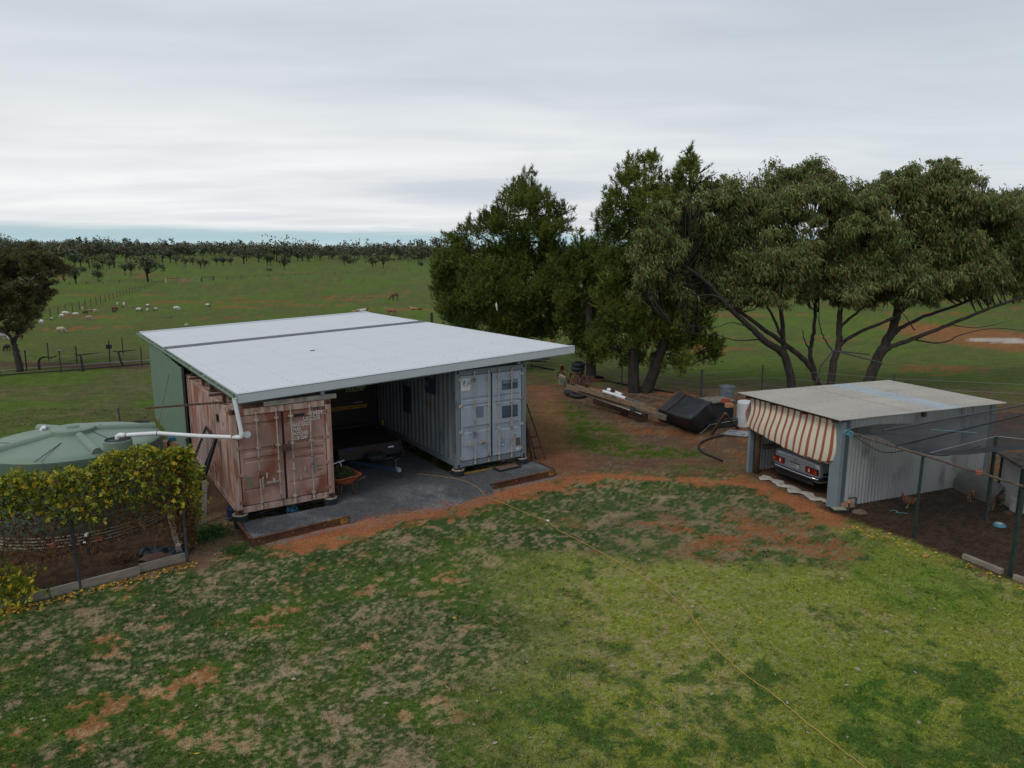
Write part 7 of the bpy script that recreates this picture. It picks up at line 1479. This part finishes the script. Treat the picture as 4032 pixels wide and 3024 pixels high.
for lb, pts in (('leftmost bare grape vine with one long arm', ((367,1555),(362,1490),(372,1455),(400,1440),(425,1435),(470,1442),(530,1425))), ('middle bare grape vine with two short arms', ((775,1570),(765,1500),(752,1430),(725,1415),(700,1410))), ('right bare grape vine bent under the carport edge', ((1160,1525),(1125,1470),(1108,1400),(1090,1385),(1055,1380)))):
    b0 = G(*c1_(*pts[0])); sc_v = b0.y; ps = [WY(*c1_(x, y), b0.y)-b0 for x, y in pts]; ps = catmull(ps, 3)
    v = empty('grape_vine', b0, 0, lb, 'grape vine', 'old grape vines on the back fence'); MB().tube(ps, [.075*(1-.65*i/len(ps)) for i in range(len(ps))], 7).obj('trunk', M_gbark, v, smooth=True)
    if 'middle' in lb or 'right' in lb: MB().tube([ps[len(ps)*2//3], ps[len(ps)*2//3]+Vector((.5,0,.06)), ps[len(ps)*2//3]+Vector((1.1,.1,.1))], [.05,.04,.015], 6).obj('arm', M_gbark, v, smooth=True)

# ------------------------------------------------------------------ grazing stock
def animal(name, px, py, ang, s, cbody, chead, label, grp, kind='graze', cleg=None, cat='sheep'):
    if kind == 'graze':
        V = [(-.30,0,.55),(0,0,.56),(.28,0,.56),(.45,0,.50),(.60,0,.30),(.68,0,.10),(.76,0,.04),(-.48,0,.52),(-.52,0,.38)]
        Eg = [(1,0),(1,2),(2,3),(3,4),(4,5),(5,6),(0,7),(7,8)]; R = [.24,.25,.22,.13,.085,.07,.035,.13,.03]; bi = 1
        for x, y in ((.26,.12),(.26,-.12),(-.34,.12),(-.34,-.12)):
            k = len(V); r0 = 2 if x > 0 else 0
            V += [(x+(.02 if x > 0 else -.04),y,.34),(x+(.0 if x > 0 else .03),y,.18),(x,y,.02)]; Eg += [(r0,k),(k,k+1),(k+1,k+2)]; R += [.085,.042,.036]
    elif kind == 'alpaca':
        V = [(0,0,.85),(-.32,0,.86),(.30,0,.85),(.48,0,.72),(.66,0,.46),(.80,0,.18),(.90,0,.08),(-.46,0,.78)]
        Eg = [(0,1),(0,2),(2,3),(3,4),(4,5),(5,6),(1,7)]; R = [.22,.20,.20,.13,.085,.075,.04,.08]
        for x, y in ((.26,.1),(.34,-.1),(-.34,.1),(-.30,-.1)):
            k = len(V); V += [(x,y,.55),(x+(.0 if x > 0 else .04),y,.28),(x-.02,y,.02)]; Eg += [(2 if x > 0 else 1,k),(k,k+1),(k+1,k+2)]; R += [.085,.05,.04]
    elif kind == 'stand':
        V = [(-.30,0,.55),(0,0,.56),(.28,0,.57),(.44,0,.66),(.56,0,.76),(.70,0,.70),(-.46,0,.56),(-.50,0,.64)]
        Eg = [(1,0),(1,2),(2,3),(3,4),(4,5),(0,6),(6,7)]; R = [.20,.21,.19,.11,.085,.04,.09,.025]
        for x, y in ((.26,.1),(.26,-.1),(-.34,.1),(-.34,-.1)):
            k = len(V); V += [(x,y,.34),(x+(.0 if x > 0 else .03),y,.18),(x,y,.02)]; Eg += [(2 if x > 0 else 0,k),(k,k+1),(k+1,k+2)]; R += [.08,.04,.034]
    else:
        V = [(-.30,0,.20),(0,0,.22),(.28,0,.24),(.42,0,.38),(.50,0,.50),(.63,0,.45),(-.46,0,.18),(.30,.22,.06),(.52,.2,.05)]; Eg = [(1,0),(1,2),(2,3),(3,4),(4,5),(0,6),(2,7),(7,8)]; R = [.20,.22,.18,.10,.08,.04,.1,.05,.03]
    key = kind
    if key not in _an: _an[key] = skin(V, Eg, R, 1)
    me_ = _an[key].copy(); me_.name = 'body'
    for c in (cbody, chead, cleg or chead):
        me_.materials.append(amat(c))
    co = np.zeros(len(me_.vertices)*3); me_.vertices.foreach_get('co', co); co = co.reshape(-1, 3)
    for pl in me_.polygons:
        c = co[list(pl.vertices)].mean(0); hx = {'graze':.50,'alpaca':.62,'stand':.46,'lie':.40}[kind]
        pl.material_index = 1 if c[0] > hx else (2 if c[2] < {'graze':.30,'alpaca':.45,'stand':.32,'lie':-1}[kind] else 0); pl.use_smooth = True
    g = G(px, py); r = empty(name, g, ang, label, cat, grp); r.scale = (s, s, s); link('body', me_, None, r)
    hx, hz = {'graze':(.62,.24),'alpaca':(.74,.26),'stand':(.55,.84),'lie':(.48,.58)}[kind]
    for s_ in (-1, 1): MB().prism([(0,0),(-.05,.09),(.04,.07)], -.012, .012, 'y').obj('ear', amat(chead), r, loc=(hx, s_*.07, hz), rot=(s_*.9, 0, 0))
    return r
_an, _am = {}, {}
def amat(c):
    if c not in _am: _am[c] = mat('fleece '+'%d'%len(_am), c, tuple(v*.78 for v in c), 9, .95)
    return _am[c]
Wt, Cr, Gy, Bk, Br, Tn, Db = (.60,.57,.52), (.46,.38,.27), (.30,.27,.24), (.03,.025,.022), (.13,.055,.03), (.34,.22,.13), (.055,.032,.022)
SG = 'sheep and goats grazing in the paddock'
AN = [(165,1275,PI-.5,1.0,Wt,Wt,'white sheep nearest the left tree, grazing with its side to the fence','graze'),(204,1261,-1.4,.72,Wt,Bk,'small white lamb with dark head facing the camera near the fence','graze'),
 (244,1250,PI-.2,.95,Wt,Wt,'white sheep in front of the cream pair, grazing toward the left'),(258,1241,.2,1.1,Wt,Cr,'big white sheep at the back of the cream pair'),(270,1245,1.3,1.1,Cr,Cr,'cream sheep seen from behind in the cluster by the fence'),
 (298,1245,PI+.4,1.0,Wt,Gy,'white grey headed sheep standing right of the cluster'),(327,1219,-1.2,.85,Tn,Wt,'pale tan lamb close to the fence posts'),(338,1237,-1.9,1.0,Br,Br,'brown goat among the pale sheep near the fence'),
 (355,1230,1.4,.9,Tn,Tn,'tan sheep seen from behind near the brown goat'),(376,1231,1.2,1.0,Cr,Wt,'cream and white sheep right of the tan one'),(352,1259,-.15,1.05,Gy,Gy,'grey sheep grazing toward the right in the middle of the flock'),
 (464,1200,-1.3,.85,Wt,Wt,'small white sheep, left one of the pair beyond the brown goats'),(489,1203,-1.1,1.0,Wt,Wt,'white sheep, right one of the pair beyond the brown goats'),(452,1224,-.1,1.25,Br,Br,'dark brown goat grazing toward the right'),(449,1231,-.2,.8,Db,Db,'very dark kid in front of the brown goat'),
 (548,1227,-.1,1.15,Wt,Bk,'white sheep with a black head grazing toward the right'),(583,1208,-.1,.85,Wt,Bk,'black headed white lamb farthest back of the trio'),(581,1225,-1.4,.85,Wt,Wt,'white lamb facing the camera in the middle trio'),(614,1224,-1.8,.95,Wt,Db,'white sheep with dark face right of the trio'),
 (696,1222,-.1,1.2,Wt,Wt,'white sheep with a tan rump grazing alone'),(818,1208,-.3,1.0,Wt,Db,'white goat with dark rump, the last one on the right'),(736,1292,1.5,1.0,Cr,Cr,'cream sheep just beyond the carport roof corner'),
 (242,1310,-.1,1.25,Cr,Gy,'woolly cream sheep grazing alone in front of the flock'),(112,1302,PI+.2,1.3,Br,Br,'brown sheep just right of the wattle trunk branches'),(28,1381,-1.5,1.1,Db,Db,'very dark brown sheep left of the wattle trunk'),(10,1338,.1,1.2,Gy,Wt,'dirty white sheep at the left edge'),(76,1338,PI,1.1,Br,Br,'brown sheep half hidden behind the wattle trunk'),(55,1297,PI,1.0,Wt,Wt,'white sheep behind the wattle branches')]
for a in AN:
    px, py, an, s, cb, ch, lb = a[:7]; animal('sheep' if 'goat' not in lb and 'kid' not in lb else 'goat', px, py, an, s*.56, cb, ch, lb, SG, 'graze', cat='goat' if 'goat' in lb or 'kid' in lb else 'sheep')
animal('alpaca', 1556, 1184, PI+.1, 1.0, Br, Db, 'tall dark brown alpaca grazing alone in the middle of the paddock', None, 'alpaca', cat='alpaca')
G2 = 'goats near the pine'
animal('goat', 1540, 1243, PI-.1, 1.12, (.26,.12,.06), Tn, 'tan goat walking left just behind the roof edge', G2, 'stand', cat='goat'); animal('goat', 1628, 1220, PI, .8, Tn, Tn, 'cream and brown goat lying down with raised head', G2, 'lie', cat='goat')
animal('goat', 1654, 1220, 0, .5, Br, Br, 'small brown kid lying beside the cream goat', G2, 'lie', cat='goat'); animal('goat', 1720, 1223, -.05, .78, Br, Br, 'red brown goat grazing beside the pine foliage', G2, 'graze', cat='goat')
animal('goat', 1428, 1232, 0, 1.1, Wt, Br, 'white goat lying behind the roof corner', G2, 'lie', cat='goat'); animal('goat', 1400, 1233, 0, .8, Tn, Tn, 'tan goat lying left of the white one behind the roof', G2, 'lie', cat='goat')
# the white cockatoo
me_ = skin([(0,0,0),(.0,0,.14),(.02,0,.24),(.05,0,.30),(.09,0,.29),(-.04,0,-.15),(-.08,0,-.34)], [(0,1),(1,2),(2,3),(3,4),(0,5),(5,6)], [.075,.085,.055,.045,.015,.05,.03], 1)
ck = empty('cockatoo', WY(1955,1208,36.9), PI-.6, 'white cockatoo perched in the lower left pine', 'cockatoo'); ck.scale = (.62,.62,.62); link('body', me_, amat((.75,.74,.70)), ck); MB().prism([(.02,.32),(-.03,.40),(.01,.37),(0,.43),(.04,.34)], -.008, .008, 'y').obj('crest', plain('crest yellow', (.7,.6,.15)), ck)
# fallen branches and stones dotted about the paddock
rq = random.Random(8)
for px, py, lb in ((660,1250,'dark fallen branch in the paddock before the flock'),(515,1212,'grey sticks by the trio of lambs'),(955,1158,'grey log in the paddock above the roof'),(1375,1132,'thin dark log far out in the paddock')):
    g = G(px, py); q = MB()
    for i in range(7): x = rq.uniform(-1.2,1.2); q.tube([(x, rq.uniform(-.2,.2), .05), (x+rq.uniform(-.7,.7), rq.uniform(-.3,.3), rq.uniform(.08,.3))], [.06,.02], 5)
    o = q.obj('fallen_branch', M_oldtim); o.location = g; tag(o, lb, 'branch', 'fallen branches in the paddock')
